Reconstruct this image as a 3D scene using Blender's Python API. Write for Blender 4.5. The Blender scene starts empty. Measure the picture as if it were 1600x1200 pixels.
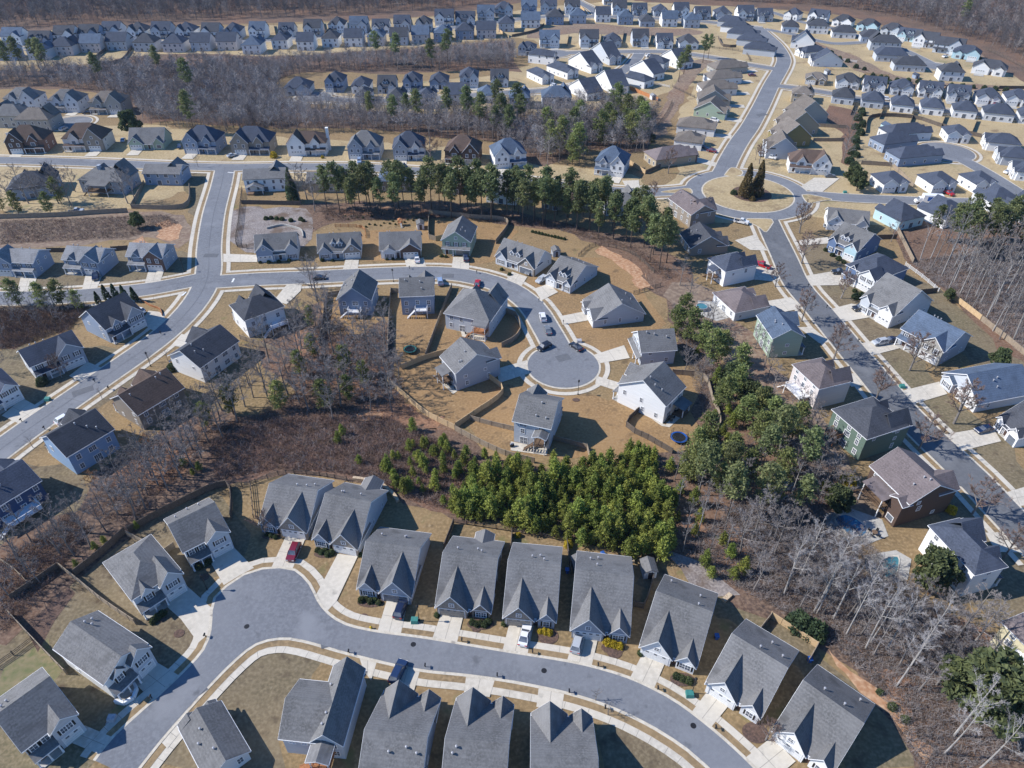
import bpy, math, random
import numpy as np
from mathutils import Vector, Matrix
from mathutils.geometry import tessellate_polygon

SC = bpy.context.scene
COL = SC.collection
R = math.radians

# ------------------------------------------------------------------ camera, world, sun
CAM_H = 120.0
CAM_F = 1111.0            # focal length in pixels of the 1600 px wide photograph
PITCH = R(38.4)           # below the horizon
SUN_EL = R(40.0)
HAZE = 0.00005
SHADOW_DIR = (1.0, -0.06) # ground direction in which shadows fall

cam = bpy.data.cameras.new("camera")
cam.sensor_width = 36.0
cam.lens = 36.0 * CAM_F / 1600.0
cam.clip_start = 1.0
cam.clip_end = 6000.0
cam_ob = bpy.data.objects.new("camera", cam)
COL.objects.link(cam_ob)
cam_ob.location = (0, 0, CAM_H)
cam_ob.rotation_euler = (R(90) - PITCH, 0, 0)
SC.camera = cam_ob

world = bpy.data.worlds.new("World")
SC.world = world
world.use_nodes = True
wn = world.node_tree
bgn = wn.nodes["Background"]
sky = wn.nodes.new("ShaderNodeTexSky")
sky.sky_type = 'NISHITA'
sky.sun_disc = False
sky.sun_elevation = SUN_EL
# the sun stands opposite to the shadow direction; sky rotation is measured clockwise from +Y
sx, sy = -SHADOW_DIR[0], -SHADOW_DIR[1]
sky.sun_rotation = math.atan2(sx, sy)
sky.air_density = 1.0
sky.dust_density = 0.2
sky.ozone_density = 4.5
hsv = wn.nodes.new("ShaderNodeHueSaturation")   # a clear deep winter sky
hsv.inputs["Saturation"].default_value = 1.25
hsv.inputs["Hue"].default_value = 0.506
wn.links.new(sky.outputs[0], hsv.inputs["Color"])
wn.links.new(hsv.outputs[0], bgn.inputs[0])
bgn.inputs[1].default_value = 0.145

sun = bpy.data.lights.new("sun", 'SUN')
sun.energy = 5.0
sun.angle = R(0.5)
sun.color = (1.0, 0.965, 0.915)
sun_ob = bpy.data.objects.new("sun", sun)
COL.objects.link(sun_ob)
L = math.hypot(*SHADOW_DIR)
sd = Vector((SHADOW_DIR[0] / L * math.cos(SUN_EL), SHADOW_DIR[1] / L * math.cos(SUN_EL), -math.sin(SUN_EL)))
sun_ob.rotation_euler = sd.to_track_quat('-Z', 'Y').to_euler()
sun_ob.location = (-100, 0, 200)

SC.view_settings.view_transform = 'Standard'
SC.view_settings.look = 'None'
SC.view_settings.exposure = 0.3
SC.view_settings.gamma = 1.0

# ------------------------------------------------------------------ helpers
def at(u, v, z=0.0):
    """point of height z seen at pixel (u, v) of the photograph"""
    xc = (u - 800) / CAM_F
    yc = (600 - v) / CAM_F
    dy = math.cos(PITCH) + yc * math.sin(PITCH)
    dz = -math.sin(PITCH) + yc * math.cos(PITCH)
    t = (z - CAM_H) / dz
    return Vector((xc * t, dy * t))

def tag(o, label=None, cat=None, group=None, kind=None):
    if label: o["label"] = label
    if cat: o["category"] = cat
    if group: o["group"] = group
    if kind: o["kind"] = kind
    return o

def empty(name, loc, rz=0.0, scale=1.0):
    o = bpy.data.objects.new(name, None)
    COL.objects.link(o)
    o.location = (loc[0], loc[1], loc[2] if len(loc) > 2 else 0.0)
    o.rotation_euler = (0, 0, rz)
    o.scale = (scale, scale, scale)
    o.empty_display_size = 0.5
    return o

def link(name, me, parent=None, loc=None, rz=None):
    o = bpy.data.objects.new(name, me)
    COL.objects.link(o)
    if parent is not None: o.parent = parent
    if loc is not None: o.location = loc
    if rz is not None: o.rotation_euler = (0, 0, rz)
    return o

def copy_thing(src, loc, rz, sc=1.0):
    """a copy of a thing together with its parts and their sub-parts"""
    r = src.copy(); COL.objects.link(r)
    r.location = (loc[0], loc[1], loc[2] if len(loc) > 2 else 0.0)
    r.rotation_euler = (0, 0, rz)
    if isinstance(sc, (int, float)): sc = (sc, sc, sc)
    r.scale = sc
    for ch in list(src.children):
        c = ch.copy(); COL.objects.link(c); c.parent = r
        for g in list(ch.children):
            d = g.copy(); COL.objects.link(d); d.parent = c
    return r

class MB:
    """collects faces; build() links them as ONE mesh object"""
    def __init__(s):
        s.v = []; s.f = []; s.m = []
    def add(s, vs, fs, m=0):
        b = len(s.v)
        s.v.extend(vs)
        for f in fs:
            s.f.append([b + i for i in f]); s.m.append(m)
    def quad(s, a, b, c, d, m=0): s.add([a, b, c, d], [(0, 1, 2, 3)], m)
    def tri(s, a, b, c, m=0): s.add([a, b, c], [(0, 1, 2)], m)
    def box(s, x0, x1, y0, y1, z0, z1, m=0):
        s.add([(x0, y0, z0), (x1, y0, z0), (x1, y1, z0), (x0, y1, z0), (x0, y0, z1), (x1, y0, z1), (x1, y1, z1), (x0, y1, z1)],
              [(0, 3, 2, 1), (4, 5, 6, 7), (0, 1, 5, 4), (1, 2, 6, 5), (2, 3, 7, 6), (3, 0, 4, 7)], m)
    def hexa(s, bot, top, m=0):
        n = len(bot)
        fs = [tuple(reversed(range(n))), tuple(range(n, 2 * n))]
        fs += [(i, (i + 1) % n, n + (i + 1) % n, n + i) for i in range(n)]
        s.add(list(bot) + list(top), fs, m)
    def bar(s, a, b, w, h, m=0):
        """square bar between two points"""
        a = Vector(a); b = Vector(b); d = (b - a)
        if d.length < 1e-6: return
        d.normalize()
        up = Vector((0, 0, 1)) if abs(d.z) < 0.95 else Vector((1, 0, 0))
        s1 = d.cross(up).normalized() * (w / 2); s2 = d.cross(s1).normalized() * (h / 2)
        q = lambda p: [tuple(p - s1 - s2), tuple(p + s1 - s2), tuple(p + s1 + s2), tuple(p - s1 + s2)]
        s.hexa(q(a), q(b), m)
    def tube(s, pts, rs, n=5, m=0, cap=True):
        b = len(s.v); prev = None
        for i, p in enumerate(pts):
            p = Vector(p)
            d = (Vector(pts[min(i + 1, len(pts) - 1)]) - Vector(pts[max(i - 1, 0)]))
            if d.length < 1e-6: d = Vector((0, 0, 1))
            d.normalize()
            up = Vector((0, 0, 1)) if abs(d.z) < 0.9 else Vector((1, 0, 0))
            s1 = d.cross(up).normalized(); s2 = d.cross(s1)
            for k in range(n):
                a = 2 * math.pi * k / n
                s.v.append(tuple(p + (s1 * math.cos(a) + s2 * math.sin(a)) * rs[i]))
        for i in range(len(pts) - 1):
            for k in range(n):
                s.f.append([b + i * n + k, b + i * n + (k + 1) % n, b + (i + 1) * n + (k + 1) % n, b + (i + 1) * n + k]); s.m.append(m)
        if cap:
            e = b + (len(pts) - 1) * n
            s.f.append([e + k for k in range(n)]); s.m.append(m)
    def lathe(s, prof, n=12, m=0, c=(0, 0)):
        b = len(s.v)
        for r, z in prof:
            for k in range(n):
                a = 2 * math.pi * k / n
                s.v.append((c[0] + r * math.cos(a), c[1] + r * math.sin(a), z))
        for i in range(len(prof) - 1):
            for k in range(n):
                s.f.append([b + i * n + k, b + i * n + (k + 1) % n, b + (i + 1) * n + (k + 1) % n, b + (i + 1) * n + k]); s.m.append(m)
        e = b + (len(prof) - 1) * n
        s.f.append([e + k for k in range(n)]); s.m.append(m)
    def mesh(s, name, mats, smooth=False):
        me = bpy.data.meshes.new(name)
        me.from_pydata(s.v, [], s.f)
        if not isinstance(mats, (list, tuple)): mats = [mats]
        for m in mats: me.materials.append(m)
        if len(mats) > 1: me.polygons.foreach_set("material_index", s.m)
        if smooth: me.polygons.foreach_set("use_smooth", [True] * len(s.f))
        me.update()
        return me
    def build(s, name, mats, parent=None, loc=None, rz=None, smooth=False):
        return link(name, s.mesh(name, mats, smooth), parent, loc, rz)

# ------------------------------------------------------------------ materials
def mat(name, base, alt=None, scale=1.0, rough=0.85, fine=None, fine_scale=20.0, detail=4.0, objvar=0.0, bump=0.0,
        lo=0.35, hi=0.65, spec=0.3, third=None, tscale=0.02, stretch=None, leaf=0.0, course=0.0, spots=()):
    m = bpy.data.materials.new(name); m.use_nodes = True
    nt = m.node_tree; N = nt.nodes; K = nt.links
    bs = N["Principled BSDF"]
    bs.inputs["Roughness"].default_value = rough
    bs.inputs["Specular IOR Level"].default_value = spec
    tc = N.new("ShaderNodeTexCoord"); co = tc.outputs["Object"]
    if stretch:
        mp = N.new("ShaderNodeMapping"); mp.inputs["Scale"].default_value = stretch
        K.new(co, mp.inputs[0]); co = mp.outputs[0]
    rgb = N.new("ShaderNodeRGB"); rgb.outputs[0].default_value = (*base, 1)
    cur = rgb.outputs[0]
    def mixin(col, sc, lo, hi, det):
        nonlocal cur
        n = N.new("ShaderNodeTexNoise"); n.inputs["Scale"].default_value = sc; n.inputs["Detail"].default_value = det
        K.new(co, n.inputs["Vector"])
        mr = N.new("ShaderNodeMapRange"); mr.inputs[1].default_value = lo; mr.inputs[2].default_value = hi
        K.new(n.outputs[0], mr.inputs[0])
        mx = N.new("ShaderNodeMix"); mx.data_type = 'RGBA'
        K.new(mr.outputs[0], mx.inputs[0]); K.new(cur, mx.inputs[6]); mx.inputs[7].default_value = (*col, 1)
        cur = mx.outputs[2]
        return n
    nz = None
    if alt: nz = mixin(alt, scale, lo, hi, detail)
    if third: mixin(third, tscale, 0.45, 0.7, 5.0)
    if fine: nz = mixin(fine, fine_scale, 0.4, 0.7, 3.0)
    for col_, sc_, lo_, hi_ in spots: mixin(col_, sc_, lo_, hi_, 6.0)
    if course:
        wv = N.new("ShaderNodeTexWave"); wv.bands_direction = 'Z'; wv.inputs["Scale"].default_value = .95; wv.inputs["Distortion"].default_value = 1.2; wv.inputs["Detail"].default_value = 3
        wv.inputs["Detail Scale"].default_value = 2.0
        K.new(co, wv.inputs["Vector"])
        mr = N.new("ShaderNodeMapRange"); mr.inputs[3].default_value = 1 - course; mr.inputs[4].default_value = 1 + course * .6
        K.new(wv.outputs["Fac"], mr.inputs[0])
        hs = N.new("ShaderNodeHueSaturation"); K.new(mr.outputs[0], hs.inputs["Value"]); K.new(cur, hs.inputs["Color"]); cur = hs.outputs[0]
    if objvar:
        oi = N.new("ShaderNodeObjectInfo")
        mr = N.new("ShaderNodeMapRange"); mr.inputs[3].default_value = 1 - objvar; mr.inputs[4].default_value = 1 + objvar
        K.new(oi.outputs["Random"], mr.inputs[0])
        if leaf:
            fr = N.new('ShaderNodeMath'); fr.operation = 'MULTIPLY'; fr.inputs[1].default_value = 7.31; K.new(oi.outputs['Random'], fr.inputs[0])
            fc = N.new('ShaderNodeMath'); fc.operation = 'FRACT'; K.new(fr.outputs[0], fc.inputs[0])
            mh = N.new('ShaderNodeMapRange'); mh.inputs[3].default_value = .482; mh.inputs[4].default_value = .515; K.new(fc.outputs[0], mh.inputs[0])
        hs = N.new("ShaderNodeHueSaturation"); K.new(mr.outputs[0], hs.inputs["Value"]); K.new(cur, hs.inputs["Color"])
        if leaf: K.new(mh.outputs[0], hs.inputs['Hue'])
        cur = hs.outputs[0]
    K.new(cur, bs.inputs["Base Color"])
    if leaf:
        tr = N.new("ShaderNodeBsdfTranslucent"); K.new(cur, tr.inputs["Color"])
        ms = N.new("ShaderNodeMixShader"); ms.inputs[0].default_value = leaf
        K.new(bs.outputs[0], ms.inputs[1]); K.new(tr.outputs[0], ms.inputs[2]); K.new(ms.outputs[0], N["Material Output"].inputs["Surface"])
    if bump and nz:
        bp = N.new("ShaderNodeBump"); bp.inputs["Strength"].default_value = bump; bp.inputs["Distance"].default_value = 0.1
        K.new(nz.outputs[0], bp.inputs["Height"]); K.new(bp.outputs[0], bs.inputs["Normal"])
    return m

def sc3(c, k): return tuple(min(1, x * k) for x in c)

WALLC = dict(white=(.80, .80, .79), offwhite=(.68, .69, .70), ltgray=(.50, .53, .57), gray=(.34, .37, .42), bluegray=(.27, .33, .43), slate=(.13, .19, .32),
             navy=(.06, .095, .19), tan=(.40, .34, .25), taupe=(.27, .235, .20), greige=(.40, .385, .35), green=(.13, .185, .15), sage=(.34, .43, .34),
             brown=(.105, .07, .056), brick=(.17, .105, .085), cream=(.62, .56, .38), blue=(.27, .40, .58), stone=(.30, .26, .22), olive=(.24, .20, .09),
             charcoal=(.08, .09, .11), pink=(.62, .57, .55), aqua=(.45, .62, .68))
WNAME = dict(white="white", offwhite="off-white", ltgray="light grey", gray="grey", bluegray="blue-grey", slate="slate blue", navy="dark blue", tan="tan",
             taupe="taupe", greige="beige-grey", green="dark green", sage="sage green", brown="brown", brick="brick", cream="cream", blue="light blue",
             stone="stone", olive="olive", charcoal="charcoal", pink="pale pink", aqua="pale aqua")
ROOFC = dict(gray=(.150, .148, .148), dark=(.062, .066, .078), slate=(.060, .071, .098), brown=(.105, .075, .062), tan=(.155, .135, .118), rose=(.15, .125, .125),
             blue=(.085, .115, .165), light=(.22, .222, .23))
RNAME = dict(gray="grey", dark="dark grey", slate="slate", brown="brown", tan="tan-grey", rose="mauve-grey", blue="blue-grey", light="pale grey")
_wm = {}
def WM(k):
    if k not in _wm:
        c = WALLC[k]
        if k in ("brick", "stone"):
            _wm[k] = mat("wall_" + k, c, sc3(c, .6), 2.5, .9, fine=sc3(c, 1.35), fine_scale=9, objvar=.08)
        else:
            _wm[k] = mat("siding_" + k, c, sc3(c, .88), .6, .7, fine=sc3(c, .93), fine_scale=6, objvar=.05, stretch=(.3, .3, 4))
    return _wm[k]
_rm = {}
def RM(k):
    if k not in _rm:
        c = ROOFC[k]
        _rm[k] = mat("shingles_" + k, c, sc3(c, .74), .5, .92, fine=sc3(c, 1.25), fine_scale=3.2, objvar=.10, third=sc3(c, 1.2), tscale=.16, course=.07, bump=.2, spots=[(sc3(c, .74), .28, .56, .72), (sc3(c, 1.3), .9, .66, .76)], spec=.2)
    return _rm[k]

M_TRIM = mat("white_trim_paint", (.80, .80, .80), (.72, .72, .72), 1.5, .6)
M_GLASS = mat("window_glass", (.07, .085, .115), (.15, .17, .20), .8, .1, spec=.6)
M_GARAGE = mat("garage_door_paint", (.72, .72, .71), (.64, .64, .63), 2, .6)
M_GARAGE_D = mat("grey_garage_door_paint", (.16, .18, .21), (.12, .14, .17), 2, .6)
M_GARAGE_T = mat("tan_garage_door_paint", (.36, .33, .28), (.30, .27, .23), 2, .6)
M_DOOR = mat("door_paint", (.06, .035, .03), (.08, .05, .04), 2, .5)
M_METAL = mat("vent_metal", (.45, .45, .47), (.3, .3, .32), 3, .4)
M_DECK = mat("deck_wood", (.20, .13, .085), (.13, .085, .055), 3, .85)
M_DECKO = mat("orange_deck_wood", (.42, .19, .085), (.30, .13, .06), 3, .8)
M_BRICKR = WM("brick")
M_CONC = mat("concrete", (.56, .51, .425), (.50, .455, .38), .15, .9, fine=(.585, .535, .45), fine_scale=1.2, third=(.43, .39, .325), tscale=.06, spots=[((.36, .33, .28), .5, .64, .76)])
M_CONC2 = mat("old_concrete", (.40, .385, .35), (.33, .315, .285), .3, .9, fine=(.46, .44, .40), fine_scale=1.7)
M_CURB = mat("kerb_concrete", (.56, .50, .40), (.45, .40, .32), .4, .9, fine=(.60, .55, .46), fine_scale=2, spots=[((.30, .27, .23), .6, .6, .72)])
M_ASPH = mat("asphalt", (0.18, 0.1872, 0.2034), (0.1548, 0.162, 0.1764), .07, .9, fine=(0.1962, 0.2043, 0.2205), fine_scale=1.8, third=(0.135, 0.1404, 0.1548), tscale=.03, detail=7, spots=[((0.117, 0.1215, 0.1323), .35, .62, .72), ((0.2115, 0.2187, 0.234), .11, .55, .7)])
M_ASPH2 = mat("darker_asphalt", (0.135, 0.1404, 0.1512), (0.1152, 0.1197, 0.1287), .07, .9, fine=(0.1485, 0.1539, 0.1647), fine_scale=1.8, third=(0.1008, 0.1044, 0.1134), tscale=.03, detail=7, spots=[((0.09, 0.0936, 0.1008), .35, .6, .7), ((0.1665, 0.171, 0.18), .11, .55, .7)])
M_PAINT = mat("road_marking_paint", (.78, .78, .76), (.6, .6, .58), 1.5, .7)
M_GRASS = mat("dormant_lawn", (0.2574, 0.1742, 0.08712), (0.1861, 0.1267, 0.06494), .07, .95, fine=(0.3089, 0.2154, 0.1125), fine_scale=1.6, third=(0.1624, 0.1228, 0.06178), tscale=.018, detail=9, spots=[((0.1346, 0.09504, 0.05148), .33, .58, .72), ((0.1584, 0.1465, 0.0594), .16, .62, .74), ((0.3326, 0.2455, 0.1426), .8, .62, .74)])
M_GRASSD = mat("dull_lawn", (0.1863, 0.1424, 0.08694), (0.1283, 0.0977, 0.0621), .10, .95, fine=(0.2318, 0.1838, 0.1143), fine_scale=1.6, third=(0.1242, 0.1076, 0.05962), tscale=.03, detail=9, spots=[((0.09522, 0.07038, 0.04554), .33, .56, .7), ((0.2484, 0.2029, 0.1325), .7, .62, .74)])
M_GRASSO = mat("orange_lawn", (0.297, 0.1837, 0.08554), (0.2336, 0.141, 0.06574), .10, .95, fine=(0.3406, 0.2178, 0.1069), fine_scale=1.6, third=(0.198, 0.1346, 0.06732), tscale=.03, detail=9, spots=[((0.1663, 0.1069, 0.05544), .33, .58, .72), ((0.3643, 0.2455, 0.1267), .7, .62, .74)])
M_GRASSP = mat("straw_lawn", (.40, .305, .170), (.31, .23, .125), .06, .95, fine=(.46, .36, .21), fine_scale=1.2, third=(.26, .20, .105), tscale=.02, detail=9, spots=[((.23, .165, .095), .12, .58, .7), ((.22, .20, .10), .09, .62, .74)])
M_GRASSG = mat("greenish_lawn", (.185, .165, .085), (.24, .19, .11), .3, .95, fine=(.13, .14, .06), fine_scale=.9, detail=9)
M_VERGE = mat("verge_grass", (0.2668, 0.1886, 0.1012), (0.1932, 0.138, 0.0782), .15, .95, fine=(0.3174, 0.2254, 0.1242), fine_scale=1.4)
M_LEAF = mat("leaf_litter", (0.1283, 0.0836, 0.0608), (0.0551, 0.0399, 0.03515), .11, .95, fine=(0.2185, 0.1472, 0.1026), fine_scale=1.5, third=(0.1805, 0.0931, 0.0532), tscale=.04, detail=10, spots=[((0.285, 0.19, 0.1235), 1.1, .64, .74), ((0.038, 0.0285, 0.02565), .5, .6, .72)])
M_LEAFR = mat("rust_leaf_litter", (.25, .135, .078), (.16, .088, .058), .2, .95, fine=(.33, .19, .115), fine_scale=1.6, detail=10, spots=[((.09, .058, .045), .45, .55, .7)])
M_SCRUB = mat("brown_scrub_soil", (.145, .085, .060), (.075, .048, .038), .12, .95, fine=(.22, .14, .098), fine_scale=1.5, third=(.21, .105, .06), tscale=.035, detail=10, spots=[((.28, .18, .12), .9, .63, .74)])
M_DULL = mat("dull_meadow", (.225, .165, .12), (.15, .105, .08), .08, .95, fine=(.29, .22, .155), fine_scale=.7, third=(.20, .11, .07), tscale=.03, detail=9)
M_CLAY = mat("red_clay", (.40, .215, .115), (.29, .15, .08), .25, .95, fine=(.52, .34, .21), fine_scale=1.0, detail=8)
M_MULCH = mat("mulch", (.10, .065, .05), (.065, .045, .038), .5, .95, fine=(.16, .10, .075), fine_scale=2.5)
M_GRAVEL = mat("grey_gravel", (.235, .205, .19), (.15, .125, .115), .2, .95, fine=(.33, .29, .265), fine_scale=2.0, detail=10, spots=[((.14, .10, .075), .12, .5, .62), ((.36, .32, .28), .5, .6, .72)])
M_STONEW = mat("pale_retaining_stone", (.50, .38, .25), (.36, .26, .17), 1.2, .9, fine=(.58, .47, .33), fine_scale=3)
M_FENCE = mat("weathered_fence_wood", (.295, .235, .17), (.21, .165, .12), 1.2, .9, fine=(.35, .285, .215), fine_scale=5)
M_FENCED = mat("dark_fence_wood", (.125, .10, .08), (.08, .065, .053), 1.2, .9, fine=(.165, .135, .11), fine_scale=5)
M_FENCET = mat("new_fence_wood", (.52, .37, .21), (.43, .30, .165), 1.2, .9, fine=(.58, .43, .26), fine_scale=5)
M_FENCEO = mat("orange_fence_wood", (.50, .22, .09), (.40, .17, .07), 1.2, .9)
M_FENCEW = mat("white_fence_vinyl", (.70, .70, .70), (.62, .62, .62), 1.2, .6)
M_BARK = mat("pine_bark", (.13, .095, .072), (.075, .055, .045), 2.0, .95)
M_BARKG = mat("grey_bark", (.24, .215, .20), (.15, .135, .125), 1.5, .95, objvar=.25)
M_BARKW = mat("pale_bark", (.40, .375, .35), (.24, .225, .21), .8, .9, objvar=.15)
M_TWIG = mat("grey_twigs", (.285, .255, .245), (.20, .18, .175), .3, .95, objvar=.28)
M_TWIGW = mat("pale_twigs", (.40, .38, .375), (.28, .26, .26), .3, .95, objvar=.18)
M_TWIGB = mat("brown_twigs", (.265, .175, .14), (.155, .105, .085), .4, .95, objvar=.3)
M_TWIGD = mat("dark_twigs", (.155, .14, .14), (.105, .095, .098), .1, .95)
M_RUST = mat("rust_leaves", (.33, .17, .075), (.22, .11, .055), 1.0, .9, objvar=.2)
M_PINE = mat("pine_needles", (.175, .205, .088), (.072, .098, .046), .45, .8, fine=(.255, .28, .115), fine_scale=1.1, objvar=.28, leaf=.4)
M_PINEL = mat("olive_pine_needles", (.215, .245, .085), (.095, .125, .048), .5, .8, fine=(.31, .335, .115), fine_scale=1.2, objvar=.3, leaf=.4)
M_PINEY = mat("young_pine_needles", (.245, .285, .058), (.095, .128, .036), .9, .8, fine=(.39, .425, .09), fine_scale=2.2, objvar=.3, leaf=.4)
M_EVER = mat("evergreen_leaves", (.065, .095, .048), (.034, .055, .030), .6, .75, fine=(.10, .14, .06), fine_scale=1.6, objvar=.2, leaf=.3)
M_DARKE = mat("dark_evergreen_needles", (.105, .135, .058), (.048, .068, .032), .45, .8, fine=(.16, .19, .075), fine_scale=1.3, objvar=.2, leaf=.35)
M_BRONZE = mat("bronze_conifer", (0.1725, 0.1275, 0.0525), (0.0825, 0.0675, 0.03), .5, .85, fine=(0.24, 0.1725, 0.075), fine_scale=1.4, leaf=.35)
M_YEL = mat("yellow_foliage", (.50, .38, .03), (.34, .27, .03), 1.0, .8, fine=(.62, .48, .05), fine_scale=3, leaf=.35)
M_BOX = mat("shrub_leaves", (0.077, 0.105, 0.042), (0.042, 0.0588, 0.028), 1.2, .8, fine=(0.126, 0.154, 0.063), fine_scale=4, objvar=.25, leaf=.35)
M_POOL = mat("pool_water", (.035, .19, .33), (.025, .13, .25), .5, .1, spec=.6)
M_POOL2 = mat("teal_pool_water", (.08, .22, .25), (.05, .16, .19), .3, .1, spec=.6)
M_BLACK = mat("black_plastic", (.018, .018, .02), None, rough=.5)
M_TYRE = mat("tyre_rubber", (.02, .02, .02), None, rough=.9)
M_BLUE = mat("blue_plastic", (.025, .10, .36), (.02, .08, .28), 2, .5)
M_GREENP = mat("green_plastic", (.05, .22, .19), (.04, .17, .15), 2, .6)
M_YELP = mat("yellow_paint", (.62, .42, .02), None, rough=.5)
M_WHITEP = mat("white_plastic", (.75, .75, .76), None, rough=.5)
M_RED = mat("red_plastic", (.5, .04, .03), None, rough=.5)
M_NET = mat("safety_net", (.09, .085, .05), None, rough=.9)
M_LAMP = mat("headlamp_glass", (.7, .7, .68), None, rough=.15, spec=.6)
M_RIM = mat("wheel_rim", (.4, .4, .42), None, rough=.35)

M_JOINT = mat("slab_joint", (.24, .22, .19), None)
M_TAR = mat("tar_line", (.125, .13, .142), None)
M_PATCH = mat("asphalt_repair", (.135, .14, .152), (.115, .12, .13), 1.5, .95)
# ------------------------------------------------------------------ ground, woodland floors, roads
_zc = [0]
def zlift():
    _zc[0] += 1
    return (_zc[0] % 19) * 0.0012

def spline(pts, step=3.0, closed=False):
    """Catmull-Rom resampling of 2-D points"""
    P = [Vector(p) for p in pts]; n = len(P); out = []
    segs = n if closed else n - 1
    for i in range(segs):
        if closed: a, b, c, d = P[i - 1], P[i], P[(i + 1) % n], P[(i + 2) % n]
        else: a, b, c, d = P[max(i - 1, 0)], P[i], P[i + 1], P[min(i + 2, n - 1)]
        k = max(1, int((c - b).length / step))
        for j in range(k):
            t = j / k
            out.append(0.5 * ((2 * b) + (c - a) * t + (2 * a - 5 * b + 4 * c - d) * t * t + (3 * b - a - 3 * c + d) * t ** 3))
    if not closed: out.append(P[-1])
    return out

def gpx(pts): return [at(*p) for p in pts]

def jitter_edge(pts, amp, step=4.0, seed=1):
    rnd = random.Random(seed); out = []
    n = len(pts)
    for i in range(n):
        a, b = pts[i], pts[(i + 1) % n]
        k = max(1, int((b - a).length / step))
        for j in range(k):
            p = a.lerp(b, j / k)
            out.append(p + Vector((rnd.uniform(-amp, amp), rnd.uniform(-amp, amp))))
    return out

def sheet(name, poly, z, m, kind='structure', parent=None):
    vs = [(p.x, p.y, z) for p in poly]
    tris = tessellate_polygon([[Vector((p.x, p.y, 0)) for p in poly]])
    mb = MB()
    fs = []
    for t in tris:
        a, b, c = (vs[i] for i in t)
        nz = (b[0] - a[0]) * (c[1] - a[1]) - (b[1] - a[1]) * (c[0] - a[0])
        fs.append(tuple(t) if nz > 0 else (t[0], t[2], t[1]))
    mb.add(vs, fs)
    o = mb.build(name, m, parent)
    if kind: o["kind"] = kind
    return o

def patch(name, px, m, z=0.01, amp=1.5, step=4.0, smooth=True):
    w = gpx(px)
    if smooth: w = spline(w, 6.0, True)
    if amp: w = jitter_edge(w, amp, step, len(px) * 7 + int(px[0][0]))
    return sheet(name, w, z, m)

def ribbon_mb(mb, pts, hw, z):
    n = len(pts); L_, R_ = [], []
    for i in range(n):
        d = pts[min(i + 1, n - 1)] - pts[max(i - 1, 0)]
        d = d.normalized() if d.length > 1e-6 else Vector((1, 0))
        nrm = Vector((-d.y, d.x))
        L_.append(pts[i] + nrm * hw); R_.append(pts[i] - nrm * hw)
    for i in range(n - 1):
        mb.quad((R_[i].x, R_[i].y, z), (R_[i + 1].x, R_[i + 1].y, z), (L_[i + 1].x, L_[i + 1].y, z), (L_[i].x, L_[i].y, z))

def disk_mb(mb, c, r, z, n=40):
    mb.add([(c.x + r * math.cos(2 * math.pi * k / n), c.y + r * math.sin(2 * math.pi * k / n), z) for k in range(n)], [tuple(range(n))])

# the ground, one sheet past the horizon
g = MB(); g.quad((-4000, -600, 0), (4000, -600, 0), (4000, 6000, 0), (-4000, 6000, 0))
tag(g.build("ground", M_GRASS), kind='structure')

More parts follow.
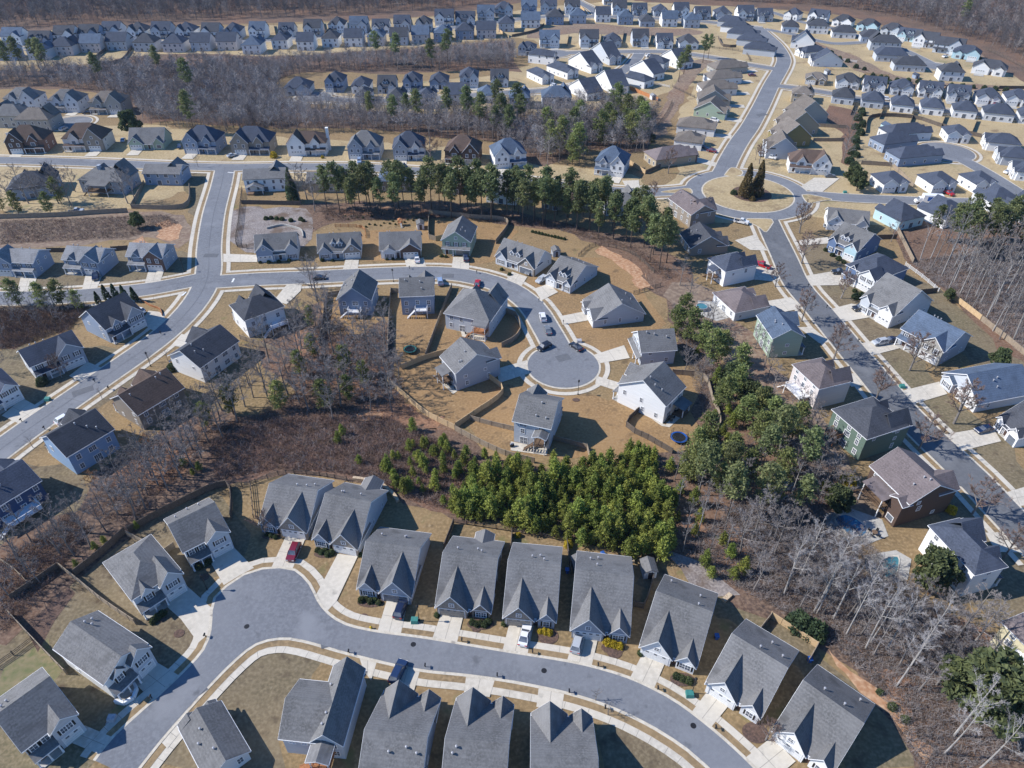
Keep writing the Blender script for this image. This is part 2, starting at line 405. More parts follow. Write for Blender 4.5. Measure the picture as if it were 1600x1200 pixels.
WF = [ # woodland floors and rough land: (pixel outline, material)
  ([(-60, -30), (1660, -30), (1660, 130), (1560, 108), (1480, 85), (1405, 48), (1330, 27), (1260, 18), (1180, 12), (1010, 3), (985, -2), (930, -6), (880, -8), (800, 6), (700, 22), (580, 30), (420, 36), (250, 41), (140, 44), (0, 54), (-60, 58)], M_LEAF),
  ([(-60, 108), (60, 112), (90, 100), (150, 104), (190, 90), (300, 84), (420, 88), (520, 83), (640, 76), (760, 66), (800, 66), (800, 92), (815, 112), (790, 110), (700, 112), (600, 116), (500, 112), (440, 122), (430, 150), (480, 168), (560, 172), (640, 178), (760, 180), (830, 184), (900, 176), (960, 165), (1010, 168), (1030, 200), (1010, 235), (980, 240), (930, 232), (850, 262), (820, 252), (770, 222), (690, 214), (610, 206), (540, 200), (440, 200), (350, 196), (280, 190), (215, 190), (205, 165), (150, 146), (60, 138), (-60, 140)], M_LEAF),
  ([(-60, 350), (60, 332), (180, 330), (250, 330), (285, 338), (300, 365), (285, 388), (230, 372), (100, 386), (0, 388), (-60, 390)], M_DULL),
  ([(470, 322), (560, 316), (700, 316), (800, 330), (900, 352), (985, 372), (1040, 395), (1075, 420), (1080, 470), (1090, 510), (1120, 560), (1140, 600), (1150, 640), (1120, 690), (1080, 640), (1105, 590), (1070, 550), (1045, 500), (1035, 470), (1005, 452), (1000, 425), (950, 392), (870, 360), (800, 352), (690, 335), (560, 345), (500, 352), (480, 370)], M_LEAF),
  ([(-40, 478), (20, 474), (90, 470), (150, 474), (120, 492), (100, 520), (60, 516), (20, 545), (-40, 545)], M_SCRUB),
  ([(430, 520), (470, 480), (505, 470), (505, 520), (560, 520), (606, 500), (612, 560), (620, 610), (660, 650), (720, 682), (770, 715), (900, 735), (980, 722), (1060, 705), (1110, 690), (1150, 640), (1200, 590), (1240, 640), (1300, 720), (1330, 800), (1340, 900), (1440, 940), (1560, 1000), (1610, 1060), (1610, 1230), (1440, 1230), (1390, 1120), (1330, 1050), (1250, 975), (1150, 940), (1110, 900), (1060, 880), (1000, 862), (900, 850), (800, 825), (710, 815), (640, 790), (560, 756), (450, 738), (380, 748), (250, 800), (205, 835), (100, 920), (20, 1010), (-30, 1010), (-30, 880), (120, 790), (140, 745), (230, 690), (290, 650), (350, 640), (400, 650), (460, 610), (400, 560)], M_LEAF),
  ([(330, 690), (420, 655), (520, 650), (600, 650), (650, 670), (740, 720), (800, 745), (720, 812), (640, 785), (600, 760), (520, 740), (430, 736), (340, 752)], M_SCRUB),
  ([(1395, 335), (1440, 345), (1520, 350), (1620, 340), (1620, 580), (1560, 545), (1490, 470), (1430, 420), (1400, 380)], M_LEAF),
  ([(830, 50), (905, 36), (985, 42), (1085, 46), (1095, 54), (1000, 56), (900, 52), (835, 60)], M_DULL),
  ([(1045, 148), (1075, 100), (1105, 92), (1110, 100), (1080, 130), (1062, 165), (1045, 200), (1020, 225), (1012, 210), (1030, 175)], M_DULL),
  ([(1250, 55), (1285, 70), (1340, 90), (1400, 118), (1480, 130), (1600, 135), (1600, 142), (1480, 139), (1380, 128), (1320, 100), (1270, 76), (1245, 66)], M_DULL),
  ([(1405, 48), (1440, 52), (1500, 72), (1545, 92), (1530, 100), (1490, 80), (1430, 60)], M_DULL),
  ([(1300, 165), (1345, 180), (1340, 215), (1325, 262), (1310, 250), (1318, 210), (1290, 185)], M_SCRUB),
  ([(1040, 460), (1080, 440), (1112, 455), (1140, 500), (1180, 520), (1205, 570), (1240, 600), (1290, 660), (1340, 760), (1370, 800), (1340, 830), (1300, 800), (1240, 700), (1180, 640), (1120, 560)], M_DULL),
  ([(360, 330), (480, 328), (485, 350), (470, 385), (365, 390)], M_GRAVEL),
  ([(1040, 862), (1090, 880), (1130, 900), (1150, 935), (1120, 925), (1060, 895)], M_GRAVEL),
]
for i_, (px_, m_) in enumerate(WF):
    patch("woodland_floor" if m_ in (M_LEAF, M_SCRUB) else ("gravel_bed" if m_ is M_GRAVEL else "rough_meadow"), px_, m_, 0.036 + i_ * .0012)
for i_, px_ in enumerate(([(925, 390), (942, 386), (975, 402), (1000, 420), (1012, 446), (1000, 452), (985, 432), (955, 408)],
            [(240, 352), (262, 345), (282, 350), (278, 372), (262, 378), (246, 370)], [(205, 378), (222, 370), (232, 380), (215, 388)],
            [(545, 652), (570, 644), (600, 648), (585, 660)], [(900, 722), (960, 716), (1000, 712), (970, 728), (915, 732)],
            [(1120, 830), (1150, 822), (1170, 838), (1150, 856), (1125, 850)], [(1290, 1010), (1330, 1045), (1400, 1100), (1460, 1175), (1440, 1190), (1380, 1110), (1320, 1060)],
            [(280, 92), (300, 88), (322, 96), (300, 102)],  [(1005, 425), (1016, 440), (1022, 452), (1010, 448)])):
    patch("clay_bank", px_, M_CLAY, 0.074 + i_ * .0012, 1.0, 2.5)

LAWNS = [
  (M_GRASSD, [(385, 1030), (420, 1012), (455, 1010), (520, 1024), (500, 1060), (470, 1100), (450, 1150), (445, 1210), (240, 1210), (300, 1130)]),
  (M_GRASSD, [(-20, 920), (110, 900), (200, 835), (300, 785), (365, 765), (395, 860), (340, 910), (325, 980), (270, 1050), (190, 1120), (120, 1200), (-30, 1210)]),
  (M_GRASSG, [(0, 1050), (60, 1010), (95, 1050), (60, 1090), (0, 1090)]), (M_GRASSG, [(185, 1105), (225, 1085), (240, 1098), (200, 1135)]),
  (M_GRASSD, [(960, 1115), (1060, 1170), (1090, 1215), (930, 1215), (925, 1130)]), (M_GRASSD, [(1260, 960), (1300, 1040), (1400, 1130), (1440, 1215), (1330, 1215), (1280, 1100), (1240, 1050), (1110, 960), (1000, 900), (1020, 880), (1120, 930)]),
  (M_GRASSO, [(610, 500), (690, 540), (780, 480), (830, 500), (815, 560), (900, 620), (960, 620), (1000, 570), (1100, 590), (1125, 670), (1060, 705), (960, 712), (850, 715), (720, 672), (640, 620)]),
  (M_GRASSO, [(820, 440), (860, 420), (960, 400), (1010, 450), (1040, 520), (1060, 560), (960, 550), (900, 540), (860, 480)]), (M_GRASSO, [(510, 470), (700, 470), (690, 560), (600, 560), (505, 530)]), (M_GRASSO, [(670, 338), (795, 350), (780, 400), (740, 415), (640, 410), (560, 405), (545, 365), (660, 355)]),
  (M_GRASSD, [(1250, 380), (1330, 380), (1400, 500), (1480, 620), (1600, 720), (1600, 800), (1500, 700), (1400, 600), (1300, 480)]), (M_GRASSD, [(1360, 400), (1440, 440), (1530, 500), (1600, 560), (1600, 640), (1500, 560), (1400, 470)]),
  (M_GRASSD, [(1380, 640), (1440, 690), (1530, 790), (1610, 870), (1610, 980), (1500, 930), (1450, 800), (1340, 690)]), (M_GRASSD, [(80, 540), (230, 570), (60, 690), (-20, 740), (-20, 560)]), (M_GRASSD, [(-20, 900), (-20, 740), (60, 720), (140, 740), (110, 800), (40, 870)]),
  (M_GRASSD, [(0, 400), (310, 395), (312, 440), (240, 455), (0, 460)]), (M_GRASSD, [(290, 270), (345, 272), (320, 340), (318, 420), (300, 420), (305, 340)]),
]
LAWNS.insert(0, (M_GRASSP, [(1000, 312), (1060, 270), (1060, 200), (1100, 110), (1190, 20), (1300, 30), (1620, 110), (1620, 330), (1380, 350), (1250, 340), (1120, 345)]))
LAWNS.insert(0, (M_GRASSP, [(-60, 268), (-60, 205), (200, 196), (440, 215), (700, 230), (900, 262), (1000, 280), (1000, 312), (800, 300), (500, 290), (300, 300), (180, 330), (0, 330)]))
LAWNS.insert(0, (M_GRASSP, [(-60, 100), (-60, 50), (300, 44), (700, 25), (1000, 0), (1200, 10), (1200, 90), (1060, 140), (960, 165), (820, 175), (560, 172), (480, 140), (800, 112), (820, 60), (500, 84)]))
LAWNS.append((M_MULCH, [(38, 965), (92, 905), (122, 918), (104, 962), (58, 1003)]))
for i_, (m_, px_) in enumerate(LAWNS): patch("lawn", px_, m_, 0.003 + i_ * .0012, 2.2, 4.0)
for i_, px_ in enumerate(([(545, 642), (600, 632), (660, 645), (710, 668), (640, 668), (570, 660)], [(185, 702), (250, 690), (305, 722), (250, 764), (190, 752)], [(1095, 842), (1165, 828), (1185, 868), (1130, 882)], [(1052, 785), (1088, 770), (1110, 830), (1065, 852)],
            [(470, 520), (555, 545), (600, 600), (530, 618), (470, 580)], [(1310, 1005), (1370, 1070), (1440, 1160), (1480, 1180), (1420, 1080), (1350, 1010)], [(520, 330), (640, 326), (760, 332), (640, 342)], [(700, 742), (740, 735), (760, 760), (720, 790), (690, 770)], [(1500, 955), (1560, 1000), (1600, 1060), (1540, 1040)])):
    patch("woodland_floor", px_, M_LEAFR, 0.060 + i_ * .0012, 2.5, 2.5)
# ---- roads.  Each is a centre line (pixels) and a half width in metres; wider layers lie under narrower ones.
ROADS = [  # name, pixel centre line, half width, sidewalk (0 none, 1 yes), material
  ("road", [(-40, 735), (40, 675), (140, 606), (235, 540), (285, 497), (315, 458), (326, 425), (327, 385), (334, 335), (346, 290), (352, 262)], 4.0, 1, 0),
  ("road", [(-40, 467), (60, 466), (150, 461), (240, 451), (326, 434)], 4.0, 1, 0),
  ("road", [(322, 442), (400, 437), (480, 434), (560, 430), (640, 427), (700, 428), (750, 436), (795, 452), (830, 478), (850, 508), (868, 540), (880, 566)], 4.0, 1, 0),
  ("road", [(-40, 250), (60, 252), (150, 255), (250, 259), (352, 262), (450, 261), (560, 262), (640, 267), (720, 273), (800, 281), (880, 291), (960, 299), (1020, 301), (1075, 297), (1105, 290)], 3.8, 1, 0),
  ("road", [(1110, 288), (1128, 272), (1140, 248), (1155, 222), (1172, 198), (1190, 165), (1206, 132), (1222, 104), (1224, 90), (1214, 72), (1200, 58), (1184, 44)], 4.2, 1, 0),
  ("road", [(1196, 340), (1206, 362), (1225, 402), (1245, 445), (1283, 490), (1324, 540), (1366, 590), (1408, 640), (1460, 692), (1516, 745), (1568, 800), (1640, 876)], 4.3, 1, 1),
  ("road", [(1235, 305), (1275, 306), (1330, 310), (1400, 313), (1470, 316), (1550, 317), (1650, 319)], 3.8, 0, 0),
  ("road", [(1482, 240), (1515, 256), (1550, 276), (1585, 298), (1640, 330)], 3.6, 0, 0),
  ("road", [(1210, 134), (1250, 139), (1300, 147), (1360, 158), (1440, 170), (1520, 178), (1660, 190)], 3.4, 1, 0),
  ("road", [(1195, 46), (1240, 54), (1300, 68), (1370, 66), (1410, 78), (1440, 92), (1462, 103)], 3.2, 0, 0),
  ("road", [(1150, 12), (1200, 18), (1250, 34), (1300, 44), (1370, 66)], 3.0, 0, 0),
  ("road", [(-40, 80), (60, 74), (150, 69), (250, 66), (350, 66), (440, 61), (540, 55), (640, 49), (720, 42), (790, 33), (840, 27), (920, 26), (1000, 28), (1090, 33), (1150, 40), (1190, 44)], 3.6, 1, 0),
  ("road", [(880, -10), (905, 4), (924, 14), (932, 24), (915, 27)], 3.6, 1, 0),
  ("road", [(492, 152), (540, 157), (600, 158), (660, 156), (720, 151), (780, 146), (850, 142), (900, 134), (950, 122), (978, 108), (994, 92), (1000, 82)], 3.6, 1, 0),
  ("road", [(868, 84), (920, 82), (1000, 81), (1050, 82), (1110, 90), (1160, 100), (1222, 110)], 3.6, 1, 0),
  ("road", [(10, 212), (60, 203), (100, 197), (130, 194)], 3.6, 0, 0),
]
DISKS = [((880, 572), 10.0), ((1168, 303), 25.0), ((112, 192), 9.5), ((492, 152), 9.0), ((1478, 238), 12.0), ((868, 84), 9.0), ((1462, 104), 8.0)]
# the nearest road, with its knuckle, is drawn by its traced edges
R1_OUT = [(150, 1190), (180, 1152), (246, 1092), (292, 1048), (320, 1016), (331, 985), (333, 955), (338, 935), (355, 918), (382, 900), (410, 891), (437, 889), (460, 893), (482, 914), (495, 940), (512, 961), (540, 978), (587, 989), (640, 996), (675, 1001), (740, 1012), (800, 1022), (887, 1036), (935, 1047), (980, 1061), (1020, 1079), (1060, 1102), (1112, 1142), (1160, 1185), (1210, 1236)]
R1_IN = [(205, 1215), (250, 1158), (292, 1110), (330, 1068), (367, 1031), (400, 1006), (437, 997), (475, 1001), (550, 1022), (650, 1045), (730, 1054), (800, 1064), (887, 1082), (960, 1106), (1025, 1138), (1075, 1171), (1105, 1197), (1145, 1240)]
LAY = [("sidewalk", M_CONC, 0.10), ("verge", M_VERGE, 0.13), ("kerb", M_CURB, 0.19), ("road", M_ASPH, 0.22)]
EXTRA = {"sidewalk": 3.1, "verge": 1.75, "kerb": 0.55, "road": 0.0}
road_lines = [(n, spline(gpx(p), 4.0), hw, sw, d) for n, p, hw, sw, d in ROADS]
r1o = spline(gpx(R1_OUT), 2.0); r1i = spline(gpx(R1_IN), 2.0)
r1poly = r1o + list(reversed(r1i))
for lname, lm, lz in LAY:
    k = 0
    mb = MB(); mb2 = MB()
    for n, pts, hw, sw, dk in road_lines:
        if lname in ("sidewalk", "verge") and not sw: continue
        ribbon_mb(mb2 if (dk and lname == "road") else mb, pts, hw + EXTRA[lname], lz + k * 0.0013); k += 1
    for c, r in DISKS:
        disk_mb(mb, at(*c), r + EXTRA[lname], lz + k * 0.0013); k += 1
    if lname != "road":
        for e in (r1o, r1i):
            ribbon_mb(mb, e, EXTRA[lname], lz + k * 0.0013); k += 1
    else:
        sheet("road", r1poly, lz + k * 0.0013, lm)
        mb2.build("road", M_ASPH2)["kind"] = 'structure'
    if lname == "sidewalk":       # control joints across the slabs
        for e, off in [(l[1], sg * (l[2] + 2.45)) for l in road_lines if l[3] for sg in (-1, 1)] + [(r1o, 2.45), (r1i, 2.45), (r1o, -2.45), (r1i, -2.45)]:
            acc = 0.0
            for a, b in zip(e, e[1:]):
                d = b - a
                acc += d.length
                if acc < 2.2 or a.y > 210: continue
                acc = 0.0; d.normalize(); nr = Vector((-d.y, d.x)); c = a + nr * off
                p, q = c - nr * .66, c + nr * .66; w = d * .035
                mb.quad((p.x - w.x, p.y - w.y, .127), (p.x + w.x, p.y + w.y, .127), (q.x + w.x, q.y + w.y, .127), (q.x - w.x, q.y - w.y, .127), 1)
    tag(mb.build(lname, [lm, M_JOINT] if lname == "sidewalk" else lm), kind='structure')

# roundabout island, splitter islands
def island(px, name="traffic_island"):
    w = spline(gpx(px), 1.5, True)
    sheet("kerb", w, 0.27 + zlift() * .2, M_CURB)
    c = sum(w, Vector((0, 0))) / len(w)
    sheet(name, [c + (p - c) * (1 - 0.5 / max(1.5, (p - c).length)) for p in w], 0.31 + zlift() * .2, M_GRASSP)
c0 = at(1168, 303)
mb = MB(); disk_mb(mb, c0, 18.6, 0.27); tag(mb.build("kerb", M_CURB), kind='structure')
mb = MB(); disk_mb(mb, c0, 18.0, 0.31); tag(mb.build("traffic_island", M_GRASSP), kind='structure')
mb = MB(); disk_mb(mb, at(1174, 304), 8.0, 0.34); tag(mb.build("mulch_bed", M_MULCH), kind='structure')
island([(1032, 301), (1052, 297), (1078, 295), (1081, 304), (1060, 303)])
island([(1131, 275), (1143, 262), (1160, 268), (1158, 275), (1140, 277)])
island([(1252, 305), (1262, 304), (1300, 312), (1285, 315), (1262, 318)])
island([(1164, 344), (1178, 342), (1206, 343), (1209, 348), (1197, 364), (1188, 358)])
# painted stop bars
for a, b in (((356, 270), (366, 271)), ((285, 463), (291, 457)), ((363, 442), (366, 436)), ((1174, 42), (1192, 43)), ((985, 84), (1006, 84)), ((1584, 310), (1600, 314))):
    p, q = at(*a), at(*b); d = (q - p).normalized(); nr = Vector((-d.y, d.x)) * .3
    sheet("stop_line", [p + nr, q + nr, q - nr, p - nr], 0.262 + zlift() * .1, M_PAINT)
def concrete(px, name="driveway", m=None, z=0.16):
    """a slab with its control joints cut in as dark lines"""
    w = gpx(px); zz = z + zlift() * .3
    mb = MB()
    tris = tessellate_polygon([[Vector((p.x, p.y, 0)) for p in w]])
    mb.add([(p.x, p.y, zz) for p in w], [tuple(t) for t in tris])
    if len(w) >= 4 and min(p.y for p in w) < 230:
        a, b, c, d = w[0], w[1], w[2], w[-1]
        def line(p, q):
            n = (q - p).normalized() * .035; n = Vector((-n.y, n.x))
            mb.quad((p.x - n.x, p.y - n.y, zz + .004), (p.x + n.x, p.y + n.y, zz + .004), (q.x + n.x, q.y + n.y, zz + .004), (q.x - n.x, q.y - n.y, zz + .004), 1)
        if len(w) == 4:
            line((a + b) / 2, (c + d) / 2)
            k = max(1, int((c - b).length / 3.2))
            for i in range(1, k): line(a.lerp(d, i / k), b.lerp(c, i / k))
    o = mb.build(name, [m or M_CONC, M_JOINT]); o["kind"] = 'structure'
    return o
# the paving seam down the middle of each near street, and a few square repairs
mb = MB()
for l in road_lines:
    seam = [p for p in l[1] if p.y < 330]
    if len(seam) > 3: ribbon_mb(mb, seam, .04, .252)
tag(mb.build("road_seam", M_TAR), kind='structure')
for (u, v), w_, l_, a_ in (((520, 1000), 1.4, 2.2, .3), ((760, 1040), 1.2, 3, 0), ((1000, 1095), 1.5, 2, -.5), ((300, 1085), 1.3, 2.4, .8), ((430, 925), 1.6, 1.6, .2), ((1330, 560), 1.4, 3, .9), ((1420, 665), 1.2, 2.5, .9), ((1500, 745), 1.6, 3.5, .9), ((330, 400), 1.3, 2.5, 0), ((700, 432), 1.2, 2, 0), ((880, 560), 1.5, 2, .4), ((130, 612), 1.3, 2.6, .6), ((1190, 180), 1.6, 3, .5)):
    c = at(u, v); Mr = Matrix.Rotation(a_, 2)
    sheet("road_repair", [c + Mr @ Vector(q) for q in ((-l_, -w_), (l_, -w_), (l_, w_), (-l_, w_))], .249, M_PATCH)
rnd_ = random.Random(9)
for l in road_lines[:6]:
    for k in range(6, len(l[1]) - 3, 9):
        p = l[1][k]
        if p.y > 260 or rnd_.random() < .35: continue
        d = (l[1][k + 1] - p).normalized(); nr = Vector((-d.y, d.x)) * l[2] * .92
        mb = MB(); ribbon_mb(mb, jitter_edge([p - nr, p + d * rnd_.uniform(-2, 2), p + nr + d * rnd_.uniform(-2, 2)], .25, 1.2, k)[:-6], .045, .2535)
        tag(mb.build("road_crack", M_TAR), kind='structure')
# tar lines on the knuckle and the near street
for px_ in ([(400, 960), (436, 974), (470, 976), (510, 985)], [(436, 996), (440, 974)], [(352, 1010), (385, 985), (420, 972)], [(330, 1062), (372, 1010), (400, 975)], [(400, 900), (392, 925), (410, 955)],
            [(560, 1000), (640, 1012), (720, 1030)], [(900, 1060), (980, 1085), (1050, 1120)], [(240, 1150), (290, 1080), (330, 1040)]):
    mb = MB(); ribbon_mb(mb, jitter_edge(spline(gpx(px_), 1.5), .12, 2, 3)[:-8], .05, .245 + zlift() * .1)
    tag(mb.build("road_crack", M_TAR), kind='structure')

# ------------------------------------------------------------------ house builder
_mesh_cache = {}
def window_meshes(w, h):
    k = ("win", round(w, 2), round(h, 2))
    if k not in _mesh_cache:
        f = MB(); t = .14
        f.box(-w / 2 - t, w / 2 + t, -.06, .02, -t, 0); f.box(-w / 2 - t, w / 2 + t, -.06, .02, h, h + t)
        f.box(-w / 2 - t, -w / 2, -.06, .02, 0, h); f.box(w / 2, w / 2 + t, -.06, .02, 0, h)
        f.box(-w / 2, w / 2, -.05, .0, h / 2 - .03, h / 2 + .03)
        for i in range(1, 4 if w > 1.5 else 2): f.box(-w / 2 + w * i / (4 if w > 1.5 else 2) - (.06 if i == 2 else .03), -w / 2 + w * i / (4 if w > 1.5 else 2) + (.06 if i == 2 else .03), -.055, .0, 0, h)
        p = MB(); p.box(-w / 2, w / 2, -.03, .01, 0, h)
        s = MB(); s.box(-w / 2 - t, w / 2 + t, -.05, .02, -t, h + t, 0); s.box(-w / 2, w / 2, -.07, .0, 0, h, 1)
        _mesh_cache[k] = (f.mesh("window", M_TRIM), p.mesh("pane", M_GLASS), s.mesh("window", [M_TRIM, M_GLASS]))
    return _mesh_cache[k]
def shutter_mesh(h):
    k = ("shut", round(h, 2))
    if k not in _mesh_cache:
        s = MB(); s.box(-.15, .15, -.05, .02, 0, h)
        _mesh_cache[k] = s.mesh("shutter", M_BLACK)
    return _mesh_cache[k]
def garage_mesh(w, h, m):
    k = ("gar", round(w, 2), m.name)
    if k not in _mesh_cache:
        s = MB()
        s.box(-w / 2 - .15, w / 2 + .15, -.05, .02, h, h + .18, 1); s.box(-w / 2 - .15, -w / 2, -.05, .02, 0, h, 1); s.box(w / 2, w / 2 + .15, -.05, .02, 0, h, 1)
        n = 4
        for i in range(n): s.box(-w / 2, w / 2, -.03, .015, i * h / n + .02, (i + 1) * h / n - .02, 0)
        s.box(-w / 2, w / 2, -.015, .0, 0, h, 2)
        c = max(2, int(w / 1.2))
        for i in range(c):
            x = -w / 2 + w * (i + .5) / c
            s.box(x - .3, x + .3, -.045, .0, h - h / n + .1, h - .1, 2)
        _mesh_cache[k] = s.mesh("garage_door", [m, M_TRIM, M_GLASS])
    return _mesh_cache[k]
def door_mesh():
    if "door" not in _mesh_cache:
        s = MB(); s.box(-.6, .6, -.05, .02, 0, 2.2, 1); s.box(-.47, .47, -.08, 0, 0, 2.08, 0); s.box(-.25, .25, -.09, 0, 1.35, 1.85, 2)
        _mesh_cache["door"] = s.mesh("door", [M_DOOR, M_TRIM, M_GLASS])
    return _mesh_cache["door"]
def vent_mesh():
    if "vent" not in _mesh_cache:
        s = MB(); s.lathe([(.11, -.3), (.11, .55), (.2, .56), (.2, .72), (.03, .8)], 8)
        _mesh_cache["vent"] = s.mesh("roof_vent", M_METAL)
    return _mesh_cache["vent"]
def post_mesh(h):
    k = ("post", round(h, 2))
    if k not in _mesh_cache:
        s = MB(); s.box(-.11, .11, -.11, .11, .35, h - .12); s.box(-.17, .17, -.17, .17, 0, .35); s.box(-.16, .16, -.16, .16, h - .12, h)
        _mesh_cache[k] = s.mesh("porch_post", M_TRIM)
    return _mesh_cache[k]

class House:
    TH = .2
    def __init__(s, name, root, fw, fd, wall, roof, detail, gable=None, trim=None):
        s.root = root; s.fw, s.fd = fw, fd; s.detail = detail
        s.wm = WM(wall); s.rm = RM(roof); s.gm = WM(gable) if gable else s.wm
        s.walls = MB(); s.gables = MB(); s.roofs = MB(); s.trim = MB()
        s.voids = []
    # a gabled block: walls, gable triangles, roof prism and white rake boards
    def block(s, x0, x1, y0, y1, h, p, axis='x', oh=.4, z0=0., mb=None, ends=(1, 1), roof=True, wallsides="fblr"):
        mb = mb or s.walls; TH = s.TH
        if "f" in wallsides: mb.quad((x0, y0, z0), (x1, y0, z0), (x1, y0, h), (x0, y0, h))
        if "b" in wallsides: mb.quad((x1, y1, z0), (x0, y1, z0), (x0, y1, h), (x1, y1, h))
        if "l" in wallsides: mb.quad((x0, y1, z0), (x0, y0, z0), (x0, y0, h), (x0, y1, h))
        if "r" in wallsides: mb.quad((x1, y0, z0), (x1, y1, z0), (x1, y1, h), (x1, y0, h))
        if axis == 'x':
            c = (y0 + y1) / 2; zr = h + (y1 - y0) / 2 * p
            if ends[0]: mb.tri((x0, y1, h), (x0, y0, h), (x0, c, zr))
            if ends[1]: mb.tri((x1, y0, h), (x1, y1, h), (x1, c, zr))
            if roof: s.prism('x', x0 - (oh if ends[0] else 0), x1 + (oh if ends[1] else 0), y0 - oh, y1 + oh, c, h - oh * p, zr, ends)
        elif axis == 'y':
            c = (x0 + x1) / 2; zr = h + (x1 - x0) / 2 * p
            if ends[0]: mb.tri((x0, y0, h), (x1, y0, h), (c, y0, zr))
            if ends[1]: mb.tri((x1, y1, h), (x0, y1, h), (c, y1, zr))
            if roof: s.prism('y', y0 - (oh if ends[0] else 0), y1 + (oh if ends[1] else 0), x0 - oh, x1 + oh, c, h - oh * p, zr, ends)
        else:
            zr = s.hip(x0 - oh, x1 + oh, y0 - oh, y1 + oh, h - oh * p * .2, p)
        return zr
    def prism(s, axis, a0, a1, e0, e1, c, ze, zr, ends=(1, 1)):
        TH = s.TH
        sec = [(e0, ze), (c, zr), (e1, ze), (e1, ze + TH), (c, zr + TH * 1.15), (e0, ze + TH)]
        P = (lambda a, e, z: (a, e, z)) if axis == 'x' else (lambda a, e, z: (e, a, z))
        A = [P(a0, e, z) for e, z in sec]; B = [P(a1, e, z) for e, z in sec]
        fs = []
        for i in range(6): fs.append((i, (i + 1) % 6, 6 + (i + 1) % 6, 6 + i))
        fs += [(0, 5, 4, 1), (1, 4, 3, 2), (6, 7, 10, 11), (7, 8, 9, 10)]
        s.roofs.add(A + B, fs)
        if s.detail >= 1:
            t = .04; hh = .2
            for a, sg, on in ((a0, -1, ends[0]), (a1, 1, ends[1])):
                if not on: continue
                for ea in (e0, e1):
                    q = lambda aa: [P(aa, ea, ze - .06), P(aa, c, zr - .06), P(aa, c, zr + hh - .02), P(aa, ea, ze + hh - .02)]
                    s.trim.hexa(q(a + sg * .003), q(a + sg * (.003 + t)))
            if s.detail >= 2:
                for ea, sg in ((e0, -1), (e1, 1)):
                    q = lambda ee: [P(a0 + .02, ee, ze - .02), P(a1 - .02, ee, ze - .02), P(a1 - .02, ee, ze + .15), P(a0 + .02, ee, ze + .15)]
                    s.trim.hexa(q(ea + sg * .003), q(ea + sg * .09))
    def hip(s, x0, x1, y0, y1, ze, p):
        w, d = x1 - x0, y1 - y0
        if w >= d:
            r = d / 2; zr = ze + r * p; R1, R2 = (x0 + r, (y0 + y1) / 2, zr), (x1 - r, (y0 + y1) / 2, zr)
        else:
            r = w / 2; zr = ze + r * p; R1, R2 = ((x0 + x1) / 2, y0 + r, zr), ((x0 + x1) / 2, y1 - r, zr)
        b = [(x0, y0, ze), (x1, y0, ze), (x1, y1, ze), (x0, y1, ze)]
        t = [(x, y, z + .16) for x, y, z in b]
        v = b + t + [R1, R2]
        fs = [(3, 2, 1, 0), (0, 1, 5, 4), (1, 2, 6, 5), (2, 3, 7, 6), (3, 0, 4, 7)]
        if w >= d: fs += [(4, 5, 9, 8), (5, 6, 9), (6, 7, 8, 9), (7, 4, 8)]
        else: fs += [(4, 5, 8), (5, 6, 9, 8), (6, 7, 9), (7, 4, 8, 9)]
        s.roofs.add(v, fs)
        if s.detail >= 2:
            e = .05
            for (a, bb, nx, ny) in ((b[0], b[1], 0, -1), (b[1], b[2], 1, 0), (b[2], b[3], 0, 1), (b[3], b[0], -1, 0)):
                q = lambda k: [(a[0] + nx * k, a[1] + ny * k, ze + .0), (bb[0] + nx * k, bb[1] + ny * k, ze + .0), (bb[0] + nx * k, bb[1] + ny * k, ze + .17), (a[0] + nx * k, a[1] + ny * k, ze + .17)]
                s.trim.hexa(q(.003), q(e))
        return zr
    def shed(s, x0, x1, y0, y1, z0, z1):
        """thin sloping roof, low edge at y0 (z0), high edge at y1 (z1)"""
        s.roofs.hexa([(x0, y0, z0), (x1, y0, z0), (x1, y1, z1), (x0, y1, z1)], [(x0, y0, z0 + .16), (x1, y0, z0 + .16), (x1, y1, z1 + .16), (x0, y1, z1 + .16)])
        if s.detail >= 1:
            s.trim.box(x0 + .02, x1 - .02, y0 - .06, y0 - .003, z0 - .06, z0 + .12)
    def place(s, side, t, z, me, name, child=None, off=0.0):
        """put a mesh on a wall: side f/b/l/r, t along the wall (local x or y), z height"""
        if side == 'f': loc, rz = (t, -s.fd / 2 - off, z), 0
        elif side == 'b': loc, rz = (t, s.fd / 2 + off, z), math.pi
        elif side == 'l': loc, rz = (-s.fw / 2 - off, t, z), -math.pi / 2
        else: loc, rz = (s.fw / 2 + off, t, z), math.pi / 2
        o = link(name, me, s.root, loc, rz)
        if child: link(child[0], child[1], o)
        return o
    def win(s, side, t, z, w=.95, h=1.45, off=0.0, shutters=False):
        f, p, one = window_meshes(w, h)
        if s.detail >= 2: o = s.place(side, t, z, f, "window", ("pane", p), off)
        else: o = s.place(side, t, z, one, "window", None, off)
        if shutters and s.detail >= 2:
            for sg in (-1, 1): s.place(side, t + sg * (w / 2 + .30), z, shutter_mesh(h), "shutter", None, off)
    def vent(s, x, y, z): link("roof_vent", vent_mesh(), s.root, (x, y, z))
    def finish(s):
        s.walls.build("wall", s.wm, s.root)
        if s.gables.f: s.gables.build("gable_wall", s.gm, s.root)
        s.roofs.build("roof", s.rm, s.root)
        if s.trim.f: s.trim.build("trim", M_TRIM, s.root)

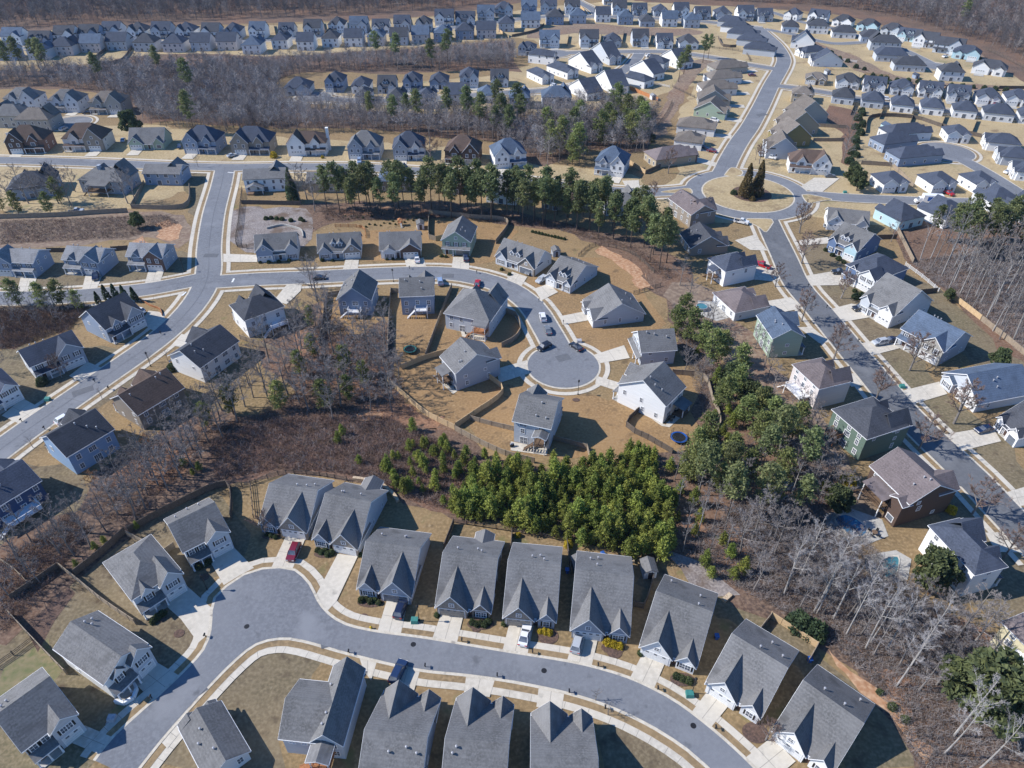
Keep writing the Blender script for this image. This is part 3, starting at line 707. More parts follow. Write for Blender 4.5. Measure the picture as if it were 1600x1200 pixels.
HOUSES = []
def frame(A, B, D, front, z=0.0, W=None):
    P, Q = at(*A, z), at(*B, z)
    u = (Q - P); w = u.length; u.normalize(); v = Vector((-u.y, u.x))
    if z > 0: P = P + u * .4 + v * .4; w -= .8
    if W: w = W
    c = P + u * (w / 2) + v * (D / 2)
    ax, fw, fd = {'n': (u, w, D), 'f': (-u, w, D), 'l': (-v, D, w), 'r': (v, D, w)}[front]
    return c, math.atan2(ax.y, ax.x), fw, fd

def house(A, B, D, front='n', style='two', wall='white', roof='gray', label=None, group=None, name="house", z=0.0, detail=2, mirror=False, W=None, seed=None,
          gable=None, h=None, pitch=None, axis=None, deck=None, chimney=False, garage=None, drive=None, dorm=None, ext=None, porchroof=True, zg=0.0, bay=0, gw=None, annex=None):
    rnd = random.Random(seed if seed is not None else int(A[0] * 13 + A[1] * 7))
    c, rz, fw, fd = frame(A, B, D, front, z, W)
    root = empty(name, (c.x, c.y, zg), rz)
    tag(root, label, "house", group)
    H = House(name, root, fw, fd, wall, roof, detail, gable)
    X0, X1, Y0, Y1 = -fw / 2, fw / 2, -fd / 2, fd / 2
    mx = (lambda x: -x) if mirror else (lambda x: x)
    def span(a, b):
        p, q = mx(X0 + a * fw), mx(X0 + b * fw)
        return min(p, q), max(p, q)
    GM = {None: M_GARAGE, 'white': M_GARAGE, 'dark': M_GARAGE_D, 'tan': M_GARAGE_T}[garage]
    floors = 2 if style in ('two', 'twof', 'hip2', 'big') else 1
    hh = h or {'two': 5.5, 'twof': 5.5, 'hip2': 5.5, 'big': 5.7, 'ranch': 2.9, 'one': 2.9, 'cape': 3.2}[style]
    pm = pitch or {'two': .62, 'twof': .8, 'hip2': .62, 'big': .88, 'ranch': .62, 'one': .6, 'cape': .85}[style]
    ax = axis or {'two': 'x', 'twof': 'y', 'hip2': 'hip', 'big': 'hip', 'ranch': 'x', 'one': 'hip', 'cape': 'x'}[style]
    zr = H.block(X0, X1, Y0, Y1, hh, pm, ax)
    covered = []                      # x ranges of the front taken by wings
    def wing(a, b, proj, wh, wp, mb=None, gar=False, upper=0, low=0, attic=False, back=None):
        x0, x1 = span(a, b)
        zz = wh + (x1 - x0) / 2 * wp
        if ax in ('x', 'hip') and zz > hh: y1 = Y0 + (zz - hh) / pm + .35
        else: y1 = Y0 + .3
        y1 = min(y1, 0.15 * fd if ax == 'x' else 0)
        H.block(x0, x1, Y0 - proj, Y0 + .003, wh, wp, 'y', .32, mb=mb or H.gables, ends=(1, 0), wallsides="flr", roof=False)
        H.prism('y', Y0 - proj - .35, y1, x0 - .32, x1 + .32, (x0 + x1) / 2, wh - .32 * wp, zz, (1, 0))
        covered.append((x0, x1))
        xc = (x0 + x1) / 2; ww = x1 - x0
        if gar:
            gww = gw or (4.9 if ww > 5.6 else min(ww - .8, 2.7 if ww < 4 else 4.6))
            H.place('f', xc, 0.02, garage_mesh(gww, 2.25, GM), "garage_door", None, proj)
        elif low:
            H.win('f', xc, .75, 1.9 if ww > 3.2 else 1.1, 1.4, proj, True)
        if upper:
            n = 2 if ww > 4.5 else 1
            for i in range(n): H.win('f', xc + (i - (n - 1) / 2) * ww * .45, 3.4, 1.7 if n == 1 and ww > 3 else 1.0, 1.35, proj, detail >= 2)
        if attic: H.win('f', xc, wh + .35 if not upper else wh + .2, .8, .9, proj)
        return x0, x1, zz
    def freespans(minw=1.2):
        xs = sorted(covered); cur = X0 + .3; out = []
        for a, b in xs:
            if a - cur > minw: out.append((cur, a - .3))
            cur = max(cur, b + .3)
        if X1 - .3 - cur > minw: out.append((cur, X1 - .3))
        return out
    def porch(a, b, dep, zt=2.65, posts=3):
        x0, x1 = span(a, b)
        H.shed(x0, x1, Y0 - dep, Y0 + .02, zt, zt + dep * .38)
        mb = MB(); mb.box(x0 + .1, x1 - .1, Y0 - dep + .15, Y0 - .01, 0.0, .22)
        mb.build("porch_floor", M_CONC2, root)
        if detail >= 1:
            for i in range(posts):
                xx = x0 + .25 + (x1 - x0 - .5) * i / max(1, posts - 1)
                link("porch_post", post_mesh(zt - .2), root, (xx, Y0 - dep + .3, .2))
    # ---- styles
    if style == 'ranch':
        wing(0, .57, .7, hh + .02, 1.32, gar=True, attic=True)
        wing(.67, 1.0, .45, hh - .03, 1.3, low=1, mb=H.walls)
        x0, x1 = span(.575, .675)
        H.place('f', (x0 + x1) / 2, .1, door_mesh(), "door")
    elif style == 'two':
        k = rnd.random()
        wing(0, .5, .9, hh + .03, .85, gar=True, upper=1)
        porch(.5, 1.0, 1.7)
        x0, x1 = span(.5, 1.0)
        H.place('f', x0 + .3 * (x1 - x0), .2, door_mesh(), "door")
        H.win('f', x0 + .7 * (x1 - x0), .8, 1.6, 1.4)
        for t in (.28, .74): H.win('f', x0 + t * (x1 - x0), 3.45, 1.0, 1.4, 0, True)
        if bay or k > .5: wing(.66, .86, .12, hh - .02, 1.1, mb=H.walls)
    elif style == 'twof':
        x0, x1 = span(0, .55); x2, x3 = span(.55, 1)
        H.place('f', (x0 + x1) / 2, .02, garage_mesh(min(4.8, fw * .5), 2.25, GM), "garage_door")
        H.place('f', x2 + .35 * (x3 - x2), .2, door_mesh(), "door")
        H.shed(X0 - .2, X1 + .2, Y0 - 1.3, Y0 + .02, 2.7, 3.2)
        for t in (.12, .88): link("porch_post", post_mesh(2.6), root, (mx(X0 + t * fw if t > .5 else X0 + .6 * fw), Y0 - 1.05, 0))
        for t in (.2, .5, .8): H.win('f', X0 + t * fw, 3.55, 1.0, 1.35, 0, True)
        H.win('f', 0, hh + .5, .8, .9)
    elif style in ('hip2', 'big'):
        wing(0, .46, 1.1, hh + .02, 1.15, gar=True, upper=1, attic=style == 'big')
        wing(.60, .84, .5, hh - .04, 1.25, mb=H.walls, upper=1)
        porch(.46, 1.0, 1.9)
        x0, x1 = span(.46, 1.0)
        H.place('f', x0 + .22 * (x1 - x0), .2, door_mesh(), "door")
        H.win('f', x0 + .62 * (x1 - x0), .8, 1.6, 1.4)
    elif style == 'one':
        wing(0, .5, .8, hh + .03, .7, gar=True)
        wing(.64, .92, 1.0, hh - .1, .62, mb=H.walls, low=1)
        x0, x1 = span(.5, .64)
        H.place('f', (x0 + x1) / 2, .1, door_mesh(), "door")
    elif style == 'cape':
        wing(0, .4, .9, hh + .03, .95, gar=True, attic=True)
        wing(.72, 1.0, .6, hh - .03, 1.05, mb=H.walls, low=1)
        x0, x1 = span(.4, .72)
        H.place('f', (x0 + x1) / 2, .1, door_mesh(), "door")
        if dorm is None: dorm = 2
        porch(.4, .72, 1.0, 2.6, 2)
    if annex:
        aw, sd_, y0f, y1f, ah, ap, aax = annex
        xa, xb = (X1 - .02, X1 + aw) if sd_ > 0 else (X0 - aw, X0 + .02)
        ya, yb = Y0 + y0f * fd, Y0 + y1f * fd
        H.block(xa, xb, ya, yb, ah, ap, aax, ends=(0, 1) if sd_ > 0 else (1, 0), wallsides="fb" + ("r" if sd_ > 0 else "l"), roof=False)
        zz = ah + (yb - ya) / 2 * ap
        if sd_ > 0: H.prism('x', X1 - 2.4, xb + .4, ya - .4, yb + .4, (ya + yb) / 2, ah - .4 * ap, zz, (0, 1))
        else: H.prism('x', xa - .4, X0 + 2.4, ya - .4, yb + .4, (ya + yb) / 2, ah - .4 * ap, zz, (1, 0))
        for t in (.3, .7):
            f, p, one = window_meshes(.9, 1.3)
            link("window", f, root, (xa + t * aw, yb, 3.6), math.pi)
    # ---- dormers
    if dorm:
        x0, x1 = span(.4, .72)
        for i in range(dorm):
            xc = x0 + (x1 - x0) * (i + .5) / dorm if style == 'cape' else X0 + fw * (i + 1) / (dorm + 1)
            yd = Y0 + 1.1; zb = hh + pm * 1.1; w2 = .75
            dm = MB(); dr = MB()
            s_walls, s_roofs = H.walls, H.roofs
            H.walls, H.roofs = dm, dr
            zz = zb + 1.25 + w2 * 1.0
            H.block(xc - w2, xc + w2, yd, yd + (zz - zb) / pm + .2, zb + 1.25, 1.0, 'y', .2, z0=zb - .4, ends=(1, 0), wallsides="flr")
            H.walls, H.roofs = s_walls, s_roofs
            d = dm.build("dormer", H.wm, root); dr.build("roof", H.rm, d)
            f, p, one = window_meshes(.8, .95)
            link("window", one, d, (xc, yd, zb + .25))
    # ---- back and side windows
    nb = max(2, int(fw / 3.2)); ns = max(1, int(fd / 4.5))
    fl = [(.9, 1.35)] + ([(3.5, 1.35)] if floors == 2 else []) + ([(5.7, 1.2)] if hh > 6.9 else [])
    for k, (zz, hw_) in enumerate(fl):
        for i in range(nb):
            t = X0 + fw * (i + .5) / nb + rnd.uniform(-.3, .3)
            if k == 0 and i == nb // 2:
                H.win('b', t, .15, 1.7, 2.0)
            else: H.win('b', t, zz + rnd.choice((0, 0, .15)), rnd.choice((.85, .95, 1.6) if i % 2 else (.85, .95)), hw_)
        if detail >= 1:
            for sd_ in 'lr':
                for i in range(ns):
                    if rnd.random() < .7: H.win(sd_, Y0 + fd * (i + .5) / ns + rnd.uniform(-.8, .8), zz + .1, rnd.choice((.7, .85)), rnd.choice((.8, 1.3)))
    if detail >= 2:
        if ax == 'x':
            for i in range(3):
                y = rnd.uniform(.5, fd * .38); x = rnd.uniform(X0 * .8, X1 * .8)
                H.vent(x, y, zr - y * pm + .1)
        elif ax == 'y':
            for i in range(3):
                x = rnd.uniform(.6, fw * .35); H.vent(x, rnd.uniform(Y0 * .6, Y1 * .8), zr - x * pm + .1)
    if chimney:
        ch = MB(); xx = mx(X1 + .35) if chimney is True else mx(chimney * fw)
        ch.box(xx - .55, xx + .55, -.2, 1.3, 0, zr + .9); ch.box(xx - .65, xx + .65, -.3, 1.4, zr + .9, zr + 1.05)
        ch.build("chimney", H.wm, root)
    # ---- rear extension with its own gable
    if ext:
        a, b, dep, eh = ext
        x0, x1 = span(a, b)
        H.block(x0, x1, Y1 - .3, Y1 + dep, eh, .6, 'y', .3, ends=(0, 1), wallsides="blr", roof=False)
        zz = eh + (x1 - x0) / 2 * .6
        yb = Y1 - max(.3, (zz - hh) / pm + .3) if zz > hh else Y1 - .25
        H.prism('y', yb, Y1 + dep + .3, x0 - .3, x1 + .3, (x0 + x1) / 2, eh - .18, zz, (0, 1))
        f, p, one = window_meshes(1.6, 1.4)
        link("window", one, root, ((x0 + x1) / 2, Y1 + dep, .8), math.pi)
    # ---- rear deck: platform, posts, rail, optional roof
    if deck:
        a, b, dep, dz, roofd, dk = deck
        x0, x1 = span(a, b); dm_ = M_DECKO if dk == 'o' else (M_TRIM if dk == 'w' else M_DECK)
        dmb = MB(); dmb.box(x0, x1, Y1 + .01, Y1 + dep, dz - .2, dz)
        d = dmb.build("deck", dm_, root)
        pm_ = MB()
        zt = dz + 2.5
        pts = [(x0 + .15, Y1 + dep - .15), (x1 - .15, Y1 + dep - .15)]
        for px_, py_ in pts:
            q = MB(); q.box(px_ - .1, px_ + .1, py_ - .1, py_ + .1, 0, zt if roofd else dz + 1.0); q.build("post", M_TRIM if roofd else dm_, d)
        q = MB()
        for (p1, p2) in (((x0 + .06, Y1 + .1), (x0 + .06, Y1 + dep - .06)), ((x0 + .06, Y1 + dep - .06), (x1 - .06, Y1 + dep - .06)), ((x1 - .06, Y1 + dep - .06), (x1 - .06, Y1 + .1))):
            q.bar((*p1, dz + 1.0), (*p2, dz + 1.0), .1, .08); q.bar((*p1, dz + .15), (*p2, dz + .15), .06, .06)
            L_ = math.hypot(p2[0] - p1[0], p2[1] - p1[1]); n = max(2, int(L_ / .35))
            for i in range(n + 1):
                x = p1[0] + (p2[0] - p1[0]) * i / n; y = p1[1] + (p2[1] - p1[1]) * i / n
                q.box(x - .03, x + .03, y - .03, y + .03, dz, dz + 1.0)
        if dz > .8: q.build("railing", dm_, d)
        if roofd:
            r = MB(); y0_, y1_ = Y1 - .02, Y1 + dep + .3
            xc = (x0 + x1) / 2
            if roofd == 'g':
                sv, tv = H.roofs, H.trim; H.roofs = MB(); H.trim = MB()
                H.prism('y', y0_, y1_, x0 - .3, x1 + .3, xc, zt - .1, zt + (x1 - x0) / 2 * .45, (0, 1))
                H.roofs.build("deck_roof", H.rm, d); H.trim.build("deck_trim", M_TRIM, d) if H.trim.f else None
                H.roofs, H.trim = sv, tv
            else:
                r.hexa([(x0 - .3, y1_, zt), (x0 - .3, y0_, zt + .7), (x1 + .3, y0_, zt + .7), (x1 + .3, y1_, zt)],
                       [(x0 - .3, y1_, zt + .16), (x0 - .3, y0_, zt + .86), (x1 + .3, y0_, zt + .86), (x1 + .3, y1_, zt + .16)])
                r.build("deck_roof", H.rm, d)
        if dz > .8:
            st = MB(); n = 8
            for i in range(n):
                st.box(x1 + .15 + i * .3, x1 + .45 + i * .3, Y1 + dep - 1.2, Y1 + dep - .1, dz - (i + 1) * dz / n, dz - (i + 1) * dz / n + .1)
            st.bar((x1 + .1, Y1 + dep - 1.15, dz - .1), (x1 + .15 + n * .3, Y1 + dep - 1.15, 0.05), .08, .2)
            st.bar((x1 + .1, Y1 + dep - .12, dz - .1), (x1 + .15 + n * .3, Y1 + dep - .12, 0.05), .08, .2)
            st.build("stairs", dm_, d)
    H.finish()
    # ---- driveway straight out of the garage
    if drive:
        frac = {'ranch': .285, 'two': .25, 'twof': .275, 'hip2': .23, 'big': .23, 'one': .25, 'cape': .2}[style]
        xg = mx(X0 + frac * fw); wdt = 2.7 if fw > 9 else 2.3
        M = Matrix.Rotation(rz, 2)
        pts = [c + M @ Vector(q) for q in ((xg - wdt, Y0 - drive), (xg + wdt, Y0 - drive), (xg + wdt * .95, Y0 - .1), (xg - wdt * .95, Y0 - .1))]
        sheet("driveway", pts, 0.16 + zlift() * .3, M_CONC if detail >= 1 else M_CONC2)
    HOUSES.append(root)
    return root

# ------------------------------------------------------------------ trees and shrubs
def leaf_quads(mb, rnd, c, spread, n, size, flat=.7, m=0):
    for _ in range(n):
        p = Vector((c[0] + rnd.gauss(0, spread), c[1] + rnd.gauss(0, spread), c[2] + rnd.gauss(0, spread * flat)))
        a = Vector((rnd.gauss(0, 1), rnd.gauss(0, 1), rnd.gauss(0, 1))).normalized()
        b = a.cross(Vector((rnd.gauss(0, 1), rnd.gauss(0, 1), rnd.gauss(0, 1)))).normalized()
        s = size * rnd.uniform(.6, 1.3)
        a *= s; b *= s * .55
        mb.quad(tuple(p - a), tuple(p - b * .9), tuple(p + a), tuple(p + b), m)

def pine(seed, h=18., crown0=.42, rad=2.9, clumps=62, per=26, leafm=None, name="pine_tree", size=.42):
    rnd = random.Random(seed)
    root = empty(name, (0, 0, 0))
    t = MB(); lean = rnd.uniform(-.03, .03) * h, rnd.uniform(-.03, .03) * h
    ctr = lambda z: Vector((lean[0] * (z / h) ** 2, lean[1] * (z / h) ** 2, z))
    t.tube([ctr(h * k / 6) for k in range(7)], [.012 * h * (1 - .88 * k / 6) + .02 for k in range(7)], 6)
    lv = MB()
    for i in range(clumps):
        f = (i + rnd.random()) / clumps
        z = h * (crown0 + (1.0 - crown0) * f ** .85)
        prof = math.sin(math.pi * min(1, .18 + .82 * f)) ** .6 if f < .97 else .2
        r = rad * prof * rnd.uniform(.25, 1.1)
        a = rnd.uniform(0, 6.283)
        p = ctr(z) + Vector((r * math.cos(a), r * math.sin(a), r * .12))
        b = ctr(z - r * .3)
        if r > .8: t.tube([b, (b + p) / 2 + Vector((0, 0, .1)), p], [.055, .04, .02], 3, cap=False)
        leaf_quads(lv, rnd, p, .52 * rad / 2.9, per, size, .55)
    t.build("trunk", M_BARK, root); lv.build("crown", leafm or M_PINE, root)
    return root

def bushy_pine(seed, h=5.2, rad=1.55, leafm=None, name="young_pine_tree"):
    rnd = random.Random(seed); root = empty(name, (0, 0, 0))
    t = MB(); t.tube([(0, 0, 0), (0, 0, h * .9)], [.11, .03], 5); lv = MB()
    for w in range(8):                       # whorls of upswept branches, each ending in a brush of needles
        f = .1 + .8 * w / 8; n = 6 if w < 5 else 5
        for k in range(n):
            a = 6.283 * k / n + w * 1.3 + rnd.uniform(-.3, .3); r = rad * (1.05 - f * .95) * rnd.uniform(.7, 1.15)
            b = Vector((0, 0, h * f)); e = b + Vector((r * math.cos(a), r * math.sin(a), r * .55))
            t.tube([b, e], [.035, .012], 3, cap=False)
            for g in (.45, .72, 1.0):
                p = b.lerp(e, g); leaf_quads(lv, rnd, p, .13 + .05 * g, 9, .19, 1.0)
    leaf_quads(lv, rnd, (0, 0, h * .95), .14, 26, .18, 1.9)
    t.build("trunk", M_BARK, root); lv.build("crown", leafm or M_PINEY, root)
    return root

def conifer(seed, h, rad, leafm, name, n=2600, size=.3, top=.9):
    rnd = random.Random(seed); root = empty(name, (0, 0, 0))
    t = MB(); t.tube([(0, 0, 0), (0, 0, h * .85)], [.02 * h, .03], 6); t.build("trunk", M_BARK, root)
    lv = MB()
    lob = [(rnd.uniform(0, 6.283), rnd.uniform(.05, .95), rnd.uniform(.5, 1.1)) for _ in range(40)]
    for i in range(n):
        a0, f, k = rnd.choice(lob)
        f = min(1, max(0, f + rnd.gauss(0, .07))); a = a0 + rnd.gauss(0, .35)
        prof = (1 - f) ** .75 * (1 if f > .08 else .75)
        r = rad * prof * (.75 + .3 * k) * rnd.uniform(.72, 1.06)
        p = (r * math.cos(a), r * math.sin(a), .15 + h * f)
        leaf_quads(lv, rnd, p, .06, 1, size, 1)
    lv.build("crown", leafm, root)
    return root

def shrub(seed, rad, hgt, leafm, name="shrub", n=650, size=.16):
    rnd = random.Random(seed); root = empty(name, (0, 0, 0))
    t = MB()
    for _ in range(5):
        a = rnd.uniform(0, 6.283); t.tube([(0, 0, 0), (.5 * rad * math.cos(a), .5 * rad * math.sin(a), hgt * .6)], [.035, .012], 3, cap=False)
    t.build("stem", M_BARK, root)
    lv = MB()
    for i in range(n):
        d = Vector((rnd.gauss(0, 1), rnd.gauss(0, 1), abs(rnd.gauss(0, 1)))).normalized()
        k = rnd.uniform(.75, 1.03) * (1 + .12 * math.sin(5 * d.x + seed) * math.cos(4 * d.y))
        leaf_quads(lv, rnd, (d.x * rad * k, d.y * rad * k, .1 + d.z * hgt * k), .03, 1, size, 1)
    lv.build("leaves", leafm, root)
    return root

def broadleaf_ever(seed, h, rad, leafm, name, n=5200, size=.38):
    rnd = random.Random(seed); root = empty(name, (0, 0, 0))
    t = MB(); t.tube([(0, 0, 0), (0, 0, h * .5)], [.25, .12], 6)
    lv = MB(); lob = []
    for i in range(34):
        a = rnd.uniform(0, 6.283); f = rnd.uniform(.12, 1); r = rad * (1 - abs(f - .42) ** 1.5 * 1.3) * rnd.uniform(.35, .95)
        lob.append((Vector((r * math.cos(a), r * math.sin(a), h * (.18 + .75 * f))), rnd.uniform(.5, 1.0) * rad * .34))
        t.tube([(0, 0, h * .3 * f + .5), tuple(lob[-1][0])], [.09, .02], 3, cap=False)
    for i in range(n):
        c, r = rnd.choice(lob); d = Vector((rnd.gauss(0, 1), rnd.gauss(0, 1), rnd.gauss(0, 1))).normalized()
        leaf_quads(lv, rnd, c + d * r * rnd.uniform(.7, 1.05), .05, 1, size, 1)
    t.build("trunk", M_BARK, root); lv.build("crown", leafm, root)
    return root

def bare(seed, h=14., spread=.5, trunkf=.3, limbs=9, sub=6, tw=7, tw2=3, bark=None, twig=None, name="bare_tree", up=.55, fork=False, r0=None, tww=.03):
    rnd = random.Random(seed); root = empty(name, (0, 0, 0))
    t = MB(); k = MB()
    r0 = r0 or .013 * h
    def ribbon(p, q, w):
        d = q - p
        s = d.cross(Vector((rnd.gauss(0, 1), rnd.gauss(0, 1), rnd.gauss(0, 1))))
        if s.length < 1e-6: return
        s = s.normalized() * w
        k.add([tuple(p - s), tuple(p + s), tuple(q)], [(0, 1, 2)])
    bend = Vector((rnd.uniform(-1, 1), rnd.uniform(-1, 1), 0)) * h * .035
    ctr = lambda f: Vector((bend.x * math.sin(f * 3), bend.y * math.sin(f * 2.3), h * f))
    t.tube([ctr(i / 7 * .94) for i in range(8)], [r0 * (1.15 - 1.05 * i / 7) + .02 for i in range(8)], 6)
    for i in range(limbs):
        f = trunkf + (.93 - trunkf) * (i + rnd.random() * .7) / limbs
        p = ctr(f); a = i * 2.4 + rnd.uniform(-.5, .5)
        ln = h * spread * (1.08 - f) * rnd.uniform(.7, 1.15) + .4
        d = Vector((math.cos(a), math.sin(a), up + rnd.uniform(-.15, .45))).normalized()
        mid = p + d * ln * .5 + Vector((0, 0, .04 * ln)); end = p + d * ln + Vector((0, 0, .16 * ln))
        rr = r0 * (1.05 - f) * .6 + .02
        t.tube([p, mid, end], [rr, rr * .6, .012], 4, cap=False)
        for j in range(sub):
            g = .25 + .75 * (j + rnd.random()) / sub
            b = p.lerp(mid, g * 2) if g < .5 else mid.lerp(end, g * 2 - 1)
            d2 = (d + Vector((rnd.gauss(0, .6), rnd.gauss(0, .6), rnd.gauss(.25, .4)))).normalized()
            l2 = ln * rnd.uniform(.25, .5) * (1.15 - g * .5)
            e2 = b + d2 * l2
            t.tube([b, e2], [rr * .35 + .008, .008], 3, cap=False)
            for q in range(tw):
                s = b.lerp(e2, rnd.uniform(.2, 1)); d3 = (d2 + Vector((rnd.gauss(0, .7), rnd.gauss(0, .7), rnd.gauss(.2, .5)))).normalized()
                e3 = s + d3 * l2 * rnd.uniform(.3, .65); ribbon(s, e3, tww)
                for z in range(tw2):
                    s4 = s.lerp(e3, rnd.uniform(.3, 1)); d4 = (d3 + Vector((rnd.gauss(0, .6), rnd.gauss(0, .6), rnd.gauss(.15, .5)))).normalized()
                    ribbon(s4, s4 + d4 * l2 * rnd.uniform(.15, .4), tww * .8)
    t.build("trunk", bark or M_BARKG, root); k.build("crown", twig or M_TWIG, root)
    return root

class Kind:
    """prototypes of one kind of plant; the first placements use the prototypes themselves, later ones copies"""
    def __init__(s, protos): s.protos = protos; s.used = 0; s.rnd = random.Random(len(protos) * 31 + 5)
    def put(s, x, y, sc=1.0, label=None, cat="tree", group=None, rz=None, tall=None):
        rz = s.rnd.uniform(0, 6.28) if rz is None else rz
        scv = (sc, sc, sc * (tall or 1.0))
        if s.used < len(s.protos):
            o = s.protos[s.used]; o.location = (x, y, 0); o.rotation_euler = (0, 0, rz); o.scale = scv
        else: o = copy_thing(s.protos[s.rnd.randrange(len(s.protos))], (x, y, 0), rz, scv)
        s.used += 1
        for k_ in ("label", "category", "group"):
            if k_ in o: del o[k_]
        tag(o, label, cat, group)
        return o
    def trim(s):
        for o in s.protos[s.used:]:
            for c in list(o.children): bpy.data.objects.remove(c)
            bpy.data.objects.remove(o)

PINES = Kind([pine(i, 18 + i % 3, .40 + .04 * (i % 3), 2.7 + .25 * (i % 3)) for i in range(6)])
YPINES = Kind([bushy_pine(40 + i, 5.0 + .5 * (i % 3), 1.5 + .15 * (i % 2)) for i in range(6)])
BPINES = Kind([pine(70 + i, 13, .14, 2.9, 70, 26, M_PINEL, "evergreen_tree", .36) for i in range(4)])
BARE = Kind([bare(100 + i, 14 + i % 3, .42 + .05 * (i % 2), .26, 12, 6, 9, 5, tww=.03) for i in range(6)])
BIRCH = Kind([bare(130 + i, 18 + i % 3, .30 + .04 * (i % 2), .42 + .03 * (i % 3), 9, 6, 9, 4, M_BARKW, M_TWIGW, "pale_bare_tree", .9, r0=.15, tww=.022) for i in range(6)])
WOODT = Kind([bare(330 + i, 15 + i % 3, .28 + .05 * (i % 2), .45, 10, 6, 7, 4, M_BARKW if i % 2 else M_BARKG, M_TWIG, "forest_tree", .85, r0=.14, tww=.024) for i in range(5)])
STREET = Kind([bare(160 + i, 8.0, .50, .20, 14, 7, 9, 5, M_BARKG, M_TWIGB, "street_tree", .75, r0=.15, tww=.03) for i in range(4)])
SAPL = Kind([bare(190 + i, 4.0, .4, .3, 7, 4, 5, 2, M_BARKG, M_TWIG, "sapling", .8, r0=.05, tww=.015) for i in range(2)])
SHRUB = Kind([shrub(200 + i, .75, .95, M_BOX) for i in range(3)])
DSHRUB = Kind([shrub(210 + i, 1.6, 2.2, M_EVER, "evergreen_bush", 1500, .2) for i in range(2)])
YSHRUB = Kind([shrub(220 + i, .75, 1.1, M_YEL, "yellow_shrub", 800, .15) for i in range(2)])
THUJA = Kind([conifer(230 + i, 4.6, 1.15, M_EVER, "cone_conifer", 1400, .22) for i in range(2)])
BIGEVER = Kind([broadleaf_ever(240 + i, 8.5, 3.6, M_DARKE, "evergreen_tree") for i in range(2)])
RUST = Kind([bare(260 + i, 7, .5, .15, 10, 5, 6, 3, M_BARKG, M_RUST, "rust_leaved_tree", .6, tww=.06) for i in range(2)])

def inside(p, poly):
    c = False; n = len(poly); j = n - 1
    for i in range(n):
        a, b = poly[i], poly[j]
        if (a.y > p.y) != (b.y > p.y) and p.x < (b.x - a.x) * (p.y - a.y) / (b.y - a.y) + a.x: c = not c
        j = i
    return c

TAKEN = []   # places (x, y, r) already occupied
def scatter(px, n, mind, seed, avoid=0.0, rejects=None):
    poly = gpx(px); rnd = random.Random(seed)
    x0, x1 = min(p.x for p in poly), max(p.x for p in poly); y0, y1 = min(p.y for p in poly), max(p.y for p in poly)
    out = []; tries = 0
    grid = {}
    while len(out) < n and tries < n * 60:
        tries += 1
        p = Vector((rnd.uniform(x0, x1), rnd.uniform(y0, y1)))
        if not inside(p, poly): continue
        k = (int(p.x // mind), int(p.y // mind))
        if any((p - q).length < mind for a in (-1, 0, 1) for b in (-1, 0, 1) for q in grid.get((k[0] + a, k[1] + b), ())): continue
        if avoid and any((p.x - t[0]) ** 2 + (p.y - t[1]) ** 2 < (t[2] + avoid) ** 2 for t in TAKEN): continue
        grid.setdefault(k, []).append(p); out.append(p)
    return out

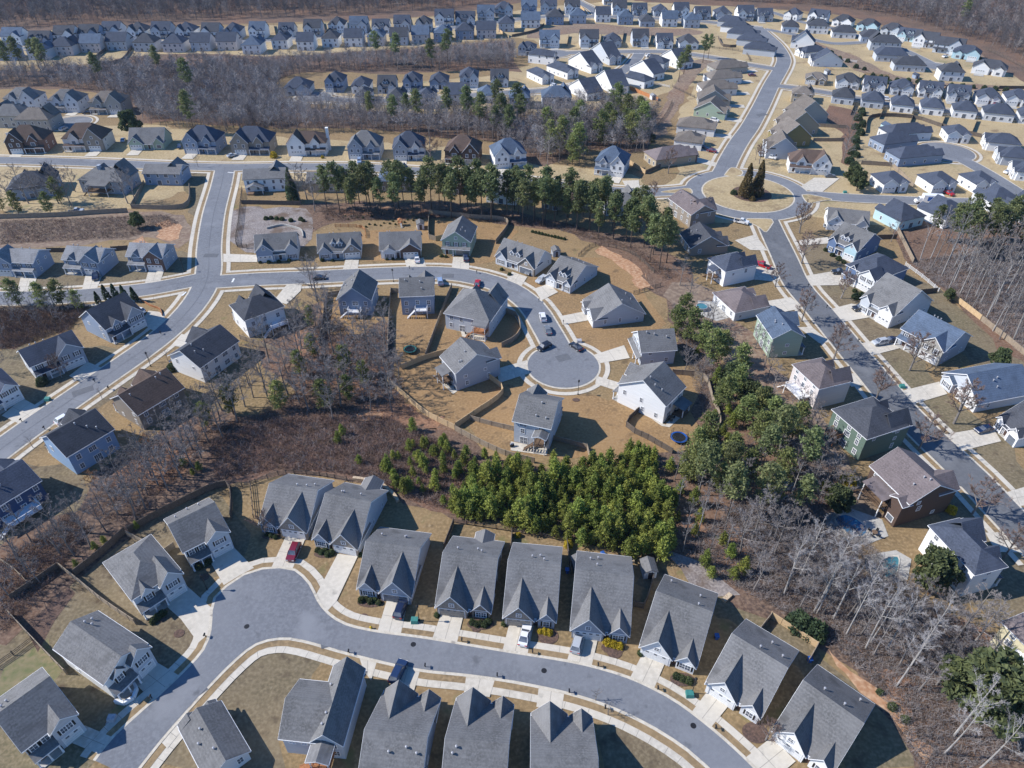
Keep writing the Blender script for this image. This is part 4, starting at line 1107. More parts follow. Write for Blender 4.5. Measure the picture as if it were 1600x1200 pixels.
# a wood far away that reads as one mass: one object, kind stuff
def wood_mass(name, label, px, n, mind, seed, h=15., tw=42, w=.07, tw2=4, dark=False):
    rnd = random.Random(seed); protos = []
    for i in range(8):
        r = random.Random(seed * 10 + i); V = []; M = []
        hh = h * r.uniform(.8, 1.1); pale = 0 if i % 3 else 3
        def tri(a, b, c, m): V.extend((a, b, c)); M.append(m)
        def blade(p, q, ww, m):
            s = (q - p).cross(Vector((r.gauss(0, 1), r.gauss(0, 1), r.gauss(0, .4))))
            s = s.normalized() * ww
            tri(p - s, p + s, q, m)
        top = Vector((r.uniform(-.8, .8), r.uniform(-.8, .8), hh * .97))
        for k in range(3):
            a = k * 2.094 + .3; s = Vector((math.cos(a), math.sin(a), 0)) * .15; s2 = Vector((math.cos(a + 2.094), math.sin(a + 2.094), 0)) * .15
            tri(s, s2, top, pale)
        for j in range(tw):
            f = r.uniform(.3, .98); a = r.uniform(0, 6.283)
            p = top * f; ln = hh * .34 * (1.15 - f) + .8
            d = Vector((math.cos(a), math.sin(a), r.uniform(.4, 1.3))).normalized(); e = p + d * ln
            blade(p, e, w, 1)
            for z in range(tw2):
                b = p.lerp(e, r.uniform(.25, 1)); d2 = (d + Vector((r.gauss(0, .7), r.gauss(0, .7), r.gauss(.2, .5)))).normalized()
                blade(b, b + d2 * ln * r.uniform(.25, .6), w * .8, 1)
        protos.append((np.array(V, dtype=np.float32), np.array(M, dtype=np.int32)))
    VV = []; MM = []
    for p in scatter(px, n, mind, seed):
        v, m = rnd.choice(protos); a = rnd.uniform(0, 6.283); sc = rnd.uniform(.6, 1.2); ca, sa = math.cos(a) * sc, math.sin(a) * sc
        o = np.empty_like(v); o[:, 0] = p.x + v[:, 0] * ca - v[:, 1] * sa; o[:, 1] = p.y + v[:, 0] * sa + v[:, 1] * ca; o[:, 2] = v[:, 2] * sc
        VV.append(o); k = rnd.random()
        MM.append(np.where(m == 1, 2 if k < .15 else (4 if k < .4 else 1), m))
    V = np.concatenate(VV); M = np.concatenate(MM); nt = len(M)
    me = bpy.data.meshes.new(name)
    me.vertices.add(nt * 3); me.vertices.foreach_set("co", V.ravel())
    me.loops.add(nt * 3); me.loops.foreach_set("vertex_index", np.arange(nt * 3, dtype=np.int32))
    me.polygons.add(nt); me.polygons.foreach_set("loop_start", np.arange(0, nt * 3, 3, dtype=np.int32)); me.polygons.foreach_set("loop_total", np.full(nt, 3, dtype=np.int32))
    for mm in ((M_TWIGD, M_TWIGD, M_TWIGB, M_BARKG, M_TWIG) if dark else (M_BARKG, M_TWIG, M_TWIGD, M_BARKG, M_TWIGW)): me.materials.append(mm)
    me.polygons.foreach_set("material_index", M.astype(np.int32))
    me.update(calc_edges=True)
    return tag(link(name, me), label, kind='stuff')

# tangles of low bare brush: one object each, nobody could count the stems
def thicket(name, label, px, n, seed, hgt=1.3, m=None, w=.035):
    rnd = random.Random(seed); mb = MB()
    for p in scatter(px, n, .42, seed):
        hh = hgt * rnd.uniform(.3, 1.5); k = rnd.choice((0, 0, 0, 0, 1, 2))
        for j in range(9):
            a = rnd.uniform(0, 6.283); d = Vector((math.cos(a) * rnd.uniform(.2, 1), math.sin(a) * rnd.uniform(.2, 1), rnd.uniform(.4, 1.2)))
            b = Vector((p.x + rnd.uniform(-.5, .5), p.y + rnd.uniform(-.5, .5), 0)); e = b + d * hh
            s = d.cross(Vector((rnd.gauss(0, 1), rnd.gauss(0, 1), .2))).normalized() * w
            mb.add([tuple(b - s), tuple(b + s), tuple(e)], [(0, 1, 2)], k)
            b2 = b.lerp(e, rnd.uniform(.3, .8)); e2 = b2 + Vector((rnd.gauss(0, .5), rnd.gauss(0, .5), rnd.uniform(.1, .6))) * hh * .6
            mb.add([tuple(b2 - s * .8), tuple(b2 + s * .8), tuple(e2)], [(0, 1, 2)], k)
    o = mb.build(name, [m or M_TWIGB, M_TWIG, M_BARK])
    tag(o, label, kind='stuff')
    return o

# ------------------------------------------------------------------ vehicles
CARC = dict(white=(.75, .75, .75), silver=(.42, .44, .46), gray=(.16, .17, .18), black=(.018, .018, .022), blue=(.018, .035, .09), navy=(.012, .022, .06), burgundy=(.16, .012, .025), red=(.42, .012, .018), lightblue=(.25, .34, .5))
_cm = {}
def CM(k):
    if k not in _cm:
        m = mat("car_paint_" + k, CARC[k], None, rough=.28, spec=.6)
        m.node_tree.nodes["Principled BSDF"].inputs["Coat Weight"].default_value = .5
        _cm[k] = m
    return _cm[k]
_car = {}
def car_meshes(kind):
    if kind in _car: return _car[kind]
    # side profiles along the length, nose at -y: (y, z) of the body top line
    if kind == 'sedan': L_, W_, body, cab = 4.7, 1.82, [(-2.35, .62), (-2.2, .78), (-1.0, .92), (1.5, .95), (2.2, .92), (2.35, .7)], [(-1.05, .9), (-.25, 1.42), (.9, 1.44), (1.75, .93)]
    elif kind == 'suv': L_, W_, body, cab = 4.7, 1.9, [(-2.35, .7), (-2.2, .95), (-1.15, 1.06), (1.9, 1.1), (2.25, 1.08), (2.35, .8)], [(-1.2, 1.04), (-.55, 1.68), (1.75, 1.72), (2.2, 1.08)]
    else: L_, W_, body, cab = 5.6, 1.98, [(-2.8, .8), (-2.65, 1.05), (-1.3, 1.12), (.62, 1.14), (.64, .75), (2.6, .75), (2.62, 1.1), (2.8, 1.05)], [(-1.3, 1.1), (-.7, 1.78), (.35, 1.8), (.6, 1.1)]
    b = MB(); zb = .3
    def loft(prof, hw0, hw1, zbase, m):
        for i in range(len(prof) - 1):
            (y0, z0), (y1, z1) = prof[i], prof[i + 1]
            k = lambda z: hw0 + (hw1 - hw0) * 0
            w0 = w1 = hw0
            if i == 0: w0 = hw0 * .86
            if i == len(prof) - 2: w1 = hw0 * .9
            v = [(-w0, y0, zbase), (w0, y0, zbase), (w1, y1, zbase), (-w1, y1, zbase), (-w0 * .95, y0, z0), (w0 * .95, y0, z0), (w1 * .95, y1, z1), (-w1 * .95, y1, z1)]
            b.add(v, [(4, 5, 6, 7), (0, 1, 5, 4), (2, 3, 7, 6), (1, 2, 6, 5), (3, 0, 4, 7), (3, 2, 1, 0)], m)
    loft(body, W_ / 2, W_ / 2, zb, 0)
    gl = MB()
    (a0, a1), (b0, b1), (c0_, c1), (d0, d1) = cab
    hw, ht = W_ / 2 * .93, W_ / 2 * .74
    v = [(-hw, a0, a1), (hw, a0, a1), (hw, d0, d1), (-hw, d0, d1), (-ht, b0, b1), (ht, b0, b1), (ht, c0_, c1), (-ht, c0_, c1)]
    gl.add(v, [(0, 1, 5, 4), (1, 2, 6, 5), (2, 3, 7, 6), (3, 0, 4, 7)], 0)
    b.add([(-ht * .98, b0, b1 + .012), (ht * .98, b0, b1 + .012), (ht * .98, c0_, c1 + .012), (-ht * .98, c0_, c1 + .012), (-ht * .9, b0 + .12, b1 + .05), (ht * .9, b0 + .12, b1 + .05), (ht * .9, c0_ - .12, c1 + .05), (-ht * .9, c0_ - .12, c1 + .05)],
          [(4, 5, 6, 7), (0, 1, 5, 4), (1, 2, 6, 5), (2, 3, 7, 6), (3, 0, 4, 7)], 0)
    for sx in (-1, 1):   # pillars
        for (p, q) in ((0 if sx < 0 else 1, 4 if sx < 0 else 5), (3 if sx < 0 else 2, 7 if sx < 0 else 6)):
            b.bar(v[p], v[q], .09, .09, 0)
        ym = (b0 + c0_) / 2
        b.bar((sx * hw, ym, a1), (sx * ht, ym, b1), .09, .05, 0)
    if kind == 'pickup': b.box(-.8, .8, .75, 2.55, .752, .76, 1)
    w = MB(); w.add([], [])
    n = 12; r = .34 if kind == 'sedan' else .38
    ring = lambda x, rr: [(x, rr * math.cos(6.2832 * k / n), r + rr * math.sin(6.2832 * k / n)) for k in range(n)]
    w.hexa(ring(-.11, r), ring(.11, r), 0)
    w.hexa(ring(-.125, r * .6), ring(.125, r * .6), 1)
    hl = MB(); hl.box(-.22, .22, -.05, .05, -.07, .07)
    _car[kind] = dict(b=b, glass=gl.mesh("window_glass", M_GLASS), wheel=w.mesh("wheel", [M_TYRE, M_RIM]), hl=hl.mesh("headlight", M_LAMP), tl=hl.mesh("tail_light", M_RED), L=L_, W=W_, body={})
    return _car[kind]
def car(px, heading_px, kind='sedan', color='white', label=None, group=None, z=.23, parts=True):
    """px: pixel of the middle of the car on the ground; heading_px: pixel its nose points to"""
    c = at(*px); d = at(*heading_px) - c
    rz = math.atan2(d.y, d.x) + math.pi / 2
    K = car_meshes(kind)
    if color not in K['body']: K['body'][color] = K['b'].mesh("body", [CM(color), M_BLACK])
    root = empty("parked_car", (c.x, c.y, z), rz)
    tag(root, label, {"sedan": "car", "suv": "car", "pickup": "pickup truck"}[kind], group)
    link("body", K['body'][color], root); link("window_glass", K['glass'], root)
    for sx in (-1, 1):
        for yy in (-K['L'] * .3, K['L'] * .3): link("wheel", K['wheel'], root, (sx * (K['W'] / 2 - .1), yy, 0))
        if parts:
            link("headlight", K['hl'], root, (sx * K['W'] * .34, -K['L'] / 2 + .03, .68)); link("tail_light", K['tl'], root, (sx * K['W'] * .38, K['L'] / 2 - .03, .8))
    return root

# ------------------------------------------------------------------ fences, lamps and small things
_post = {}
def fence(px, label, m=None, h=1.8, kind='board', step=2.4, z=0.0, posts=True, name="fence", group=None):
    m = m or M_FENCE
    w = spline(gpx(px), step, False) if len(px) > 2 else gpx(px)
    # resample evenly
    out = [w[0]]; 
    for i in range(len(w) - 1):
        a, b = w[i], w[i + 1]; L_ = (b - a).length; k = max(1, round(L_ / step))
        for j in range(1, k + 1): out.append(a.lerp(b, j / k))
    o0 = out[0]
    root = empty(name, (o0.x, o0.y, z)); tag(root, label, "fence", group)
    mb = MB(); rnd = random.Random(int(px[0][0]))
    for a, b in zip(out, out[1:]):
        p, q = a - o0, b - o0; d = (q - p)
        if d.length < .05: continue
        d.normalize(); nr = Vector((-d.y, d.x)) * .03
        if kind == 'board':
            hh = h + rnd.uniform(-.04, .04)
            mb.hexa([(p.x - nr.x, p.y - nr.y, .05), (q.x - nr.x, q.y - nr.y, .05), (q.x + nr.x, q.y + nr.y, .05), (p.x + nr.x, p.y + nr.y, .05)],
                    [(p.x - nr.x, p.y - nr.y, hh), (q.x - nr.x, q.y - nr.y, hh), (q.x + nr.x, q.y + nr.y, hh), (p.x + nr.x, p.y + nr.y, hh)])
            mb.bar((p.x, p.y, hh), (q.x, q.y, hh), .13, .06)
            if step < 3: mb.bar((p.x + nr.x * 2.4, p.y + nr.y * 2.4, .5), (q.x + nr.x * 2.4, q.y + nr.y * 2.4, .5), .06, .1); mb.bar((p.x + nr.x * 2.4, p.y + nr.y * 2.4, 1.4), (q.x + nr.x * 2.4, q.y + nr.y * 2.4, 1.4), .06, .1)
        else:
            for zz in ((.35, .75, 1.15) if h < 1.6 else (.3, .75, 1.2, 1.65)): mb.bar((p.x, p.y, zz), (q.x, q.y, zz), .05, .14)
    mb.build("board_panel" if kind == 'board' else "rail", m, root)
    if posts:
        k = (m.name, round(h, 1))
        if k not in _post:
            q = MB(); q.box(-.075, .075, -.075, .075, 0, h + .14); _post[k] = q.mesh("post", m)
        for p in out: link("post", _post[k], root, (p.x - o0.x, p.y - o0.y, 0))
    return root

def lamp(px, label, h=4.8):
    c = at(*px); root = empty("street_lamp", (c.x, c.y, 0)); tag(root, label, "street lamp", "street lamps by the kerbs")
    m = MB(); m.lathe([(.14, 0), (.14, .5), (.075, .6), (.055, h - .5)], 8); m.build("pole", M_BLACK, root)
    m = MB(); m.lathe([(.08, h - .5), (.2, h - .45), (.26, h - .02), (.3, h), (.1, h + .25), (.02, h + .4)], 8); m.build("lantern", M_BLACK, root)
    return root
def mailbox(px, label, cp=None):
    c = at(*px); root = empty("mailbox", (c.x, c.y, .12)); tag(root, label, "mailbox", "mailboxes along the kerbs")
    m = MB(); m.box(-.06, .06, -.06, .06, 0, 1.1); m.bar((0, -.35, .95), (0, .3, .95), .08, .08); m.build("post", M_BLACK, root)
    m = MB(); n = 6
    sec = [(-.13, 0), (.13, 0), (.13, .16), (.08, .25), (-.08, .25), (-.13, .16)]
    m.hexa([(x, -.45, 1.0 + z) for x, z in sec], [(x, .15, 1.0 + z) for x, z in sec]); m.build("box", M_BLACK, root)
    return root
def utility_box(px, label, m_=None):
    c = at(*px); root = empty("utility_box", (c.x, c.y, 0)); tag(root, label, "utility box", "green transformer boxes")
    m = MB(); m.box(-.85, .85, -.8, .8, 0, .12); m.build("pad", M_CONC2, root)
    m = MB(); m.hexa([(-.65, -.6, .12), (.65, -.6, .12), (.65, .6, .12), (-.65, .6, .12)], [(-.65, -.35, .85), (.65, -.35, .85), (.65, .6, .95), (-.65, .6, .95)]); m.build("cabinet", m_ or M_GREENP, root)
def trampoline(px, label, m_pad, r=2.1):
    c = at(*px); root = empty("trampoline", (c.x, c.y, 0)); tag(root, label, "trampoline")
    m = MB(); m.add([(r * .8 * math.cos(6.2832 * k / 24), r * .8 * math.sin(6.2832 * k / 24), .82) for k in range(24)], [tuple(range(24))]); m.build("jump_mat", M_BLACK, root)
    m = MB()
    for k in range(24):
        a, b = 6.2832 * k / 24, 6.2832 * (k + 1) / 24
        P = lambda rr, t, z: (rr * math.cos(t), rr * math.sin(t), z)
        m.hexa([P(r * .78, a, .84), P(r, a, .84), P(r, b, .84), P(r * .78, b, .84)], [P(r * .78, a, .9), P(r, a, .9), P(r, b, .9), P(r * .78, b, .9)])
    m.build("pad_ring", m_pad, root)
    for k in range(6):
        a = 6.2832 * k / 6; q = MB(); q.tube([(r * 1.02 * math.cos(a), r * 1.02 * math.sin(a), 0), (r * 1.02 * math.cos(a), r * 1.02 * math.sin(a), 2.5)], [.04, .04], 5); q.build("pole", M_BLACK, root)
    m = MB()
    for k in range(36):
        a = 6.2832 * k / 36; m.bar((r * math.cos(a), r * math.sin(a), .9), (r * math.cos(a), r * math.sin(a), 2.4), .02, .02)
        b = 6.2832 * (k + 1) / 36
        for zz in (1.3, 1.7, 2.1, 2.42): m.bar((r * math.cos(a), r * math.sin(a), zz), (r * math.cos(b), r * math.sin(b), zz), .02, .02)
    m.build("net", M_NET, root)
def bin_(px, label, m_=None):
    c = at(*px); root = empty("wheeled_bin", (c.x, c.y, 0)); tag(root, label, "bin")
    m = MB(); m.hexa([(-.26, -.3, .08), (.26, -.3, .08), (.26, .3, .08), (-.26, .3, .08)], [(-.36, -.42, 1.1), (.36, -.42, 1.1), (.36, .42, 1.1), (-.36, .42, 1.1)]); m.build("bin_body", m_ or M_BLUE, root)
    m = MB(); m.box(-.4, .4, -.46, .46, 1.1, 1.2); m.build("lid", m_ or M_BLUE, root)
    for s_ in (-1, 1):
        m = MB(); m.hexa([(s_ * .3, .28 + .12 * math.cos(k * .785), .12 + .12 * math.sin(k * .785)) for k in range(8)], [(s_ * .36, .28 + .12 * math.cos(k * .785), .12 + .12 * math.sin(k * .785)) for k in range(8)]); m.build("wheel", M_TYRE, root)

# ------------------------------------------------------------------ the houses
# bottom street, upper side: single-storey houses with two steep front gables
GR = "steep gabled single storey houses on the near street"
house((412, 829), (483, 840), 14.0, 'n', 'ranch', 'bluegray', 'gray', "grey gabled house with burgundy car on its driveway, leftmost of its row", GR, mirror=True, gable='stone', drive=None, z=0)
house((495, 852), (562, 866), 15.5, 'n', 'ranch', 'ltgray', 'gray', "grey gabled house with a small gabled room on its back roof, beside the retaining wall", GR, mirror=True, gable='stone', ext=(.2, .6, 2.5, 2.9))
house((564, 929), (644, 940), 14.5, 'n', 'ranch', 'ltgray', 'gray', "grey gabled house with dark garage door and dark blue car in front", GR, mirror=True, gable='gray', garage='dark')
house((685, 956), (766, 966), 16.0, 'n', 'ranch', 'taupe', 'gray', "grey gabled house with stone trim and round bushes, behind the lamp post", GR, gable='stone', garage='tan', ext=(.45, .78, 1.8, 2.9))
house((789, 972), (866, 980), 16.5, 'n', 'ranch', 'gray', 'gray', "grey gabled house with white sedan parked in front of it", GR, gable='stone', garage='tan')
house((893, 991), (979, 1002), 17.0, 'n', 'ranch', 'bluegray', 'gray', "grey gabled house with silver car and tall yellow bushes in front", GR, gable='gray')
house((1001, 1018), (1083, 1051), 16.0, 'n', 'ranch', 'white', 'gray', "white gabled house with plain white garage door and low shrubs, empty driveway", GR)
house((1104, 1076), (1183, 1129), 15.0, 'n', 'ranch', 'offwhite', 'gray', "white gabled house with windowed garage door at the road bend", GR)
house((1207, 1150), (1292, 1216), 15.0, 'n', 'ranch', 'white', 'gray', "white gabled house with brick edged garage in the bottom right, cut by the frame", GR, gable='white')
# bottom street, lower side
house((596, 1083), (687, 1094), 17.5, 'n', 'ranch', 'bluegray', 'gray', "broad grey roof beside the blue-walled two storey house, blue van in front", GR, z=2.9, mirror=False) if False else None
def backranch(p, q, D, label, **k):
    """front eave corners p (left), q (right) seen from the back; the body comes towards the camera"""
    P, Q = at(*p, 2.9), at(*q, 2.9); u = (Q - P).normalized(); v = Vector((-u.y, u.x))
    c = (P + Q) / 2 - v * (D / 2)
    # express as a wall line at ground level
    w = (Q - P).length - .8
    a = c - u * w / 2 - v * D / 2
    return house_at(a, u, w, D, 'f', 'ranch', label=label, **k)
_frame_px = frame
def house_at(a, u, w, D, front, style, label=None, **k):
    global frame
    v = Vector((-u.y, u.x)); c = a + u * (w / 2) + v * (D / 2)
    ax, fw, fd = {'n': (u, w, D), 'f': (-u, w, D), 'l': (-v, D, w), 'r': (v, D, w)}[front]
    keep = frame; frame = lambda *_: (c, math.atan2(ax.y, ax.x), fw, fd)
    o = house((int(c.x * 10), int(c.y * 10)), (0, 0), D, front, style, label=label, **k)
    frame = keep
    return o
backranch((597, 1086), (688, 1096), 17, "broad grey roof with two front peaks, beside the two storey house with orange deck", wall='bluegray', roof='gray', group=GR, gable='gray', mirror=True, seed=11)
backranch((711, 1098), (803, 1106), 17, "broad grey roof with two front peaks, middle one of the three at the bottom edge", wall='ltgray', roof='gray', group=GR, gable='gray', mirror=True, seed=12)
backranch((829, 1122), (926, 1125), 17, "broad grey roof with two front peaks, beside the open lawn at the bottom", wall='bluegray', roof='gray', group=GR, gable='gray', mirror=True, seed=13)
house((496, 1181), (541, 1186), 12.5, 'f', 'twof', 'ltgray', 'gray', "pale two storey house with orange covered deck at the bottom edge", None, h=5.6, pitch=1.15, deck=(.3, .95, 3.0, 2.4, 'g', 'o'), seed=5, annex=(5.0, 1, .25, 1.0, 5.5, .62, 'x'))
# two-storey houses round the knuckle
G2 = "two storey houses with white side walls on the near street"
house((299, 887), (364, 853), 10.5, 'n', 'two', 'offwhite', 'gray', "pale two storey house with wide driveway, nearest to the brown thicket", G2, mirror=True, gable='ltgray', pitch=.6)
house((222, 962), (291, 917), 12.0, 'n', 'hip2', 'offwhite', 'gray', "hip roofed two storey house with white side, second from the thicket", G2, mirror=True, gable='ltgray')
house((180, 1092), (241, 1033), 13.0, 'n', 'hip2', 'white', 'gray', "two storey house with curved white wall before its porch", G2, mirror=True, gable='ltgray', axis='y', pitch=.55)
house((58, 1195), (133, 1136), 11.5, 'n', 'two', 'offwhite', 'gray', "pale two storey house in the bottom left corner, cut by the frame", G2, mirror=True, gable='ltgray')
def from_eaves(p, q, r, h, front, style, label, **k):
    """three eave corners at height h: p-q is the camera-facing side, q-r the right side"""
    P, Q, R_ = at(*p, h), at(*q, h), at(*r, h); u = (Q - P); w = u.length - .8; u.normalize(); v = Vector((-u.y, u.x))
    D = abs((R_ - Q).dot(v)) - .8
    return house_at(P + u * .4 + v * .4, u, w, D, front, style, label=label, **k)
from_eaves((322, 1222), (391, 1172), (320, 1109), 3.2, 'l' if False else 'f', 'one', "grey roofed house beside the bare brown lawn at the bottom", wall='offwhite', roof='gray', axis='y', pitch=.6, seed=3, mirror=True)

# the middle cul-de-sac
G3 = "houses round the middle cul-de-sac"
house((803, 690), (858, 702), 11.5, 'f', 'two', 'ltgray', 'gray', "pale two storey house with covered two level deck below the cul-de-sac", G3, h=7.0, pitch=.6, deck=(.62, .95, 2.6, 2.8, 'g', 'd'), seed=7, mirror=True)
house((714, 611), (777, 588), 8.5, 'r', 'two', 'gray', 'gray', "grey two storey house with white gable end and covered wooden deck", G3, h=6.2, pitch=.6, deck=(.25, .7, 3.0, 2.4, 's', 'd'), seed=8)
house((697, 513), (765, 527), 14.5, 'f', 'hip2', 'ltgray', 'gray', "pale two storey house with tall hip roof and orange covered deck", G3, pitch=.75, deck=(.02, .3, 2.8, 2.6, 's', 'o'), seed=9, h=5.4)
house((629, 492), (679, 490), 10.0, 'f', 'two', 'bluegray', 'gray', "blue-grey two storey house with open white deck, between two board fences", None, h=6.8, pitch=.65, deck=(.2, .58, 2.6, 2.7, None, 'w'), seed=10)
house((532, 492), (582, 493), 10.5, 'f', 'twof', 'bluegray', 'gray', "blue-grey two storey house with rear gable and small white deck", None, h=5.8, deck=(.3, .7, 2.4, 2.4, None, 'w'), seed=14)
house((390, 528), (449, 506), 10.5, 'f', 'hip2', 'white', 'dark', "white two storey house with raised white deck by the leafless trees", None, h=6.2, deck=(.05, .5, 3.4, 2.4, None, 'w'), seed=15)
house((321, 598), (378, 557), 11.5, 'f', 'two', 'white', 'dark', "white house with grey roof behind the tangled bare trees", None, h=5.4, pitch=.6, seed=16)
house((226, 672), (294, 630), 11.0, 'f', 'two', 'taupe', 'brown', "taupe house with brown roof beside the left street", None, h=5.3, pitch=.65, gable='stone', seed=17)
house((121, 742), (189, 700), 11.0, 'f', 'two', 'blue', 'dark', "light blue house with dark roof behind bare trees", None, h=6.2, pitch=.62, seed=18)
house((-16, 836), (77, 778), 10.5, 'f', 'two', 'navy', 'slate', "dark blue house with white windows and deck at the left edge", None, h=5.6, pitch=.6, deck=(.2, .75, 3.6, 1.6, None, 'w'), seed=19)
house((174, 536), (228, 507), 12.0, 'n', 'hip2', 'bluegray', 'dark', "blue-grey gabled house by the street corner with white car", None, axis='x', pitch=.7, mirror=True, gable='gray', h=5.0, seed=20)
house((60, 596), (137, 564), 9.5, 'n', 'two', 'offwhite', 'slate', "house with white end wall and dark slate roof facing the left street", None, mirror=True, gable='gray', h=5.2, pitch=.6, seed=21)
house((-24, 655), (36, 622), 10.0, 'n', 'two', 'white', 'slate', "white house with white garage cut by the left edge", None, mirror=True, h=4.6, pitch=.6, seed=22)
# north side of the cul-de-sac street
GN = "gabled houses on the north side of the cul-de-sac street"
house((404, 409), (467, 404), 9.5, 'n', 'cape', 'ltgray', 'gray', "blue-grey gabled house beside the curved pale garden wall", GN, h=4.2, pitch=.75, dorm=0, gable='bluegray', seed=30)
house((500, 406), (565, 402), 10.0, 'n', 'cape', 'ltgray', 'gray', "house with two small dormers between two front gables, near the brown slope", GN, mirror=True, gable='stone', pitch=.8, seed=31)
house((596, 404), (658, 402), 10.5, 'n', 'one', 'offwhite', 'gray', "house with brown garage gable and white car on its wide driveway", GN, mirror=True, gable='brown', axis='x', pitch=.75, h=3.4, seed=32)
house((692, 397), (735, 400), 12.0, 'n', 'twof', 'sage', 'gray', "narrow two storey house with dark car, behind a fenced back lawn", None, mirror=True, h=5.6, pitch=.7, garage='tan', seed=33)
house((776, 411), (836, 431), 10.5, 'n', 'cape', 'ltgray', 'gray', "grey dormered house beside a small grey shed", GN, mirror=True, gable='stone', garage='dark', pitch=.75, seed=34)
house((855, 443), (892, 458), 15.0, 'n', 'cape', 'ltgray', 'gray', "grey dormered house with white garage in front of the orange clay bank", GN, gable='ltgray', pitch=.5, seed=35)
house((930, 512), (1005, 502), 11.5, 'l', 'one', 'ltgray', 'gray', "single storey grey house with long blank end wall by the cul-de-sac", G3, axis='x', pitch=.6, seed=36, mirror=True)
house((1000, 572), (1052, 568), 9.5, 'l', 'twof', 'ltgray', 'gray', "pale lavender house with plain roof and dormers facing the cul-de-sac", G3, axis='y', pitch=.75, h=5.0, seed=37)
house((964, 628), (1035, 662), 9.5, 'l', 'two', 'white', 'gray', "big white two storey house with back patio near the blue trampoline", G3, h=6.2, pitch=.65, deck=(.1, .5, 3.0, .3, 's', 'd'), seed=38)
# left rows
house((-4, 429), (61, 432), 9.0, 'n', 'two', 'bluegray', 'light', "blue-grey two storey house with flat front at the left edge", "three two storey houses before the brown slope", h=5.2, pitch=.5, seed=40)
house((107, 426), (163, 430), 9.0, 'n', 'two', 'bluegray', 'light', "blue-grey two storey house with dark pickup truck on its driveway", "three two storey houses before the brown slope", h=5.2, pitch=.55, mirror=True, bay=1, seed=41)
house((206, 421), (260, 423), 9.0, 'n', 'two', 'gray', 'light', "grey two storey house with brick front beside the street corner", "three two storey houses before the brown slope", h=5.2, pitch=.55, mirror=True, gable='brick', seed=42)
house((18, 314), (88, 306), 14, 'f', 'big', 'bluegray', 'dark', "large dark hip roofed house behind the leafless trees on the left", None, detail=1, h=4.5, pitch=.6, seed=43)
house((130, 301), (198, 304), 11, 'f', 'hip2', 'gray', 'gray', "grey two storey house with chimney and screened back porch", None, detail=1, h=5.4, deck=(.3, .75, 3.5, 2.2, 's', 'd'), chimney=.1, seed=44)
house((229, 289), (285, 290), 9, 'f', 'two', 'bluegray', 'gray', "blue-grey house with long plain roof before a fenced lawn", None, detail=1, h=5.0, pitch=.5, seed=45)
# row north of the long street
GF = "houses along the north side of the long street"
for A, B, st, wl, rf, lb, kw in [
    ((17, 240), (74, 238), 'big', 'brick', 'brown', "dark brick house with brown roof, leftmost on the long street", dict(gable='brown')),
    ((104, 236), (166, 235), 'big', 'pink', 'brown', "large house with brown roof and wide pale front", dict(mirror=True, gable='taupe')),
    ((205, 234), (258, 233), 'cape', 'sage', 'gray', "low sage house beside the dark round evergreen", dict(dorm=0)),
    ((291, 239), (341, 240), 'big', 'bluegray', 'slate', "blue-grey house with slate roof and steep front gables", {}),
    ((365, 241), (424, 241), 'big', 'taupe', 'slate', "dark gabled house next to the yellow bush", {}),
    ((452, 243), (511, 242), 'hip2', 'white', 'brown', "white house with brown roof and tall chimney on its right", dict(chimney=True)),
    ((546, 248), (595, 248), 'big', 'gray', 'gray', "grey two storey house with double gables and blue car", {}),
    ((616, 250), (664, 249), 'big', 'white', 'slate', "white house with slate roof behind a big leafless tree", dict(gable='gray')),
    ((696, 255), (748, 257), 'big', 'brown', 'brown', "brown house with brown hip roof and wide garage", dict(mirror=True, garage='tan')),
    ((773, 263), (822, 259), 'big', 'white', 'blue', "white house with blue-grey roof at the end of the house row", {}),
    ((929, 271), (974, 277), 'big', 'ltgray', 'blue', "pale blue house with blue-grey roof alone among the trees", dict(mirror=True, gable='offwhite'))]:
    house(A, B, 11.5, 'n', st, wl, rf, lb, GF, detail=1, drive=7.5, **kw)
house((1024, 263), (1086, 254), 11, 'r', 'one', 'tan', 'rose', "tan brick hip roofed house on the inside of the road curve", None, detail=1, h=3.6, gable='brick')
# south side of the long street, seen from behind
house((385, 301), (449, 298), 9.5, 'f', 'two', 'white', 'gray', "white two storey house with tall windows and back porch by the junction", None, detail=1, h=5.6, pitch=.5, deck=(.55, .95, 3, .4, 'g', 'd'), seed=50)
house((482, 301), (542, 301), 9, 'f', 'two', 'tan', 'gray', "tan house with plain grey roof left of the pine grove", None, detail=1, h=4.2, pitch=.6, seed=51)
house((592, 300), (640, 300), 10, 'f', 'hip2', 'taupe', 'blue', "house with blue-grey roof half hidden behind the pine grove", None, detail=1, h=4.6, seed=52)
house((690, 303), (736, 305), 10, 'f', 'hip2', 'brown', 'brown', "brown roofed house mostly hidden behind the pine grove", None, detail=1, h=4.2, seed=53)
house((760, 316), (806, 321), 10, 'f', 'hip2', 'white', 'gray', "white house with grey roof at the right end of the pine grove", None, detail=1, h=5, seed=54)
house((846, 328), (905, 330), 10, 'f', 'hip2', 'taupe', 'brown', "brown roof showing above the pines near the bend", None, detail=1, h=4, seed=55)
house((945, 338), (1000, 336), 10, 'f', 'hip2', 'gray', 'gray', "grey roof above the pines next to the traffic island", None, detail=1, h=4, seed=56)
GE = "houses on the inner side of the right-hand street"
house((1043, 330), (1077, 356), 10, 'f', 'two', 'taupe', 'rose', "taupe two storey house facing the roundabout", GE, detail=2, h=5.4, pitch=.55, seed=57)
house((1078, 400), (1132, 396), 11, 'r', 'one', 'taupe', 'dark', "dark roofed brown house below the taupe house", GE, axis='x', h=3.3, pitch=.6, seed=58)
